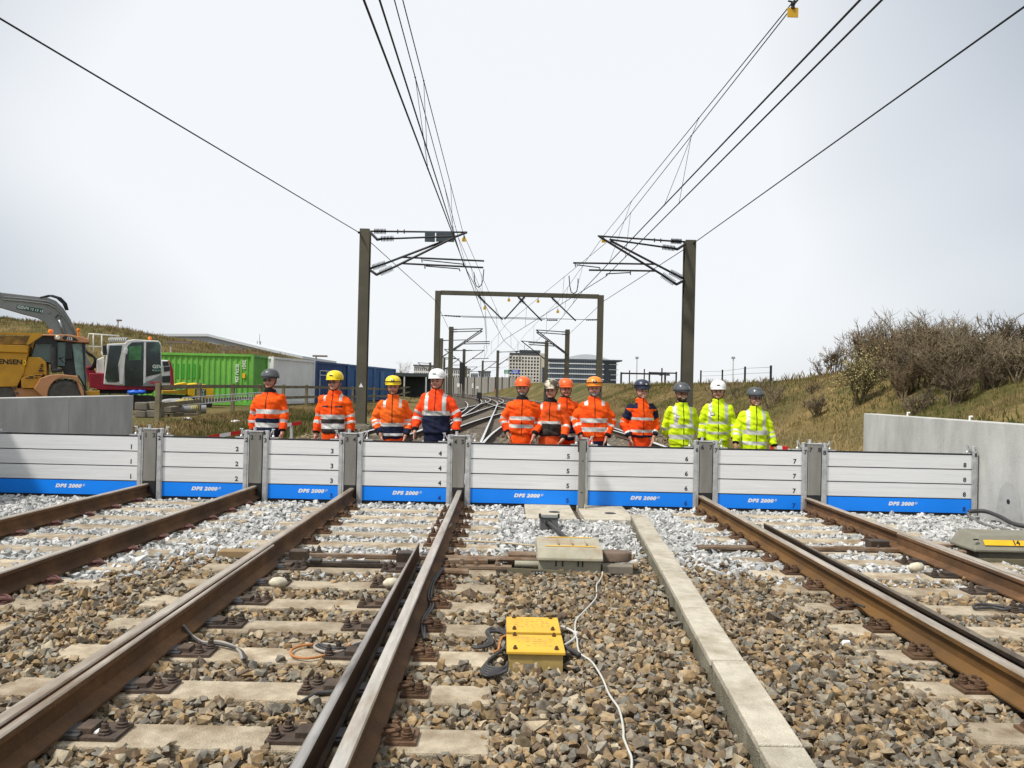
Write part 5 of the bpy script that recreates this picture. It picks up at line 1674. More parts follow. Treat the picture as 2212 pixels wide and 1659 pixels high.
ALU_RAIL = mat("pale_tube", (0.72, 0.70, 0.62), 0.5, 0, 0.1, 5)
YD, YE = 26.5, 30.5

du = empty("dump_truck", (q2(900, 1750, YD)[0], q2(900, 1750, YD)[1], 0.4), 0, "yellow articulated dumper with dusty orange cab roof behind the concrete wall", "dumper")
# skip: hollow tub with thick rim, narrower towards its floor
mb = MB()
T = [q2(*p, YD - 0.2) for p in ((-420, 690), (590, 705), (400, 870), (-420, 845))]
B = [q2(*p, YD - 0.2) for p in ((-420, 845), (400, 872), (385, 980), (-420, 950))]
C = [q2(*p, YD - 0.2) for p in ((-420, 950), (388, 978), (330, 1260), (230, 1450), (-420, 1450))]
mb.prism(B, NV * 2.4); mb.prism([p + (NV * 0.06) for p in C], NV * 2.2)
sk = mb.build("skip", DUMY, du, bev=0.02)
mb = MB(); inner = [p + (NV * 0.02) for p in [q2(*p, YD - 0.2) for p in ((-420, 840), (395, 866), (385, 860), (-420, 800))]]
rim = [q2(-420, 690, YD), q2(590, 705, YD), q2(600, 740, YD), q2(405, 868, YD), q2(375, 866, YD), q2(430, 740, YD), q2(-420, 715, YD)]
mb.prism([p + (NV * -0.25) for p in rim], NV * 0.1); mb.prism([p + (NV * 2.1) for p in [q2(-420, 690, YD), q2(560, 705, YD), q2(400, 868, YD), q2(-420, 845, YD)]], NV * 0.08)
mb.build("skip_rim", DUMY, sk)
mb = MB(); mb.prism([q2(*p, YD) for p in ((-420, 735), (410, 745), (370, 862), (-420, 838))], NV * 2.0); mb.build("load", mat("earth_load", (0.27, 0.175, 0.05), 0.95, 0, 0.4, 6, 0.6, 12, (0.16, 0.11, 0.05)), sk)
mb = MB(); mb.tube([q2(235 + 22 * math.cos(t), 682 + 22 * math.sin(t), YD - 0.2) for t in [k * 0.5 for k in range(14)]], 0.008, n=5); mb.build("lifting_ring", DUMY, sk)
pos = q2(160, 1105, YD - 0.2)
lettering("ENSEN", 0.215, pos + NV * 0.05 - U * 0.03, INK, sk, bold=0.006, ext=0.004, rot=FR)
lettering("S", 0.30, q2(5, 1120, YD - 0.2) + NV * 0.05 - U * 0.10, INK, sk, bold=0.012, ext=0.004, rot=FR)
mb = MB(); mb.ball(tuple(q2(335, 1115, YD - 0.2) + (NV * 0.05)), (0.07, 0.012, 0.10), 14, 8); em = mb.build("emblem", YELSIGN, sk)
mb = MB(); mb.ball(tuple(q2(340, 1112, YD - 0.2) + NV * 0.036), (0.025, 0.006, 0.025), 10, 6); mb.build("emblem_centre", INK, em)
# bonnet, chassis
bo = slab([(395, 1035), (560, 1040), (640, 1110), (650, 1290), (560, 1265), (460, 1275), (330, 1310), (300, 1330), (330, 1250)], YD - 0.1, YD + 1.7, q2, "bonnet", DUMY, du, 0.03)
slab([(330, 1310), (460, 1272), (600, 1265), (560, 1330), (480, 1470), (300, 1470), (290, 1340)], YD - 0.15, YD + 1.6, q2, "side_panel", DUMY, du, 0.02)
for (a, b, c, d) in ((540, 1215, 605, 1235), (550, 1185, 580, 1200), (565, 1155, 600, 1170), (570, 1132, 600, 1145), (485, 1285, 570, 1297), (405, 1302, 465, 1314), (485, 1318, 530, 1332), (360, 1322, 465, 1334)):
    slab([(a, b), (c, b), (c, d), (a, d)], YD - 0.17, YD - 0.05, q2, "louvre", INK, bo)
slab([(-420, 1440), (240, 1440), (240, 1470), (700, 1480), (650, 1610), (-420, 1640)], YD - 0.05, YD + 1.5, q2, "chassis", DUMD, du, 0.02)
# cab
slab([(430, 1030), (495, 760), (560, 735), (1180, 800), (1195, 1510), (1080, 1290), (900, 1290), (860, 1190), (640, 1120), (560, 1040)], YD + 0.35, YD + 1.5, q2, "cab_interior", CABK, du)
slab([(440, 1030), (500, 850), (720, 850), (715, 1120), (640, 1100), (560, 1040)], YD + 0.30, YD + 0.33, q2, "cab_pane", CGLASS, du)
slab([(800, 830), (915, 830), (905, 1160), (800, 1160)], YD + 0.28, YD + 0.31, q2, "cab_pane", CGLASS, du)
slab([(1005, 850), (1140, 850), (1190, 1450), (1100, 1290), (1060, 1290)], YD + 0.28, YD + 0.31, q2, "cab_pane", mat("pale_reflection_pane", (0.19, 0.29, 0.27), 0.15, 0.1, 0.5, 3.0), du)  # pale tone is a reflection painted into the pane colour
for pts in ([(720, 800), (795, 805), (795, 1180), (715, 1180)], [(915, 820), (1005, 830), (1010, 1060), (910, 1060)], [(1140, 840), (1165, 840), (1205, 1500), (1190, 1500)], [(495, 735), (755, 745), (755, 850), (495, 850)]):
    slab(pts, YD + 0.2, YD + 0.35, q2, "cab_pillar", CABK, du)
mb = MB(); mb.tube([q2(840, 1060, YD + 0.27), q2(890, 1120, YD + 0.27)], 0.012, n=5); mb.tube([q2(815, 1060, YD + 0.27), q2(880, 1040, YD + 0.27)], 0.012, n=5); mb.build("grab_handle", INK, du)
ro = slab([(575, 720), (960, 722), (1130, 752), (1250, 785), (1240, 835), (1100, 832), (760, 795), (755, 745), (580, 738)], YD + 0.1, YD + 1.6, q2, "cab_roof", DUMD, du, 0.03)
slab([(890, 752), (1000, 752), (1060, 775), (1095, 812), (960, 800), (885, 780)], YD + 0.085, YD + 0.1, q2, "roof_badge", INK, ro)
lettering("912", 0.125, q2(965, 780, YD + 0.075), WHITEP, ro, bold=0.004, ext=0.003, rot=FR)
for zx in (808, 905):
    mb = MB(); mb.lathe([(0.075, 0), (0.07, -0.04), (0.06, -0.05)], q2(zx, 765, YD + 0.1), axis=NV, n=16); mb.build("work_lamp", mat("lamp_glass", (0, 0, 0)) if zx == 808 else CABK, ro)
mb = MB(); mb.lathe([(0.04, -0.12), (0.04, 0.0), (0.08, 0.01), (0.08, 0.05), (0.075, 0.08), (0.05, 0.10), (0.01, 0.105)], q2(705, 695, YD + 0.5), n=14); mb.build("beacon", BEACON, ro, smooth=40)
mb = MB(); mb.tube([q2(750, 905, YD + 0.1), q2(752, 1185, YD + 0.1)], 0.09, n=14); mb.tube([q2(752, 1175, YD + 0.1), q2(760, 1225, YD + 0.1)], 0.10, n=14); mb.build("exhaust_stack", mat("sooty_steel", (0.05, 0.05, 0.053), 0.5, 0.4, 0.4, 12), du, smooth=40)
slab([(720, 1200), (860, 1190), (870, 1240), (720, 1260)], YD, YD + 0.4, q2, "air_filter", INK, du, 0.04)
# mudguard, wheels
mb = MB(); arc = []
for k in range(15):
    t = math.radians(200 - 200 * k / 14); arc.append((910 + 250 * math.cos(t), 1570 - 255 * math.sin(t)))
out = [(470, 1480), (560, 1330), (700, 1285), (850, 1275), (1080, 1300), (1140, 1560)]
mb.prism([q2(*p, YD - 0.25) for p in out + arc[::-1]], NV * 0.75); mb.build("mudguard", DUMD, du, bev=0.02)
def wheel(cx, cy, r, parent, Y=YD - 0.2, w=0.5):
    c = q2(cx, cy, Y)
    mb = MB()
    mb.lathe([(r * 0.56, 0.02), (r * 0.72, 0.0), (r * 0.93, 0.06), (r, 0.14), (r, w - 0.14), (r * 0.93, w - 0.06), (r * 0.7, w)], c, axis=NV, n=32)
    for k in range(22):
        a = 2 * math.pi * k / 22
        for h in (0, 1):
            U = Vector((math.cos(VA), math.sin(VA), 0)); a2 = a + 0.14 * h
            mb.box(c + U * (math.cos(a2) * r) + NV * (0.13 + 0.24 * h) + Vector((0, 0, math.sin(a2) * r)), (0.05, 0.27, 0.085), ry=-a2, rz=VA)
    wo = mb.build("wheel", TYRE, parent, smooth=35)
    mb = MB(); mb.lathe([(r * 0.57, 0.03), (r * 0.5, 0.10), (r * 0.25, 0.12), (r * 0.2, 0.04), (r * 0.05, 0.03)], c, axis=NV, n=24); mb.build("rim", DUMD, wo, smooth=35)
rw = 0.60
wheel(905, 1600, rw, du); wheel(-60, 1610, rw, du, YD - 0.1)
slab([(1145, 1515), (1385, 1505), (1390, 1570), (1145, 1580)], YD + 0.1, YD + 1.4, q2, "front_step", DUMY, du, 0.01)

# --- excavator
ex = empty("excavator", (q1(1100, 1050, YE)[0], q1(1100, 1050, YE)[1], 0.4), 0, "red and white tracked excavator with long grey boom behind the dumper", "excavator")
EXR = mat("excavator_red", (0.34, 0.014, 0.034), 0.5, 0, 0.1, 3.0, 0, None, (0.24, 0.014, 0.026))
EXW = mat("excavator_white", (0.74, 0.74, 0.72), 0.5, 0, 0.08, 3.0, 0, None, (0.56, 0.56, 0.53))
EXG = mat("excavator_grey", (0.235, 0.25, 0.245), 0.55, 0, 0.08, 2.0, 0.05, 20, (0.19, 0.20, 0.195))
GREENL = mat("dark_green_label", (0.005, 0.085, 0.06), 0.5, 0, 0.05)
slab([(735, 870), (860, 870), (870, 960), (1440, 975), (1435, 1010), (1300, 1012), (830, 1008), (740, 985)], YE + 0.2, YE + 2.3, q1, "turntable_deck", EXR, ex, 0.03)
slab([(705, 820), (760, 805), (800, 880), (860, 875), (862, 985), (740, 980)], YE + 0.6, YE + 1.6, q1, "boom_foot", EXR, ex, 0.03)
cabf = slab([(855, 962), (885, 628), (1030, 622), (1050, 600), (1100, 590), (1310, 602), (1332, 625), (1335, 975), (1185, 978), (1000, 972)], YE + 0.15, YE + 1.2, q1, "cab", EXW, ex, 0.03)
slab([(868, 905), (905, 642), (1010, 640), (1000, 700), (975, 800), (985, 935), (960, 945), (885, 942)], YE + 0.12, YE + 0.15, q1, "front_pane", mat("cab_glass_dark_reflections", (0.018, 0.032, 0.030), 0.1, 0, 0.6, 2.2, 0, None, (0.06, 0.13, 0.09), (0.5, 0.62), spec=0.6), cabf)  # green second colour paints the container's reflection into the glass
slab([(1030, 975), (1030, 700), (1060, 640), (1090, 615), (1190, 612), (1185, 975)], YE + 0.12, YE + 0.15, q1, "door_pane", mat("cab_glass_dark_reflections", (0, 0, 0)), cabf)
slab([(1205, 900), (1210, 612), (1310, 612), (1325, 640), (1328, 870)], YE + 0.12, YE + 0.15, q1, "rear_pane", mat("cab_glass_dark_reflections", (0, 0, 0)), cabf)
slab([(1065, 650), (1170, 640), (1165, 760), (1062, 765)], YE + 0.10, YE + 0.12, q1, "door_reflection", mat("green_reflection_pane", (0.05, 0.17, 0.06), 0.1, 0, 0.5, 3), cabf)  # green patch over the door pane, a painted container reflection
slab([(1022, 690), (1040, 690), (1012, 960), (988, 960), (985, 830)], YE + 0.08, YE + 0.15, q1, "cab_pillar", EXW, cabf)
slab([(1190, 605), (1206, 605), (1203, 975), (1184, 975)], YE + 0.08, YE + 0.15, q1, "cab_pillar", EXW, cabf)
sp = slab([(1185, 955), (1330, 885), (1332, 975), (1185, 978)], YE + 0.07, YE + 0.15, q1, "side_panel", EXG, cabf)
lettering("TB2150", 0.135, q1(1278, 950, YE + 0.06), mat("red_letters", (0.55, 0.01, 0.04), 0.5), sp, bold=0.004, shear=0.2, ext=0.003, rot=FR)
cw = slab([(1330, 760), (1385, 762), (1410, 790), (1412, 978), (1330, 978)], YE + 0.1, YE + 2.2, q1, "engine_cover", EXW, ex, 0.04)
slab([(1385, 765), (1410, 775), (1432, 850), (1440, 985), (1410, 990), (1405, 800)], YE + 0.05, YE + 2.3, q1, "counterweight", EXR, ex, 0.03)
for pts in ([(1340, 775), (1385, 772), (1398, 805), (1350, 812)], [(1352, 820), (1400, 815), (1402, 850), (1355, 858)], [(1340, 895), (1405, 890), (1405, 948), (1340, 948)]):
    slab(pts, YE + 0.06, YE + 0.1, q1, "vent_grille", CABK, cw)
sg = slab([(1263, 797), (1330, 797), (1330, 860), (1263, 860)], YE + 0.05, YE + 0.1, q1, "company_sign", GREENL, cabf)
lettering("GSV", 0.19, q1(1297, 817, YE + 0.04), WHITEP, sg, bold=0.003, ext=0.003, rot=FR); lettering("70 12 13 15", 0.075, q1(1297, 848, YE + 0.04), WHITEP, sg, ext=0.003, rot=FR)
mb = MB(); mb.lathe([(0.04, -0.1), (0.04, 0.0), (0.075, 0.01), (0.075, 0.07), (0.05, 0.11), (0.01, 0.115)], q1(1237, 592, YE + 0.5), n=14); mb.build("beacon", BEACON, cabf, smooth=40)
mb = MB(); mb.lathe([(0.04, -0.22), (0.04, 0.0), (0.07, 0.01), (0.075, 0.05), (0.05, 0.10), (0.01, 0.105)], q1(648, 522, YE + 0.6), n=14); mb.build("beacon", BEACON, ex, smooth=40)
# boom: box-section gooseneck
top_e = [(-420, 168), (0, 203), (240, 230), (400, 248), (462, 272), (525, 335), (582, 425), (638, 552), (700, 700), (790, 860)]
bot_e = [(-420, 245), (0, 325), (180, 378), (300, 408), (370, 448), (410, 505), (445, 560), (560, 720), (640, 850), (720, 930)]
Yb0 = YE + 0.85
mb = MB()
rings = []
for (a, b), (c, d) in zip(top_e, bot_e):
    A_, B_ = q1(a, b, Yb0), q1(c, d, Yb0)
    rings.append([B_, A_, A_ + (NV * 0.55), B_ + (NV * 0.55)])
mb.loft(rings); bmo = mb.build("boom", EXG, ex, bev=0.015)
sg = slab([(140, 303), (352, 340), (350, 376), (137, 338)], Yb0 - 0.012, Yb0 + 0.0, q1, "company_sign", GREENL, bmo)
aw = math.atan2(-(340 - 303), 212)
lettering("GSV", 0.155, q1(178, 328, Yb0 - 0.02), WHITEP, sg, rot=(math.pi / 2, -aw, VA), bold=0.003, ext=0.003)
lettering("70 12 13 15", 0.125, q1(283, 347, Yb0 - 0.02), WHITEP, sg, rot=(math.pi / 2, -aw, VA), bold=0.002, ext=0.003)
mb = MB(); pipe = [q1(a, b + o_, Yb0 - 0.05) for (a, b), o_ in zip([(-420, 190), (0, 225), (30, 262), (200, 275), (400, 300), (470, 335), (560, 440), (635, 590)], [0] * 8)]
mb.tube(pipe, 0.028, n=6); mb.build("hydraulic_pipe", EXG, bmo, smooth=True)
mb = MB(); mb.tube([p + Vector((0, 0, 0.10)) for p in pipe], 0.022, n=6); mb.build("hydraulic_pipe", EXG, bmo, smooth=True)
for k, o_ in enumerate((0, 18, 34)):
    mb = MB(); mb.tube([q1(330 + o_, 246, Yb0 + 0.15 * k), q1(400 + o_, 228, Yb0 + 0.15 * k), q1(470 + o_, 250, Yb0 + 0.15 * k), q1(520 + o_ * .8, 295, Yb0 + 0.15 * k), q1(545 + o_ * .5, 350, Yb0 + 0.15 * k)], 0.032, n=6); mb.build("hose", BLACKR, bmo, smooth=True)
mb = MB(); mb.lathe([(0.12, -0.03), (0.12, 0.0), (0.05, 0.0)], q1(483, 412, Yb0), axis=-NV, n=16); mb.lathe([(0.07, -0.03), (0.06, 0.03)], q1(405, 365, Yb0), axis=-NV, n=12); mb.build("pin_boss", EXG, bmo, smooth=40)
mb = MB(); mb.tube([q1(490, 430, Yb0 - 0.05), q1(530, 545, Yb0 - 0.05)], 0.05, n=8); mb.build("lift_cylinder", mat("chromed_rod", (0.30, 0.31, 0.31), 0.35, 0.6, 0.05), bmo, smooth=True)
for k in range(5):
    mb = MB(); o_ = k * 13
    mb.tube([q1(690 + o_ * .3, 640 + o_, YE + 0.5), q1(715 + o_ * .5, 690 + o_ * .6, YE + 0.45), q1(760 + o_ * .4, 720 + o_ * .4, YE + 0.4), q1(795 - o_ * .2, 755 + o_ * .3, YE + 0.45), q1(790 - o_ * .6, 820, YE + 0.5), q1(760 - o_ * .6, 835, YE + 0.6)], 0.04, n=6); mb.build("hose", BLACKR, ex, smooth=True)
slab([(795, 760), (860, 730), (862, 875), (800, 870)], YE + 0.4, YE + 1.5, q1, "side_box", EXW, ex, 0.03)
for pts in ([(722, 600), (735, 545), (985, 562)], [(770, 700), (770, 540)], [(840, 700), (840, 550)], [(710, 648), (840, 652)], [(838, 690), (845, 722), (865, 725)]):
    mb = MB(); mb.tube([q1(a, b, YE + 1.3) for a, b in pts], 0.028, n=6); mb.build("handrail", ALU_RAIL, ex, smooth=True)
mb = MB()
for k in range(9):
    mb.tube([q1(905 + 17 * k, 612, YE + 0.3), q1(900 + 17 * k, 585, YE + 0.4), q1(912 + 17 * k, 578, YE + 0.6), q1(925 + 17 * k, 600, YE + 0.8)], 0.03, n=5)
mb.build("roof_guard", mat("roof_guard_grey", (0.33, 0.33, 0.31), 0.6, 0.3, 0.3, 10), cabf, smooth=True)
slab([(848, 640), (882, 640), (885, 720), (850, 720)], YE - 0.1, YE - 0.05, q1, "mirror", CABK, ex, 0.02)
slab([(1025, 665), (1058, 668), (1050, 715), (1022, 705)], YE - 0.12, YE - 0.05, q1, "mirror", EXW, ex, 0.02)
U = Vector((math.cos(VA), math.sin(VA), 0.0))
for yy in (0.0, 1.9):
    mb = MB(); p0, p1_ = q1(690, 1030, YE), q1(1335, 1030, YE)
    zt, zb = 0.98, 0.38
    r = (zt - zb) / 2; zc_ = (zt + zb) / 2
    o_ = Vector((p0[0], p0[1], zc_)) + NV * yy
    LL = (p1_ - p0).length
    pts = [o_ + U * (r + r * math.cos(t)) + Vector((0, 0, r * math.sin(t))) for t in [math.pi / 2 + math.pi * k / 10 for k in range(11)]] + [o_ + U * (LL - r + r * math.cos(t)) + Vector((0, 0, r * math.sin(t))) for t in [-math.pi / 2 + math.pi * k / 10 for k in range(11)]]
    mb.prism(pts, NV * 0.5); ct = mb.build("crawler_track", mat("crawler_dark", (0.03, 0.028, 0.027), 0.8, 0.2, 0.4, 8, 0.4, 20), ex)
    for k in range(6):
        mb = MB(); mb.lathe([(0.16, 0), (0.15, -0.03), (0.05, -0.04)], o_ + U * (0.45 + k * (LL - 0.9) / 5) + Vector((0, 0, -0.05)), axis=NV, n=12); mb.build("roller", STEELK, ct, smooth=40)
slab([(760, 1008), (1280, 1010), (1250, 1040), (790, 1040)], YE + 0.5, YE + 1.8, q1, "undercarriage", CABK, ex)
mb = MB(); pb_ = q1(1105, 1030, YE - 0.3)
mb.ball(tuple(pb_), (0.26, 0.12, 0.10), 12, 8); mb.ball((pb_[0] + 0.2, pb_[1] + 0.15, pb_[2] + 0.02), (0.2, 0.12, 0.09), 12, 8)
bl = mb.v; bl = [(a + 0.02 * math.sin(b * 40 + c * 30), b, c + 0.02 * math.sin(a * 35)) for a, b, c in bl]; mb.v = bl
tag(mb.build("blue_bag", mat("blue_plastic", (0.01, 0.12, 0.62), 0.4, 0, 0.1), None, smooth=True), "crumpled bright blue bag lying below the excavator's red deck", "bag")

# --- containers
def corr_wall(mb, a, b, z0, z1, pitch=0.28, depth=0.036, mat_=0):
    a, b = Vector(a), Vector(b)
    d = b - a; L = d.length; d.normalize()
    nrm = Vector((d[1], -d[0], 0))
    k = max(2, int(round(L / pitch)))
    pts = []
    for i in range(k):
        s = L / k
        for f, o in ((0.0, 0), (0.30, 0), (0.48, 1), (0.82, 1)):
            pts.append(a + d * (s * (i + f)) - nrm * (depth * o))
    pts.append(b)
    n0 = len(mb.v)
    for p in pts: mb.v.append((p[0], p[1], z0)); mb.v.append((p[0], p[1], z1))
    for i in range(len(pts) - 1):
        mb.f.append((n0 + 2 * i, n0 + 2 * i + 2, n0 + 2 * i + 3, n0 + 2 * i + 1)); mb.m.append(mat_)

def container(c, ang, L, m, label, W=2.44, H=2.59, zb=0.45, frame=None):
    """c: near corner at the start of its long front, running L along ang"""
    t = empty("shipping_container", (c[0], c[1], zb), ang, label, "shipping container", "containers in the yard")
    d = Vector((1, 0, 0)); w = Vector((0, 1, 0))
    mb = MB()
    corr_wall(mb, (0.1, 0.05, 0), (L - 0.1, 0.05, 0), 0.15, H - 0.1); o1 = mb.build("front_wall", m, t, world=False)
    mb = MB(); corr_wall(mb, (L - 0.05, 0.1, 0), (L - 0.05, W - 0.1, 0), 0.15, H - 0.1); mb.build("end_wall", m, t, world=False)
    mb = MB(); corr_wall(mb, (0.05, W - 0.1, 0), (0.05, 0.1, 0), 0.15, H - 0.1); mb.build("end_wall", m, t, world=False)
    mb = MB(); corr_wall(mb, (L - 0.1, W - 0.05, 0), (0.1, W - 0.05, 0), 0.15, H - 0.1); mb.build("back_wall", m, t, world=False)
    mb = MB()
    for x in (0.06, L - 0.06):
        for y in (0.06, W - 0.06): mb.box((x, y, H / 2), (0.14, 0.14, H))
    for y in (0.05, W - 0.05):
        mb.box((L / 2, y, 0.08), (L - 0.28, 0.1, 0.155)); mb.box((L / 2, y, H - 0.065), (L - 0.28, 0.1, 0.12))
    for x in (0.05, L - 0.05):
        mb.box((x, W / 2, 0.08), (0.1, W - 0.28, 0.155)); mb.box((x, W / 2, H - 0.065), (0.1, W - 0.28, 0.12))
    mb.build("frame", frame or m, t, world=False)
    mb = MB(); mb.box((L / 2, W / 2, H - 0.04), (L - 0.2, W - 0.2, 0.03)); mb.build("roof", m, t, world=False)
    return t
GREENC = mat("container_green", (0.15, 0.42, 0.06), 0.55, 0, 0.1, 1.5, 0.05, 20, (0.105, 0.33, 0.045))
GREEND = mat("container_green_patch", (0.035, 0.27, 0.022), 0.55, 0, 0.06, 1.5)
WHITEC = mat("container_white", (0.76, 0.76, 0.75), 0.55, 0, 0.06, 1.5, 0, None, (0.66, 0.66, 0.64))
BLUEC = mat("container_blue", (0.018, 0.06, 0.19), 0.55, 0, 0.1, 1.5, 0, None, (0.013, 0.045, 0.14))
BLUEL = mat("container_light_blue", (0.035, 0.125, 0.31), 0.55, 0, 0.1, 1.5, 0, None, (0.03, 0.10, 0.25))
pc = at(545, 878, 39.7)
gc = container((pc[0] - 6.06, 39.7), 0.0, 6.06, GREENC, "bright green shipping container behind the excavator", zb=0.45)
pa_, pb2 = s1(1425, 790, 39.72), s1(1665, 915, 39.72)
mb = MB(); xa, xb = pa_[0] - (pc[0] - 6.06), pb2[0] - (pc[0] - 6.06)
corr_wall(mb, (round(xa / 0.279) * 0.279 * 1.0, 0.046, 0), (round(xb / 0.279) * 0.279, 0.046, 0), pb2[2] - 0.45, pa_[2] - 0.45, 0.279); mb.build("repainted_patch", GREEND, gc, world=False)
lettering("SCDU 226", 0.21, Vector(s1(1955, 870, 39.7)) + Vector((0, 0.03, 0)), WHITEP, gc, rot=(math.pi / 2, math.pi / 2, 0), ext=0.01, bold=0.004)
lettering("22G1", 0.21, Vector(s1(2013, 800, 39.7)) + Vector((0, 0.03, 0)), WHITEP, gc, rot=(math.pi / 2, math.pi / 2, 0), ext=0.01, bold=0.004)
mb = MB(); r_ = s1(2013, 890, 39.7); mb.box((r_[0] - (pc[0] - 6.06), 0.02, r_[2] - 0.45), (0.14, 0.05, 0.24)); mb.build("yellow_label", YELSIGN, gc, world=False)
ca = math.atan2(22, 2.9)
def row(k): return (-12.45 + 0.80 * k, 42.4 + 6.15 * k)
cc = [("white shipping container between the green one and the blue ones", WHITEC), ("dark blue shipping container with a pale handrail frame, next to the white one", BLUEC),
      ("blue shipping container between the worker with the yellow helmet and the mast", BLUEL), ("last blue shipping container in the row, beyond the mast", BLUEL)]
for k, (lab, m) in enumerate(cc):
    c_ = container(row(k), ca, 6.06, m, lab, zb=0.45)
    if k in (1, 2, 3):
        mb = MB()
        x0 = 0.6
        for (p, q) in (((x0, -0.06, 2.0), (x0 + 3.6, -0.06, 2.0)), ((x0, -0.06, 1.72), (x0 + 3.6, -0.06, 1.72)), ((x0, -0.06, 0.2), (x0, -0.06, 2.0)), ((x0 + 3.6, -0.06, 0.2), (x0 + 3.6, -0.06, 2.0)), ((x0 + 1.2, -0.06, 1.72), (x0 + 1.2, -0.06, 2.0)), ((x0 + 2.4, -0.06, 1.72), (x0 + 2.4, -0.06, 2.0))):
            mb.tube([p, q], 0.03, n=5)
        if k == 1: mb.build("handrail_frame", GALV, c_, world=False)
        else:
            mb2 = MB(); mb2.box((2.0, -0.01, 1.2), (1.0, 0.06, 2.1)); mb2.build("door", BLUEL, c_, world=False, bev=0.02)
# long flat-roofed site cabin behind the row
pk = at(855, 838, 80)
t = empty("site_shed", (pk[0], 80, 0.45), 0, "dark green open shed standing past the last blue container", "shed")
mb = MB(); mb.box((pk[0] + 0.6, 82, 2.75), (5.2, 5, 0.35)); mb.build("shed_roof", mat("shed_dark", (0.04, 0.05, 0.05), 0.6, 0, 0.2, 3), t)
for dx in (-1.9, 0.9, 3.1):
    mb = MB(); mb.box((pk[0] + dx, 79.6, 1.52), (0.14, 0.14, 2.15)); mb.build("shed_post", GALV, t)
mb = MB(); mb.box((pk[0] + 0.6, 84.3, 1.52), (5, 0.1, 2.15)); mb.build("back_wall", mat("shed_dark", (0, 0, 0)), t)

# --- wooden fence
fence = empty("wooden_fence", (-10.5, 25, 0.3), 0, "weathered wooden post and rail fence along the yard", "fence")
FP = []
for (x, yt, yb, h) in ((342, 838, 920, 1.12), (430, 838, 895, 1.12), (503, 833, 876, 1.12)):
    pass
fpts = [(342, 23.0), (430, 28.5), (503, 33.0), (562, 36.0), (612, 38.5), (662, 41.5), (712, 45), (762, 50), (808, 56), (845, 62), (872, 72), (886, 86)]
Fp = []
for (x, Y) in fpts:
    p = at(x, 850, Y); g = ground_z(p[0], Y); Fp.append(Vector((p[0], Y, g)))
# the fence stands on the yard side of the container row only up to the row; beyond it runs in front
for i, p in enumerate(Fp):
    mb = MB(); mb.box((p[0], p[1], p[2] + 0.54), (0.13, 0.13, 1.2)); mb.build("fence_post", WOODF, fence)
for a, b in zip(Fp, Fp[1:]):
    for h in (1.02, 0.50):
        d = (b - a); n_ = Vector((d[1], -d[0], 0)).normalized() * 0.085
        A_, B_ = a + n_ + Vector((0, 0, h)), b + n_ + Vector((0, 0, h))
        mb = MB(); mb.prism([A_ + Vector((0, 0, -0.065)), A_ + Vector((0, 0, 0.065)), A_ + n_ * 0.45 + Vector((0, 0, 0.065)), A_ + n_ * 0.45 + Vector((0, 0, -0.065))], B_ - A_); mb.build("fence_rail", WOODF, fence)
# ladder lying along the fence
la = Fp[1] + Vector((0.30, -0.4, 0.62)); lb = Fp[5] + Vector((0.35, 0, 0.72))
la, lb = at(395, 876, 26.6), at(590, 858, 37.0)
ld = empty("aluminium_ladder", la, 0, "long aluminium ladder lying along the wooden fence's lower rail", "ladder")
up = Vector((0, 0, 0.26))
for o in (Vector((0, 0, 0)), up):
    mb = MB(); mb.tube([la + o, lb + o], 0.022, n=6); mb.build("ladder_rail", GALV, ld)
for k in range(34):
    p = la.lerp(lb, (k + 0.5) / 34)
    mb = MB(); mb.tube([p, p + up], 0.018, n=5); mb.build("rung", GALV, ld)

# yellow plant hood beside the excavator
YY = 34.0
yp = empty("yellow_plant", (q1(1600, 1010, YY)[0], q1(1600, 1010, YY)[1], 0.42), 0, "low yellow machine with rounded hood and green sign behind the wooden fence", "machine")
PY = mat("plant_yellow", (0.74, 0.47, 0.008), 0.45, 0, 0.06, 3)
slab([(1440, 962), (1530, 945), (1545, 955), (1550, 985), (1440, 985)], YY, YY + 1.2, q1, "hood", PY, yp, 0.03)
slab([(1550, 960), (1620, 950), (1745, 972), (1750, 985), (1770, 1010), (1765, 1078), (1700, 1080), (1550, 1055)], YY, YY + 1.2, q1, "hood", PY, yp, 0.05)
slab([(1340, 1015), (1550, 1010), (1550, 1045), (1345, 1040)], YY + 0.1, YY + 1.0, q1, "arm", mat("plant_ochre", (0.45, 0.26, 0.015), 0.6, 0, 0.2, 6), yp, 0.02)
slab([(1340, 1045), (1760, 1060), (1750, 1150), (1340, 1140)], YY + 0.2, YY + 1.1, q1, "under_frame", CABK, yp)
sg = slab([(1612, 1000), (1702, 1003), (1700, 1056), (1610, 1053)], YY - 0.012, YY, q1, "company_sign", GREENL, yp)
lettering("GSV", 0.19, q1(1657, 1018, YY - 0.02), WHITEP, sg, ext=0.003, rot=FR); lettering("70 12", 0.14, q1(1657, 1042, YY - 0.02), WHITEP, sg, ext=0.003, rot=FR)

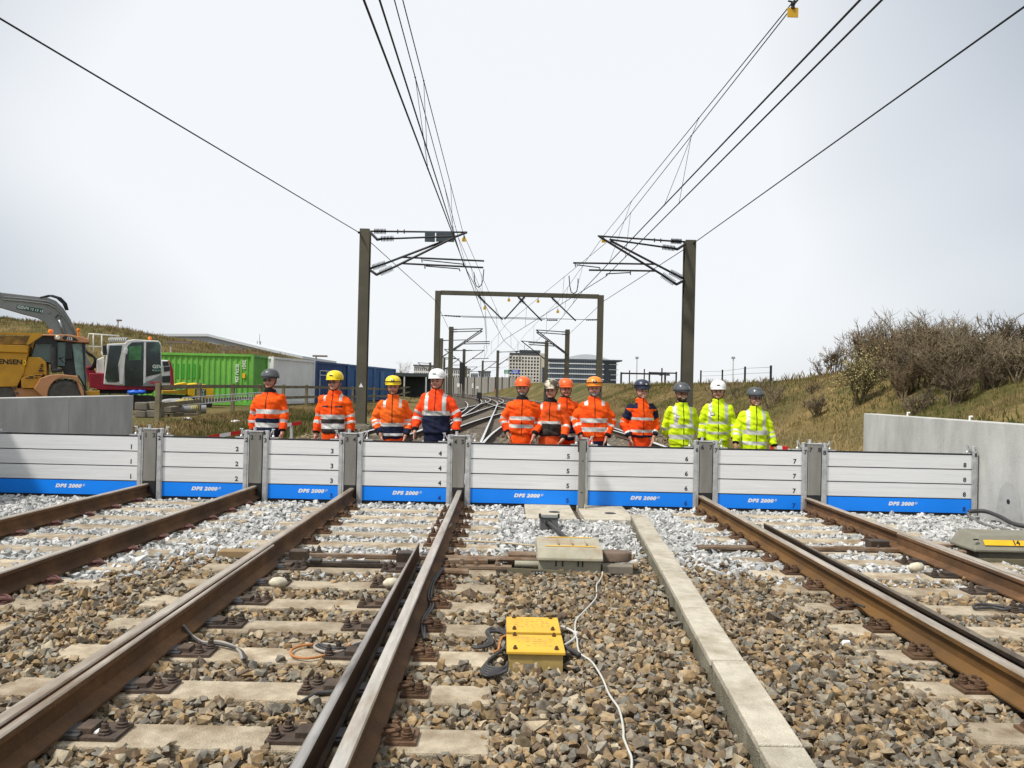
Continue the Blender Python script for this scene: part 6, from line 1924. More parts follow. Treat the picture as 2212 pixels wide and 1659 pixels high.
# stored material on the verge
YS = 25.2
MUD = mat("muddy_concrete", (0.17, 0.155, 0.125), 0.9, 0, 0.25, 3, 0.4, 30, (0.11, 0.098, 0.075))
def gz(p): return ground_z(p[0], p[1])
def block(zx0, zy0, zx1, zy1, Y, dpt, name, m, label, cat, group=None):
    a, b = s1(zx0, zy0, Y), s1(zx1, zy1, Y)
    mb = MB(); mb.box2((a[0], Y, b[2]), (b[0], Y + dpt, a[2]))
    o = mb.build(name, m, None, bev=0.03)
    return tag(o, label, cat, group)
def pallet(zx0, zx1, zy, Y, label):
    a, b = s1(zx0, zy, Y), s1(zx1, zy, Y)
    t = empty("pallet", ((a[0] + b[0]) / 2, Y + 0.4, a[2]), 0, label, "pallet")
    for k in range(5):
        mb = MB(); mb.box2((a[0], Y + 0.02 + k * 0.19, a[2] - 0.025), (b[0], Y + 0.14 + k * 0.19, a[2])); mb.build("deck_board", WOODF, t)
    for x in (a[0] + 0.07, (a[0] + b[0]) / 2, b[0] - 0.07):
        mb = MB(); mb.box2((x - 0.06, Y + 0.03, a[2] - 0.13), (x + 0.06, Y + 0.88, a[2] - 0.026)); mb.build("bearer", WOODF, t)
    return t
g0 = ground_z(s1(1250, 1250, YS)[0], YS)
pallet(1112, 1290, 1240, YS, "old wooden pallet carrying concrete blocks beside the end of the concrete wall")
pallet(1300, 1430, 1200, YS + 1.2, "wooden pallet carrying a concrete block behind the first fence post")
block(1112, 1180, 1200, 1238, YS + 0.05, 0.7, "concrete_block", MUD, "muddy concrete block at the bottom of the pile by the wall end", "concrete block")
block(1205, 1176, 1285, 1238, YS + 0.1, 0.7, "concrete_block", MUD, "muddy concrete block with plank lying on the old pallet", "concrete block")
block(1110, 1110, 1215, 1178, YS + 0.12, 0.6, "concrete_block", MUD, "muddy concrete block on top of the pile by the wall end", "concrete block")
block(1225, 1105, 1292, 1174, YS + 0.2, 0.6, "concrete_block", CONCS, "grey concrete block on top of the pile beside the first fence post", "concrete block")
block(1325, 1145, 1415, 1198, YS + 1.25, 0.7, "concrete_block", MUD, "flat muddy slab on the pallet behind the first fence post", "concrete block")
mb = MB(); pA = s1(1330, 1140, 28.5)
mb.prism([s1(*p, 28.5) for p in ((1330, 1090), (1400, 1080), (1450, 1110), (1470, 1140), (1330, 1140))], (0, 0.9, 0))
tag(mb.build("concrete_ring", mat("pale_concrete", (0.36, 0.36, 0.35), 0.85, 0, 0.1, 3), None, bev=0.06), "pale rounded concrete piece behind the fence next to the yellow hose", "concrete piece")
a_, b_ = s1(1440, 1190, 27.5), s1(1630, 1215, 27.5)
mb = MB()
mb.box((0, 0, 0), (b_[0] - a_[0], 0.25, 0.09)); 
tp = mb.build("timber_beam", WOODF, None); tp.location = ((a_[0] + b_[0]) / 2, 27.5, ground_z(a_[0], 27.5) + 0.05); tp.rotation_euler = (0, 0, 0.3)
tag(tp, "grey timber beam lying on the grass behind the fence", "timber")
mb = MB(); mb.tube([(0, 0, 0), (0.9, 0.35, 0.02)], 0.16, n=14); pp = mb.build("drain_pipe", mat("grey_pipe", (0.22, 0.23, 0.24), 0.6, 0, 0.08, 4), None, smooth=40); pz = s1(1470, 1190, 29.0)
pp.location = (pz[0], 29.0, ground_z(pz[0], 29.0) + 0.16); tag(pp, "short grey drain pipe lying behind the fence below the yellow hose", "pipe")
mb = MB()
c0 = s1(1510, 1110, 28.2)
for k in range(5):
    R_ = 0.26 + 0.035 * k
    mb.tube([c0 + Vector((R_ * 1.25 * math.cos(t), 0.06 * k + 0.1 * math.sin(t), -0.25 + R_ * 0.95 * math.sin(t))) for t in [math.pi * j / 16 for j in range(17)]], 0.02, n=6)
tag(mb.build("yellow_hose", mat("hose_yellow", (0.50, 0.43, 0.12), 0.5, 0, 0.1, 6), None, smooth=True), "coil of thin yellow hose hanging behind the wooden fence", "hose")
for (zx, zy, s, lab) in ((1545, 1288, 0.16, "flat scrap of white litter on the verge below the second fence post"), (1945, 1280, 0.14, "crumpled white litter on the verge beside the worker with the grey helmet")):
    p = atz(zx / 3.8234, zy / 3.8234 + 578.55, 0.3)
    z_ = ground_z(p[0], p[1])
    mb = MB(); mb.ball((p[0], p[1], z_ + 0.06), (s, s * 0.5, 0.04), 9, 6)
    mb.v = [(a + 0.03 * math.sin(c * 90 + b * 20), b, c + 0.02 * math.sin(a * 60)) for a, b, c in mb.v]
    tag(mb.build("litter", WHITEP, None), lab, "litter")
# striped boards
def striped(a, b, h, label, n=7, start=0):
    a, b = Vector(a), Vector(b)
    t = empty("striped_board", a, 0, label, "warning board")
    for k in range(n):
        p, q = a.lerp(b, k / n), a.lerp(b, (k + 1) / n)
        mb = MB(); mb.prism([p, q, q + Vector((0, 0, h)), p + Vector((0, 0, h))], (0, 0.04, 0))
        mb.build("stripe", mat("signal_red", (0.62, 0.018, 0.012), 0.5, 0, 0.08) if (k + start) % 2 else WHITEP, t)
    for p in (a.lerp(b, 0.12), a.lerp(b, 0.88)):
        mb = MB(); mb.box((p[0], p[1] + 0.06, (p[2] + ground_z(p[0], p[1])) / 2), (0.05, 0.05, max(0.1, p[2] - ground_z(p[0], p[1])))); mb.build("support", GALV, t)
    return t
striped(at(450, 949, 14.6), at(650, 917, 16.2), 0.07, "red and white striped board behind the worker with the grey visor helmet", 9, 1)
striped(at(1665, 973, 14.2), at(1702, 975, 14.2), 0.09, "short red and white board beside the worker in yellow with hanging arms", 3, 1)
striped(at(1685, 976, 15.3), at(1728, 985, 13.9), 0.09, "red and white striped board by the guide post numbered 7", 3, 1)
# trackside box with yellow label
p = at(861, 925, 24)
t = empty("trackside_box", (p[0], 24, 0), 0, "small grey trackside box with yellow label beside the worker with the yellow head-lamp helmet", "box")
mb = MB(); mb.box2((p[0] - 0.24, 24, -0.05), (p[0] + 0.24, 24.4, p[2] + 0.16)); bx0 = mb.build("housing", GREYP, t, bev=0.02)
mb = MB(); mb.box((p[0], 23.996, p[2] + 0.06), (0.24, 0.006, 0.1)); mb.build("yellow_label", YELSIGN, bx0)
mb = MB(); mb.box2((p[0] - 0.9, 24.1, -0.06), (p[0] - 0.3, 24.9, 0.12)); tag(mb.build("concrete_footing", CONCS, None, bev=0.03), "rough concrete lump beside the small trackside box", "concrete block")
# ------------------------------------------------------------------ bushes and fence posts on the bank
def hit(x, y, Y0=9.0, Y1=260.0):
    """where the line of sight through (x, y) meets the ground"""
    d = ray(x, y)
    Y = Y0
    while Y < Y1:
        t = Y / d[1]
        X, z = d[0] * t, CAM_Z + d[2] * t
        if z <= ground_z(X, Y): return Vector((X, Y, ground_z(X, Y)))
        Y += 0.15 + Y * 0.004
    return None
TWIGS = {}
def twig_mat(k, col):
    return mat("twigs_%s" % k, col, 0.9, 0, 0.35, 3.0, spec=0.1)
TW = [twig_mat("grey_brown", (0.20, 0.16, 0.105)), twig_mat("dark_brown", (0.15, 0.115, 0.075)), twig_mat("reddish", (0.19, 0.14, 0.085)), twig_mat("olive", (0.13, 0.108, 0.06))]
BLOSSOM = mat("pale_buds", (0.42, 0.36, 0.17), 0.9, 0, 0.3, 2.0, spec=0.1)
BUDS = mat("olive_buds", (0.12, 0.095, 0.05), 0.9, 0, 0.3, 2.0, spec=0.1)

def shrub(base, H, W, kind, label, seed, bud=None, stems=7, dens=1.0, low=False):
    rr = random.Random(seed)
    t = empty("bare_shrub", base, rr.uniform(0, 6), label, "shrub", "leafless bushes on the bank")
    st, cr = MB(), MB()
    tips = []
    def limb(p, d, L, r, lev):
        k = 4 if lev < 1 else (3 if lev < 2 else 2)
        pts = [p.copy()]
        q = p.copy(); dd = d.copy()
        for i in range(k):
            dd = (dd + Vector((rr.gauss(0, 0.16), rr.gauss(0, 0.16), rr.gauss(0.09, 0.10)))).normalized()
            q = q + dd * (L / k); pts.append(q.copy())
        rs = [r * (1 - 0.65 * i / k) for i in range(k + 1)]
        (st if lev < 1 else cr).tube(pts, rs, n=5 if lev < 1 else 3, cap=False)
        tips.append(pts[-1])
        if lev >= 3: return
        n = int((5, 5, 3)[lev] * dens + rr.random())
        for i in range(n):
            f = rr.uniform(0.25, 1.0)
            j = min(k - 1, int(f * k))
            b = pts[j].lerp(pts[j + 1], f * k - j)
            nd = (dd + Vector((rr.gauss(0, 0.6), rr.gauss(0, 0.6), rr.gauss(0.15, 0.45)))).normalized()
            limb(b, nd, L * rr.uniform(0.35, 0.72), max(0.0075, rs[j] * 0.5), lev + 1)
    for i in range(stems):
        a = 6.283 * i / stems + rr.uniform(-0.4, 0.4)
        lean = rr.uniform(0.15, 1.0) * W / H
        d = Vector((math.cos(a) * lean, math.sin(a) * lean, 1)).normalized()
        limb(Vector((math.cos(a) * 0.07, math.sin(a) * 0.07, -0.1)), d, H * rr.uniform(0.5, 0.72), 0.02 + 0.006 * H, 0)
    m = TW[kind]
    st.build("trunk", m, t, world=False); o = cr.build("crown", m, t, world=False)
    if bud:
        mb = MB()
        for p in tips:
            for _ in range(3 if bud is BLOSSOM else 1):
                c = p + Vector((rr.gauss(0, 0.09), rr.gauss(0, 0.09), rr.gauss(0, 0.09)))
                s = rr.uniform(0.010, 0.024)
                u = Vector((rr.gauss(0, 1), rr.gauss(0, 1), rr.gauss(0, 1))).normalized() * s
                w = Vector((rr.gauss(0, 1), rr.gauss(0, 1), rr.gauss(0, 1))).normalized() * s
                mb.add([c - u, c + w, c + u, c - w], [(0, 1, 2, 3)])
        mb.build("blossom" if bud is BLOSSOM else "buds", bud, t, world=False)
    return t
z5 = lambda zx, zy: ((zx / 2.0737 + 2600) / 1.5556, (zy / 2.0737 + 950) / 1.5556)
BU = [  # base x, base y, top y, half width, colour, buds
    (605, 860, 440, 190, 3, BLOSSOM, "pale budding bush beside the end of the concrete wall"),
    (430, 590, 400, 120, 1, None, "low dark bush on the crest at the thin end of the thicket"),
    (610, 575, 255, 130, 1, None, "dark bush on the crest behind the pale budding bush"),
    (830, 600, 180, 150, 0, None, "tall bush on the crest with one long whip reaching out"),
    (1000, 620, 235, 160, 1, None, "dense dark bush in the middle of the thicket on the crest"),
    (1270, 855, 540, 150, 1, None, "bush with thick dark trunk low on the bank above the wall joint"),
    (1180, 560, 200, 150, 0, None, "grey-brown bush on the crest above the bush with the thick trunk"),
    (1330, 560, 185, 150, 0, None, "spreading bush on the crest next to the gap in the thicket"),
    (1590, 500, 150, 140, 1, None, "tall many-stemmed bush standing clear against the sky on the crest"),
    (1735, 480, 180, 130, 1, None, "bush on the crest beyond the tall many-stemmed one"),
    (1550, 745, 560, 150, 0, None, "small bush halfway up the bank below the tall many-stemmed one"),
    (1010, 915, 690, 170, 0, None, "low twiggy bush just above the concrete wall"),
    (310, 935, 750, 110, 0, None, "low sprawling bush in the straw grass before the wall end"),
    (270, 775, 640, 60, 1, None, "small sapling on the green patch of the bank"),
    (5, 845, 640, 70, 0, None, "thin bush on the bank behind the worker in yellow with hanging arms"),
    (900, 805, 540, 200, 2, None, "reddish-brown bush halfway up the bank behind the low twiggy one"),
    (1100, 720, 330, 180, 2, BUDS, "reddish bush filling the middle of the thicket"),
    (760, 690, 330, 150, 2, BUDS, "brown bush just behind the pale budding bush's crown"),
    (1430, 660, 320, 150, 0, BUDS, "brown bush halfway up below the gap in the thicket"),
    (340, 570, 470, 90, 1, None, "small dark bush on the crest where the thicket thins out"),
    (1690, 640, 430, 130, 2, BUDS, "reddish bush halfway up near the tall many-stemmed one"),
    (560, 700, 520, 150, 3, BUDS, "olive bush behind the pale budding one"),
]
BUILT = []
for k, (bx_, by_, ty_, hw, kind, bud, lab) in enumerate(BU):
    xb, yb = z5(bx_, by_); xt, yt = z5(bx_, ty_)
    p = hit(xb, yb)
    if p is None:
        yy = yb
        while p is None and yy < 900:
            yy += 3; p = hit(xb, yy)
    H = (proj(p)[1] - yt) / FPX * p[1]
    W = hw / 2.0737 / 1.5556 / FPX * p[1]
    H = min(H * 0.9, 4.6)
    BUILT.append((None, H)); BUILT[-1] = (shrub(p, H, W, kind, lab, 100 + k, bud, stems=8 if hw > 100 else 5, dens=1.15 if hw > 100 else 0.9), H)
rf = random.Random(77)
for k in range(16):                       # the thicket closes between the single bushes
    bx_ = rf.uniform(640, 1740); by_ = rf.uniform(500, 780) - 0.0
    xb, yb = z5(bx_, by_)
    p = hit(xb, yb)
    while p is None:
        yb += 3; p = hit(xb, yb)
    hf = rf.uniform(55, 95) / FPX * p[1]
    src = BUILT[rf.choice((3, 4, 6, 7, 15, 16, 18))]
    c_ = copy_tree(src[0]); sc_ = hf / src[1] * 1.15
    c_.location = p; c_.rotation_euler = (0, 0, rf.uniform(0, 6)); c_.scale = (sc_ * 1.2, sc_ * 1.2, sc_)
    c_["label"] = "brown twiggy bush filling a gap inside the thicket on the bank"
for k, (x, y, yt, lab) in enumerate([(1661, 884, 815, "thin upright bush on the bank behind the worker in yellow with the white helmet"), (1545, 860, 815, "sparse sapling on the bank near the white-helmeted worker in yellow"), (1590, 862, 818, "pale thin bush between the last two workers in yellow")]):
    p = hit(x, y); shrub(p, (y - yt) / FPX * p[1], 0.9, 0, lab, 300 + k, None, 5, 0.9)
# thin fence along the crest
wf = None
pts = []
for (zx, zt, zb) in ((565, 235, 330), (765, 228, 320), (975, 222, 300), (1215, 215, 275)):
    x, y1_, y0_ = (zx / 2.765 + 2150) / 1.5556, (zb / 2.765 + 1150) / 1.5556, (zt / 2.765 + 1150) / 1.5556
    yy = y1_; p = hit(x, yy)
    while p is None: yy += 1.5; p = hit(x, yy)
    pts.append((p, min(1.0, (proj(p)[1] - y0_) / FPX * p[1])))
wf = empty("crest_fence", pts[0][0], 0, "thin dark fence posts along the crest of the bank", "fence")
for p, h in pts:
    mb = MB(); mb.box((p[0], p[1], p[2] + h / 2), (0.09, 0.09, h)); mb.build("fence_post", STEELK, wf)
for k in (0.9, 0.6):
    mb = MB(); mb.tube([p + Vector((0, 0, h * k)) for p, h in pts], 0.008, n=4); mb.build("fence_wire", WIRE, wf)
# ------------------------------------------------------------------ far buildings and street things
def DX(x, Y): return at(x, 838, Y)[0]
def ZY(x, y, Y): return at(x, y, Y)[2]
# white tower with a grid of windows
Yt = 900.0
x0, x1 = DX(1099, Yt), DX(1164, Yt); zt = ZY(1130, 768, Yt); zb = 0.0
TOW = mat("tower_pale_concrete", (0.62, 0.59, 0.53), 0.8, 0, 0.06, 0.05)
PANE = mat("far_window_dark", (0.045, 0.05, 0.055), 0.25, 0, 0.4, 0.06)
t = empty("office_tower", ((x0 + x1) / 2, Yt, zb), 0, "pale tower block with a grid of dark square windows", "building")
mb = MB(); mb.box2((x0 + 0.5, Yt + 0.8, zb), (x1, Yt + 22, zt)); mb.build("wall", TOW, t)
nc, nr = 10, 9
cwid = (x1 - x0) / nc; rh = (zt - 1.5 - zb) / (nr + 1.2)
for i in range(nc + 1):
    mb = MB(); xx = x0 + cwid * i; mb.box2((xx - cwid * 0.19, Yt, zb), (xx + cwid * 0.19, Yt + 0.7, zt)); mb.build("pier", TOW, t)
for j in range(nr + 2):
    mb = MB(); zz = zt - 1.0 - rh * j; mb.box2((x0, Yt + 0.1, zz - rh * 0.18), (x1, Yt + 0.75, zz + rh * 0.18)); mb.build("spandrel", TOW, t)
mw = MB(); mw.box((0, 0, 0), (cwid * 0.66, 0.3, rh * 0.66)); mw = mw.mesh("window", PANE)
for i in range(nc):
    for j in range(nr + 1):
        put("window", mw, t, loc=Vector((x0 + cwid * (i + 0.5), Yt + 0.72, zt - 1.0 - rh * (j + 0.5))), keep_world=True)
mb = MB(); mb.box2((x0, Yt + 1, zt), (x1, Yt + 20, zt + 3.0)); mb.build("roof_storey", mat("tower_dark_storey", (0.06, 0.065, 0.075), 0.4, 0, 0.2, 0.1), t)
mb = MB(); mb.box2((x0 + (x1 - x0) * 0.33, Yt + 1.5, zt + 3), (x1 + 1, Yt + 18, zt + 6.5)); mb.build("roof_plant_room", mat("tower_dark_storey", (0, 0, 0)), t)
mb = MB(); mb.box2((x1, Yt + 1, zb), (x1 + 8.5, Yt + 22, zt + 3)); mb.build("stair_wing", mat("tower_beige", (0.50, 0.455, 0.38), 0.8, 0, 0.05, 0.1), t)
mb = MB(); mb.tube([((x0 + x1) / 2, Yt + 8, zt + 6.5), ((x0 + x1) / 2, Yt + 8, zt + 13)], 0.25, n=5); mb.build("aerial", STEELK, t)
# glass office building with white floor bands
Yg = 760.0
gx0, gx1, gx2 = DX(1186, Yg), DX(1302, Yg), DX(1336, Yg); gt = ZY(1240, 774, Yg)
GLS = mat("far_glass_facade", (0.075, 0.10, 0.13), 0.12, 0.2, 0.35, 0.08, 0, None, (0.13, 0.165, 0.20), (0.45, 0.6))
t = empty("glass_office", ((gx0 + gx2) / 2, Yg, 0), 0, "long glass office building with white floor bands and a domed roof", "building")
mb = MB(); mb.box2((gx0, Yg + 0.6, 0), (gx1, Yg + 30, gt - 2)); mb.build("glass_block", GLS, t)
mb = MB(); mb.box2((gx1 + 0.05, Yg + 6, 0), (gx2 - 1.5, Yg + 30, gt - 2.2)); mb.build("glass_wing", mat("far_dark_glass", (0.04, 0.055, 0.075), 0.15, 0.2, 0.3, 0.08), t)
nf = 6; fh = (gt - 2) / nf
for j in range(nf):
    zz = gt - 2 - fh * (j + 0.62)
    mb = MB(); mb.box2((gx0 - 1.5, Yg - 0.8, zz - 0.42), (gx1 + 0.8, Yg + 0.6, zz + 0.42)); mb.build("floor_band", mat("white_cladding", (0.72, 0.73, 0.74), 0.5, 0, 0.05, 0.1), t)
    mb = MB(); mb.box2((gx2 - 9, Yg + 4.6, zz - 0.3), (gx2, Yg + 5.95, zz + 0.3)); mb.build("balcony", mat("white_cladding", (0, 0, 0)), t)
for i in range(24):
    xx = gx0 + (gx1 - gx0) * i / 23
    mb = MB(); mb.box2((xx - 0.12, Yg + 0.42, 1), (xx + 0.12, Yg + 0.58, gt - 2.2)); mb.build("mullion", mat("grey_mullion", (0.25, 0.27, 0.29), 0.5), t)
mb = MB(); mb.box2((gx0 - 3, Yg - 1.5, gt - 2), (gx2 + 3, Yg + 31, gt - 0.6)); mb.build("roof_slab", mat("roof_slate", (0.08, 0.09, 0.11), 0.5, 0, 0.1, 0.1), t)
dx0, dx1 = DX(1215, Yg), DX(1318, Yg)
mb = MB(); mb.loft([[(dx0 + (dx1 - dx0) * i / 12, Yg + yy, gt - 0.6 + (5.0 * math.sin(math.pi * i / 12) if s else 0)) for i in range(13)] for yy, s in ((4, 0), (4.1, 1), (28, 1), (28.1, 0))], cap=False)
mb.build("domed_roof", mat("pale_roof", (0.55, 0.58, 0.6), 0.4, 0, 0.05, 0.1), t)
mb = MB(); mb.box2((DX(1172, Yg), Yg + 10, 0), (gx0 - 0.5, Yg + 28, ZY(1180, 793, Yg))); mb.build("link_block", mat("far_dark_glass", (0, 0, 0)), t)
# white apartment houses
def house(xa, xb, yt, Y, rows, cols, label, m, roof=None):
    a, b, z = DX(xa, Y), DX(xb, Y), ZY((xa + xb) / 2, yt, Y)
    t = empty("apartment_house", ((a + b) / 2, Y, 0), 0, label, "building", "houses beyond the railway")
    mb = MB(); mb.box2((a, Y, 0), (b, Y + 12, z)); mb.build("wall", m, t)
    if roof:
        mb = MB(); mb.box2((a - 0.4, Y - 0.4, z), (b + 0.4, Y + 12.4, z + 0.9)); mb.build("roof", roof, t)
    w = (b - a) / cols; h = 3.0
    me = MB(); me.box((0, 0, 0), (w * 0.42, 0.2, 1.7)); me = me.mesh("window", PANE)
    for i in range(cols):
        for j in range(rows):
            put("window", me, t, loc=Vector((a + w * (i + 0.5), Y - 0.05, z - 1.8 - h * j)), keep_world=True)
WHB = mat("white_render", (0.66, 0.65, 0.63), 0.8, 0, 0.05, 0.1); GRB = mat("grey_render", (0.30, 0.33, 0.36), 0.7, 0, 0.1, 0.1)
DKR = mat("dark_roof", (0.10, 0.10, 0.11), 0.7, 0, 0.1, 0.2)
house(893, 927, 791, 480, 3, 8, "white house with dark roof above the worker with the yellow head-lamp helmet", WHB, DKR)
house(928, 947, 792, 500, 3, 5, "white house close beside the portal post", WHB, DKR)
house(962, 1013, 798, 520, 3, 12, "long white house row behind the mast with the dark signal box", WHB, DKR)
house(1033, 1058, 804, 540, 2, 6, "low grey-blue office with dark windows", GRB, DKR)
house(1016, 1031, 806, 600, 2, 4, "small grey house between the white row and the low office", GRB, None)
# road signs
for (xa, xb, col, lab) in ((1089, 1101, (0.005, 0.19, 0.13), "green road sign in front of the pale tower"), (1105, 1122, (0.01, 0.06, 0.45), "blue road sign in front of the pale tower")):
    Y = 280.0; a, b = at(xa, 807, Y), at(xb, 799, Y)
    t = empty("road_sign", ((a[0] + b[0]) / 2, Y, ground_z(a[0], Y)), 0, lab, "sign")
    mb = MB(); mb.box2((a[0], Y, a[2]), (b[0], Y + 0.12, b[2])); mb.build("panel", mat("sign_%d" % xa, col, 0.5, 0, 0.03), t)
    for xx in (a[0] + 0.3, b[0] - 0.3):
        mb = MB(); mb.tube([(xx, Y + 0.2, ground_z(xx, Y)), (xx, Y + 0.2, a[2] + 0.5)], 0.09, n=6); mb.build("post", GALV, t)
    for k in range(2):
        mb = MB(); mb.box2((a[0] + 0.3, Y - 0.03, a[2] + 0.3 + 0.55 * k), (b[0] - 0.5, Y - 0.005, a[2] + 0.5 + 0.55 * k)); mb.build("line_of_text", WHITEP, t)
# grey plank wall along the far bank
pf = [(890, 195), (920, 190), (950, 184), (980, 178), (1010, 172), (1040, 166), (1070, 160), (1100, 155), (1130, 151), (1150, 149)]
nw = empty("plank_wall", (DX(1000, 174), 174, 0), 0, "long grey plank wall along the far side of the railway", "wall")
PLK = mat("grey_planks", (0.26, 0.245, 0.215), 0.9, 0, 0.25, 0.5, stretch=(6, 6, 0.2))
for (xa, Ya), (xb, Yb_) in zip(pf, pf[1:]):
    for k in range(2):
        f0, f1 = k / 2, (k + 1) / 2
        a = at(xa + (xb - xa) * f0, 815, Ya + (Yb_ - Ya) * f0); b = at(xa + (xb - xa) * f1, 815, Ya + (Yb_ - Ya) * f1)
        za, zb_ = ground_z(a[0], a[1]) - 0.3, ground_z(b[0], b[1]) - 0.3
        d = (b - a).normalized() * 0.05
        mb = MB(); mb.prism([(a[0] + d[0], a[1] + d[1], min(za, a[2] - 1.5)), (b[0] - d[0], b[1] - d[1], min(zb_, b[2] - 1.5)), (b[0] - d[0], b[1] - d[1], b[2]), (a[0] + d[0], a[1] + d[1], a[2])], (0, 0.12, 0)); mb.build("plank_panel", PLK, nw)
        mb = MB(); mb.box((a[0], a[1] - 0.1, (a[2] + za) / 2), (0.2, 0.2, max(0.6, a[2] - za + 0.2))); mb.build("wall_post", STEELK, nw)
# signal gantries on the far bank
def gantry(xa, xb, yt, Y, label, boxes=()):
    a, b = at(xa, yt, Y), at(xb, yt, Y)
    t = empty("line_gantry", ((a[0] + b[0]) / 2, Y, ground_z(a[0], Y)), 0, label, "gantry", "gantries beyond the bank")
    for p in (a, b):
        mb = MB(); g = ground_z(p[0], Y) - 0.2; mb.box2((p[0] - 0.16, Y - 0.15, g), (p[0] + 0.16, Y + 0.15, p[2])); mb.build("post", STEELK, t)
    mb = MB(); mb.box2((a[0] + 0.165, Y - 0.12, min(a[2], b[2]) - 0.35), (b[0] - 0.165, Y + 0.12, min(a[2], b[2]) - 0.05)); mb.build("beam", STEELK, t)
    for (xm) in boxes:
        q = at(xm, yt + 6, Y - 0.4); mb = MB(); mb.box((q[0], Y - 0.4, q[2] + 0.1), (0.75, 0.2, 0.75)); mb.build("signal_plate", mat("dark_slate_plate", (0, 0, 0)), t)
gantry(1342, 1437, 804, 150, "wide dark gantry beyond the bank, nearest the glass office", ())
gantry(1403, 1461, 803, 175, "gantry with two dark square plates beyond the bank", (1428, 1443))
for (x, yt, Y) in ((1360, 800, 190), (1392, 797, 185), (1430, 795, 160), (1317, 806, 140)):
    p = at(x, yt, Y); g = ground_z(p[0], Y)
    mb = MB(); mb.box((0, 0, (p[2] - g) / 2 - 0.1), (0.25, 0.25, p[2] - g + 0.2)); o = mb.build("line_mast", STEELK, None); o.location = (p[0], Y, g)
    tag(o, {1360: "thin dark mast between the far gantries and the glass office", 1392: "thin dark mast rising behind the gantries' middle", 1430: "thin dark mast close to the gantry with square plates", 1317: "short dark post before the glass office's balconies"}[x], "mast")
# light mast and lamp posts
for (x, yt, Y, lab) in ((1376, 773, 330, "slim pale mast standing alone beyond the gantries"), (1584, 773, 160, "slim pale lamp mast behind the bank crest")):
    p = at(x, yt, Y); g = ground_z(p[0], Y)
    t = empty("light_mast", (p[0], Y, g), 0, lab, "mast")
    mb = MB(); mb.tube([(p[0], Y, g), (p[0], Y, p[2])], [0.35 * Y / 300, 0.2 * Y / 300], n=6); mb.build("pole", mat("pale_mast", (0.55, 0.56, 0.57), 0.6), t)
    mb = MB(); mb.box((p[0], Y, p[2]), (1.2 * Y / 300, 0.5, 0.8 * Y / 300)); mb.build("lamp_head", mat("grey_lamp", (0.3, 0.3, 0.31), 0.6), t)
def lamp(x, yt, yb, Y, label, arm=1.0):
    p = at(x, yt, Y); g = ground_z(p[0], Y)
    t = empty("yard_lamp", (p[0], Y, g), 0, label, "lamp post", "lamp posts in the yard")
    mb = MB(); mb.tube([(p[0], Y, g - 0.1), (p[0], Y, p[2])], 0.06, n=6); mb.build("pole", mat("pale_pole", (0.42, 0.37, 0.3), 0.7), t)
    mb = MB(); mb.box((p[0] + arm * 0.4, Y, p[2]), (1.5 * abs(arm), 0.25, 0.14)); mb.build("lamp_head", mat("brown_lamp", (0.16, 0.12, 0.09), 0.6), t)
lamp(370, 739, 759, 46, "brown lamp post rising behind the green container's near end")
lamp(484, 753, 762, 48, "brown lamp post rising behind the green container's far end")
lamp(683, 769, 775, 66, "brown lamp post rising behind the dark blue container", 0.8)
lamp(255, 692, 714, 70, "thin pole with small camera on the hill crest", 0.25)
# big grey hall beyond the hill
Yh = 150.0
mb = MB()
pts = [at(*p, Yh) for p in ((350, 727), (450, 727), (585, 760), (655, 775))]
mb.prism([pts[0], pts[1], pts[2], pts[3], Vector((pts[3][0], Yh, 0)), Vector((pts[0][0], Yh, 0))], (0, 30, 0))
hall = empty("grey_hall", (pts[1][0], Yh, 0), 0, "long grey hall with sloping roof beyond the grassy hill", "building")
mb.build("hall_wall", mat("grey_cladding", (0.30, 0.32, 0.345), 0.6, 0, 0.06, 0.2, stretch=(4, 1, 0.2)), hall)
for a, b in zip(pts, pts[1:]):
    mb = MB(); mb.prism([a + Vector((0, -0.4, 0.02)), b + Vector((0, -0.4, 0.02)), b + Vector((0, -0.4, 0.5)), a + Vector((0, -0.4, 0.5))], (0, 30, 0)); mb.build("roof_edge", mat("pale_roof", (0, 0, 0)), hall)
p = at(561, 722, 170)
tt = empty("radio_mast", (p[0], 170, 0), 0, "slender radio mast beyond the grey hall", "mast")
mb = MB()
for s in ((-1, -1), (1, -1), (0, 1)):
    mb.tube([(p[0] + s[0] * 0.5, 170 + s[1] * 0.5, 0), (p[0] + s[0] * 0.35, 170 + s[1] * 0.35, p[2] - 1.5)], 0.09, n=5)
for k in range(24):
    z = 0.5 + k * (p[2] - 2.5) / 24; mb.tube([(p[0] - 0.4, 169.6, z), (p[0] + 0.4, 169.6, z + 0.4)], 0.05, n=4)
mb.tube([(p[0], 170, p[2] - 2), (p[0], 170, p[2])], 0.06, n=5)
mb.build("lattice", mat("grey_lamp", (0, 0, 0)), tt)
# far bare tree beyond the containers
def far_tree(x, yt, yb, Y, label, seed):
    p = at(x, yb, Y); H = (yb - yt) / FPX * Y
    g = ground_z(p[0], Y)
    H = at(x, yt, Y)[2] - g
    return shrub(Vector((p[0], Y, g)), H, H * 0.55, 0, label, seed, None, 9, 1.1)
ft = far_tree(867, 783, 800, 120, "pale leafless tree beyond the last blue container", 500)
ft.name = "bare_tree"; ft["category"] = "tree"; ft["group"] = "trees beyond the yard"
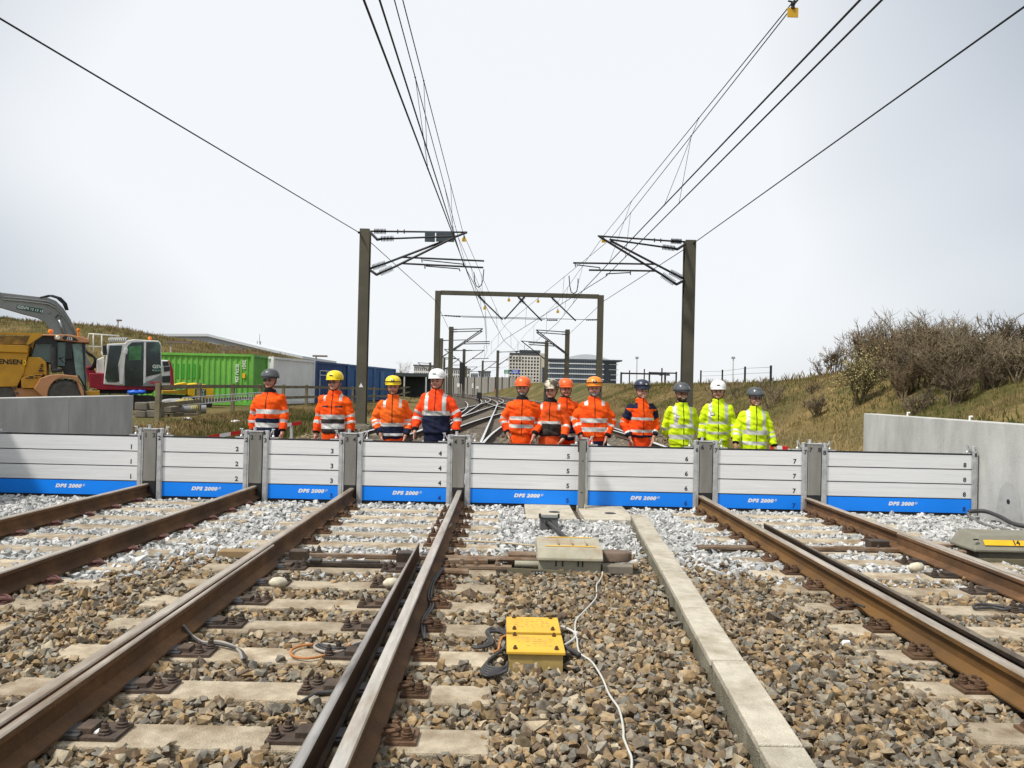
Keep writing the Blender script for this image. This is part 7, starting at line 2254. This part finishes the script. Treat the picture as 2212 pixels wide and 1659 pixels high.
# small white marker signs beside the far track
for (x, y, Y, lab) in ((1108, 828, 128, "white marker post beside the far track"), ):
    pass
def marker(x, y, Y, w, h, label):
    p = at(x, y, Y); g = ground_z(p[0], Y)
    t = empty("marker_sign", (p[0], Y, g), 0, label, "sign", "small signs beside the far track")
    mb = MB(); mb.box((p[0], Y, p[2]), (w, 0.05, h)); mb.build("plate", WHITEP, t)
    mb = MB(); mb.tube([(p[0], Y + 0.05, g), (p[0], Y + 0.05, p[2] + h * 0.3)], 0.04, n=5); mb.build("post", STEELK, t)
marker(990, 832, 110, 0.35, 0.5, "square white sign at the far track beside the smiling man's white helmet")
marker(1021, 833, 125, 0.22, 0.75, "upright white marker beyond the curving rails")
marker(1031, 837, 95, 0.32, 0.32, "small square white sign at the bend of the rails")
# dwarf signal between the far tracks
p = at(1036, 843, 86); g = -0.1
t = empty("dwarf_signal", (p[0], 86, g), 0, "small black dwarf signal between the far tracks", "signal")
mb = MB(); mb.box((p[0], 86, 0.75), (0.5, 0.35, 0.7)); mb.build("signal_head", STEELK, t, bev=0.05)
mb = MB(); mb.tube([(p[0], 86, -0.1), (p[0], 86, 0.4)], 0.1, n=6); mb.build("stand", STEELK, t)
wk = person(1072, 834.5, 150, 20, "distant worker in orange beside the far track", H_ORANGE, ORANGE, ORANGE, ("down", "down"), 0.95, [(1.1, 1.2, 1)], [(0.5, 0.6, 1)])
wk["group"] = "worker far along the line"
# ------------------------------------------------------------------ things standing in the ballast
ZG = -0.025
# concrete slabs under the barrier
for k, (a, b, lab) in enumerate(((0.315, 0.955, "pale concrete slab under the boards numbered 5"), (1.05, 1.70, "pale concrete slab under the boards numbered 6"))):
    mb = MB(); mb.box2((a, 9.93, -0.16), (b, 11.35, 0.012))
    o = tag(mb.build("concrete_slab", CONCW, None, bev=0.012), lab, "slab", "slabs in front of the slim post")
    mb = MB(); mb.lathe([(0.075, 0.0), (0.075, 0.003), (0.05, 0.0035)], ((a + b) / 2 + 0.06, 10.42, 0.0125), n=16); mb.build("lifting_recess", INK, o)
# cable trough with its row of lids
tr = empty("cable_trough", (trough_x(6), 6, 0), 0, "raised concrete cable trough with a row of cover slabs, leading to the flood barrier", "cable trough")
ys = [1.3, 2.36, 3.44, 4.52, 5.63, 6.75, 7.93, 8.97, 9.80]
for k, (ya, yb) in enumerate(zip(ys, ys[1:])):
    xa, xb = trough_x(ya), trough_x(yb)
    j = random.uniform(-0.006, 0.006); dz = random.uniform(-0.004, 0.004)
    mb = MB(); w = 0.098
    mb.prism([(xa - w + j, ya + 0.005, 0.062 + dz), (xa + w + j, ya + 0.005, 0.062 + dz), (xb + w + j, yb - 0.005, 0.062 + dz), (xb - w + j, yb - 0.005, 0.062 + dz)], (0, 0, 0.042))
    mb.build("cover_slab", CONCW, tr, bev=0.006)
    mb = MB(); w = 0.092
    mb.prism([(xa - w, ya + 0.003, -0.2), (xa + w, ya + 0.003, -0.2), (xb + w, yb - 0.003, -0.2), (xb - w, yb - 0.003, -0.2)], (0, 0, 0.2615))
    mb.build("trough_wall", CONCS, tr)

# point machine in the middle
pmx = empty("point_machine", (0.62, 7.3, 0), 0, "grey point machine with rusty sloping lid and drive rods behind the yellow boxes", "point machine")
mb = MB(); mb.box2((0.345, 7.10, -0.08), (0.905, 7.50, 0.10)); bd = mb.build("housing", GREYP, pmx, bev=0.008)
mb = MB(); mb.prism([(0.33, 7.06, 0.10), (0.33, 7.06, 0.125), (0.33, 7.13, 0.205), (0.33, 7.50, 0.235), (0.33, 7.54, 0.10)], (0.59, 0, 0)); ld_ = mb.build("lid", mat("lid_grey_rusty", (0.36, 0.335, 0.25), 0.75, 0, 0.12, 9, 0.15, 90, (0.30, 0.19, 0.10), (0.52, 0.72)), pmx, bev=0.006)
mb = MB(); mb.prism([(0.40, 7.16, 0.2105), (0.87, 7.16, 0.2105), (0.84, 7.185, 0.2125), (0.42, 7.185, 0.2125)], (0, 0, 0.003)); mb.build("label_strip", YELBOX, ld_)
mb = MB(); mb.prism([(0.45, 7.46, 0.2345), (0.85, 7.46, 0.2345), (0.85, 7.48, 0.236), (0.45, 7.48, 0.236)], (0, 0, 0.003)); mb.build("label_strip", YELBOX, ld_)
for k in range(3):
    mb = MB(); xx = 0.52 + 0.13 * k; mb.box2((xx, 7.20, 0.2145), (xx + 0.008, 7.44, 0.2345)); mb.build("lid_rib", mat("lid_grey_rusty", (0, 0, 0)), ld_)
for xx in (0.50, 0.56, 0.70, 0.74):
    mb = MB(); mb.box((xx, 7.095, 0.07), (0.012, 0.012, 0.05)); mb.build("latch", STEELK, bd)
mb = MB(); mb.prism([(0.06, 7.03, -0.09), (0.54, 7.03, -0.09), (0.63, 7.03, -0.10), (0.56, 7.03, 0.02), (0.06, 7.03, 0.035)], (0, 0.012, 0)); ap = mb.build("side_plate", mat("olive_plate", (0.16, 0.14, 0.085), 0.8, 0, 0.15, 8), pmx)
mb = MB(); mb.box((0.34, 7.026, 0.0), (0.13, 0.004, 0.028)); np_ = mb.build("number_plate", INK, ap)
lettering("21 30 40 02", 0.022, (0.34, 7.0235, -0.001), WHITEP, np_)
mb = MB(); mb.box2((0.07, 7.30, 0.0), (0.33, 7.46, 0.10)); mb.box2((0.0, 7.33, 0.02), (0.33, 7.42, 0.06)); mb.build("rod_guide", mat("rusty_drive_rod", (0, 0, 0)), pmx, bev=0.006)
mb = MB(); mb.tube([(0.13, 7.20, 0.035), (0.345, 7.20, 0.035)], 0.03, n=10); mb.build("drive_shaft", GREYP, pmx, smooth=40)
mb = MB(); mb.box2((0.92, 7.10, -0.02), (1.20, 7.22, 0.055)); mb.build("motor_arm", mat("brown_grey_paint", (0.19, 0.165, 0.125), 0.7, 0, 0.15, 9), pmx, bev=0.008)
mb = MB()
rg_ = []
for z, k in ((0.05, 0.9), (0.06, 1.0), (0.125, 1.0), (0.135, 0.93)):
    rg_.append([(1.06 + 0.165 * k * math.cos(t_), 7.36 + 0.10 * k * math.sin(t_), z) for t_ in [2 * math.pi * j / 24 for j in range(24)]])
mb.loft(rg_); mb.box2((0.92, 7.28, 0.04), (1.06, 7.44, 0.10)); mb.build("gear_cover", mat("brown_gear_cover", (0.15, 0.105, 0.075), 0.75, 0, 0.15, 9, 0.1, 60, (0.30, 0.26, 0.21), (0.55, 0.75)), pmx, smooth=40)
# grey connection box and its cable
cb = empty("connection_box", (0.56, 9.34, 0), 0, "small dark grey connection box with a thick black cable before the slab", "junction box")
mb = MB(); mb.box2((0.455, 9.26, -0.08), (0.665, 9.42, 0.115)); mb.box2((0.44, 9.25, 0.116), (0.68, 9.43, 0.135)); mb.build("housing", mat("slate_box", (0.12, 0.125, 0.12), 0.6, 0, 0.12, 8), cb, bev=0.008)
for xx in (0.45, 0.67):
    mb = MB(); mb.box((xx, 9.25, 0.15), (0.022, 0.03, 0.05)); mb.build("lid_hook", STEELK, cb)
mb = MB(); mb.tube([(0.55, 9.25, 0.07), (0.56, 9.16, 0.075), (0.60, 9.0, 0.06), (0.68, 8.7, 0.03), (0.76, 8.35, 0.0), (0.80, 7.9, 0.0), (0.80, 7.55, 0.06)], 0.024, n=8); mb.build("thick_cable", CABLEB, cb, smooth=True)
mb = MB(); mb.lathe([(0.04, 0), (0.04, 0.03), (0.03, 0.05)], (0.55, 9.26, 0.07), axis=(0, -1, 0), n=12); mb.build("cable_gland", STEELK, cb, smooth=40)

# yellow junction boxes
for k, (ya, yb, lab) in enumerate(((4.715, 5.045, "yellow junction box lid with four bolts, the one with its front wall showing"), (5.10, 5.43, "yellow junction box lid standing directly behind its twin, nearer the point machine"))):
    t = empty("yellow_junction_box", (0.225, (ya + yb) / 2, ZG), 0, lab, "junction box", "yellow junction boxes")
    mb = MB(); mb.box2((0.062, ya + 0.015, -0.10), (0.388, yb - 0.012, 0.045)); mb.build("housing", mat("box_ochre_shaded", (0.42, 0.30, 0.10), 0.7, 0, 0.15, 8, 0.1, 50), t)  # wall colour duller than the lid: shade painted into the ochre
    mb = MB(); mb.box2((0.048, ya, 0.0455), (0.402, yb, 0.066)); ld_ = mb.build("lid", YELBOX, t, bev=0.005)
    for xx in (0.10, 0.35):
        for yy in (ya + 0.045, yb - 0.03):
            mb = MB(); mb.lathe([(0.013, 0), (0.013, 0.012), (0.008, 0.014), (0.008, 0.022)], (xx, yy, 0.066), n=6); mb.build("bolt", mat("brown_bolt", (0.10, 0.06, 0.03), 0.6, 0.4), ld_)
    mb = MB()
    rr = random.Random(k)
    for i in range(5):
        for j in range(7):
            if rr.random() < 0.7:
                mb.box((0.12 + 0.2 * j / 6 + rr.uniform(-0.008, 0.008), ya + 0.11 + 0.16 * i / 4, 0.0662), (rr.uniform(0.012, 0.028), 0.012, 0.0006))
    mb.build("faded_print", mat("faded_red_print", (0.40, 0.17, 0.06), 0.7, 0, 0.3, 40, 0, None, (0.58, 0.34, 0.06)), ld_)
    t["group"] = "yellow junction boxes"

# cables
def cable(name, pts, r, m, label, cat="cable", group=None, z=0.02, conv=None, lift=0.012):
    P = []
    for q in pts:
        p = atz(q[0], q[1], q[2] if len(q) > 2 else z)
        P.append(p)
    # Catmull-Rom through the points
    out = []
    for i in range(len(P) - 1):
        p0, p1, p2, p3 = P[max(0, i - 1)], P[i], P[i + 1], P[min(len(P) - 1, i + 2)]
        for k in range(6):
            t = k / 6
            out.append(0.5 * ((2 * p1) + (p2 - p0) * t + (2 * p0 - 5 * p1 + 4 * p2 - p3) * t * t + (3 * p1 - p0 - 3 * p2 + p3) * t ** 3))
    out.append(P[-1])
    mb = MB(); mb.tube(out, r, n=8)
    o = mb.build(name, m, None, smooth=True)
    return tag(o, label, cat, group)
r5 = lambda zx, zy: ((zx / 2.4578 + 1500) / 1.5556, (zy / 2.4578 + 1600) / 1.5556)
r6 = lambda zx, zy: ((zx / 2.4578 + 1500) / 1.5556, (zy / 2.4578 + 2000) / 1.5556)
r3 = lambda zx, zy: ((zx / 2.4578 + 800) / 1.5556, (zy / 2.4578 + 1600) / 1.5556)
r4 = lambda zx, zy: ((zx / 2.4578 + 800) / 1.5556, (zy / 2.4578 + 2000) / 1.5556)
cable("white_cable", [r5(1290, 790) + (0.03,), r5(1285, 825), r5(1262, 870), r5(1240, 900), r5(1240, 990), r5(1205, 1045), r5(1130, 1125), r5(1070, 1195), r5(1065, 1300), r5(1080, 1350), r6(1085, 430), r6(1110, 485), r6(1200, 550), r6(1285, 680), r6(1345, 820), r6(1420, 930), r6(1450, 1030), r6(1463, 1120), r6(1465, 1180), r6(1500, 1270), r6(1530, 1350), r6(1525, 1460), r6(1490, 1620)], 0.006, CABLEW, "long thin white cable winding over the stones past the yellow boxes")
cable("white_cable_branch", [r6(930, 258) + (0.03,), r6(980, 268), r6(1040, 295), r6(1072, 322)], 0.008, CABLEW, "short white cable from the rear yellow box to the long white cable", group="short white branch cables")
cable("white_cable_branch", [r6(968, 415) + (0.03,), r6(1020, 385), r6(1060, 350), r6(1072, 325)], 0.008, CABLEW, "short white cable from the front yellow box to the long white cable", group="short white branch cables")
mb = MB(); p = atz(*r6(1070, 322), 0.012); mb.lathe([(0.016, -0.02), (0.019, -0.01), (0.019, 0.01), (0.016, 0.02)], p, axis=(0.1, 1, 0), n=10)
tag(mb.build("cable_connector", CABLEW, None, smooth=40), "white connector joining three white cables beside the yellow boxes", "connector")
for k in range(5):
    o_ = k * 14
    pts = [r6(505, 620 - o_ * 1.2) + (0.03,), r6(420 + o_, 655 - o_), r6(320 + o_ * 0.6, 665 - o_ * 1.3), r6(290 + o_ * 0.7, 620 - o_), r6(345 + o_ * .5, 545 - o_ * .5), r6(430 + o_ * .4, 475 - o_ * .3), r6(500, 440 - o_ * .4) + (0.04,)]
    cable("black_cable", pts, 0.0085, CABLEB, "black cables bunched in loops beside the yellow boxes", group="black cable loops by the yellow boxes", z=0.012 + 0.006 * k)
for k in range(3):
    o_ = k * 16
    cable("black_cable", [r6(500, 300 + o_) + (0.03,), r6(440, 275 + o_ * .8), r6(380, 268 + o_), r6(330 + o_ * .6, 300 + o_ * .4), r6(350 + o_ * .8, 350 + o_ * .3), r6(340 + o_, 395 + o_ * .4), r6(270, 425 + o_ * .3), r6(210, 420 + o_ * .2)], 0.009, CABLEB, "black cables running from the yellow boxes over a sleeper end", group="black cables over the sleeper end", z=0.012 + 0.006 * k)
cable("orange_cable", [r6(500, 332) + (0.04,), r6(460, 350), r6(440, 400), r6(430, 450), r6(400, 468)], 0.008, CABLEO, "short orange-brown cable bending down from the yellow boxes")
cable("black_cable", [r6(970, 425) + (0.02,), r6(1010, 445), r6(1060, 470), r6(1100, 495)], 0.015, CABLEB, "short thick black cable end beside the front yellow box")
# cable coil between the rails
for k in range(3):
    o_ = k * 12
    cable("grey_cable_loop", [r4(1090, 365 + o_ * .3) + (0.05,), r4(980, 395 + o_), r4(860, 460 - o_), r4(740, 470 - o_ * 1.5), r4(640 + o_ * 2, 440 - o_), r4(640 + o_ * 2, 410 - o_ * .3), r4(720, 405 + o_), r4(870, 425 + o_ * .6)], 0.0085, CABLEB if k else mat("grey_cable", (0.30, 0.27, 0.23), 0.6), "looped cables lying on a sleeper between the rails", group="cable loops on the sleeper", z=0.02 + 0.006 * k)
cable("orange_cable", [r4(930, 410) + (0.03,), r4(800, 470), r4(650, 512), r4(540, 520), r4(450, 500), r4(440, 455), r4(510, 420), r4(620, 404)], 0.008, CABLEO, "orange-brown cable curling round the loops on the sleeper", z=0.02)
cable("black_cable", [r4(930, 700) + (0.05,), r4(860, 760), r4(800, 795), r4(660, 810), r4(580, 850), r4(520, 885)], 0.011, CABLEB, "black cable crossing from the switch blade over a sleeper into the stones", z=0.02)
r2 = lambda zx, zy: ((zx / 2.4578) / 1.5556, (zy / 2.4578 + 1950) / 1.5556)
for k in range(2):
    cable("grey_cable", [r2(1510, 370 + 10 * k) + (0.08,), r2(1580, 450 + 10 * k), r2(1680, 510 + 14 * k), r2(1800, 505 + 20 * k), r2(1920, 540 + 12 * k), r2(1980 + 20 * k, 590), r2(2000 + 20 * k, 650)], 0.009, mat("grey_cable", (0, 0, 0)) if k == 0 else CABLEB, "cables coming off the rail with the closed blade and ending in the stones", group="cables at the closed blade", z=0.025)
cable("rail_bond_cable", [r5(40, 395) + (0.08,), r5(10, 440) + (0.05,), r5(30, 500), r5(110, 530), r5(300, 540), r5(460, 548), r5(620, 565), r5(740, 575) + (0.05,)], 0.009, mat("tan_cable", (0.42, 0.34, 0.22), 0.6), "tan cable from the rail past bolts to the grey point machine", z=0.02)
for k in range(2):
    cable("rail_foot_cable", [r3(1720, 740 + k * 12) + (0.05,), r3(1660 + k * 16, 790), r3(1600 + k * 18, 880), r3(1570 + k * 22, 990), r3(1590 + k * 22, 1060), r3(1570 + k * 20, 1110), r3(1525 + k * 18, 1180), r3(1520 + k * 18, 1290), r3(1545, 1340)], 0.010, CABLEB, "pair of dark cables snaking along the rail foot beside the bolted clips", group="cables along the rail foot", z=0.04)
r8 = lambda zx, zy: ((zx / 1.9387 + 2300) / 1.5556, (zy / 1.9387 + 2000) / 1.5556)
cable("black_cable", [r8(2210, 95), r8(2080, 75), r8(1960, 60), r8(1890, 65), r8(1900, 85), r8(2000, 80), r8(2100, 95), r8(2212, 60)], 0.012, CABLEB, "black cable loops lying between the rails below the machine numbered 14", z=0.02)
cable("rail_bond_cable", [r8(1170, 75) + (0.10,), r8(1120, 60) + (0.05,), r8(1060, 75), r8(1000, 85)], 0.009, CABLEB, "short dark bond cable bending off the ochre rail")

# point machine with the number 14
pn = empty("point_machine", (5.3, 8.2, 0), 0, "olive-grey point machine with a yellow label reading 14 by the wall", "point machine")
OLG = mat("olive_grey_paint", (0.205, 0.195, 0.15), 0.7, 0, 0.1, 7, 0.1, 60, (0.165, 0.14, 0.085), (0.55, 0.75))
mb = MB()
mb.loft([[(x, y, z) for x, y in ((4.90 - o, 8.05 - f), (5.85, 8.05 - f), (5.85, 8.45), (4.90 - o, 8.45))] for z, o, f in ((0.075, 0.07, 0.06), (0.10, 0.07, 0.06), (0.235, -0.03, -0.05))])
lid = mb.build("lid", OLG, pn, bev=0.01)
mb = MB(); mb.box2((4.93, 8.08, -0.08), (5.82, 8.42, 0.074)); mb.build("housing", OLG, pn)
mb = MB(); mb.prism([(4.72, 7.90, 0.03), (5.30, 7.90, 0.03), (5.42, 7.90, -0.08), (4.72, 7.90, -0.10)], (0, 0.014, 0)); mb.build("side_plate", mat("olive_plate", (0, 0, 0)), pn)
a = math.atan2(0.135, 0.11)
mb = MB(); c_ = Vector((5.26, 8.035 - 0.0045, 0.168)); mb.box(c_, (0.62, 0.005, 0.062), rx=a - math.pi / 2); ylab = mb.build("yellow_label", YELSIGN, pn)
lettering("14", 0.075, c_ + Vector((0.02, -0.005, 0.003)), INK, ylab, rot=(a, 0, 0), bold=0.002)
mb = MB(); mb.box((4.86, 8.02, 0.20), (0.05, 0.02, 0.012), rz=0.2); mb.build("lid_latch", STEELK, pn)
for xx, yy in ((4.62, 8.10), (4.70, 7.98), (4.55, 8.45), (4.63, 8.50)):
    mb = MB(); mb.lathe([(0.03, 0), (0.03, 0.04), (0.02, 0.05), (0.02, 0.07)], (xx, yy, 0.0), n=8); mb.build("bolt", PLATE, pn)
for lo_, hi_ in (((4.55, 8.42, 0.0), (4.78, 8.52, 0.05)), ((4.5, 8.10, 0.0), (4.82, 8.17, 0.06))):
    mb = MB(); mb.box2(lo_, hi_); mb.build("rod_guide", mat("rusty_drive_rod", (0, 0, 0)), pn, bev=0.005)
# thick hose along the wall
r7 = lambda zx, zy: ((zx / 1.9387 + 2300) / 1.5556, (zy / 1.9387 + 1600) / 1.5556)
cable("black_hose", [r7(1850, 232) + (0.10,), r7(1950, 228) + (0.12,), r7(2050, 262) + (0.10,), r7(2130, 305) + (0.06,), r7(2212, 325) + (0.05,), r7(2300, 330) + (0.05,)], 0.028, CABLEB, "thick black hose running from the last barrier board along the wall", z=0.08)
cable("black_hose", [r7(1845, 240) + (0.09,), r7(1870, 275) + (0.03,), r7(1950, 315) + (0.0,), r7(2030, 340) + (0.0,), r7(2120, 355) + (0.0,)], 0.022, mat("grey_hose", (0.13, 0.125, 0.115), 0.6), "thinner grey hose on the stones below the thick black one", z=0.02)
# brown wooden plank ends and odd flat pieces in the stones
for (zx, zy, w, d_, h, lab) in ((1960, 1130, 0.33, 0.14, 0.07, "brown flat timber piece lying beside the rail with the closed blade"),):
    p = atz((zx / 2.4578) / 1.5556, (zy / 2.4578 + 1400) / 1.5556, 0.02)
    mb = MB(); mb.box((p[0], p[1], 0.02), (w, d_, h), rz=0.05); tag(mb.build("timber_piece", mat("brown_timber", (0.27, 0.185, 0.095), 0.85, 0, 0.15, 8, 0.2, 40), None, bev=0.008), lab, "timber")
# a single white stone and a plastic scrap
for (x, y, lab, s) in ((215, 1589, "single bright white stone beside the chair bolts", 0.028), (1828, 1392, "pale blue-white scrap among the stones beside the ochre rail's sleeper ends", 0.026)):
    p = atz(x, y, 0.0)
    V, F = HULLS[3]
    mb = MB(); mb.add([(p[0] + v[0] * s, p[1] + v[1] * s, 0.008 + v[2] * s) for v in V.tolist()], [tuple(f) for f in F.tolist()])
    tag(mb.build("white_stone", WHITEP, None), lab, "stone")
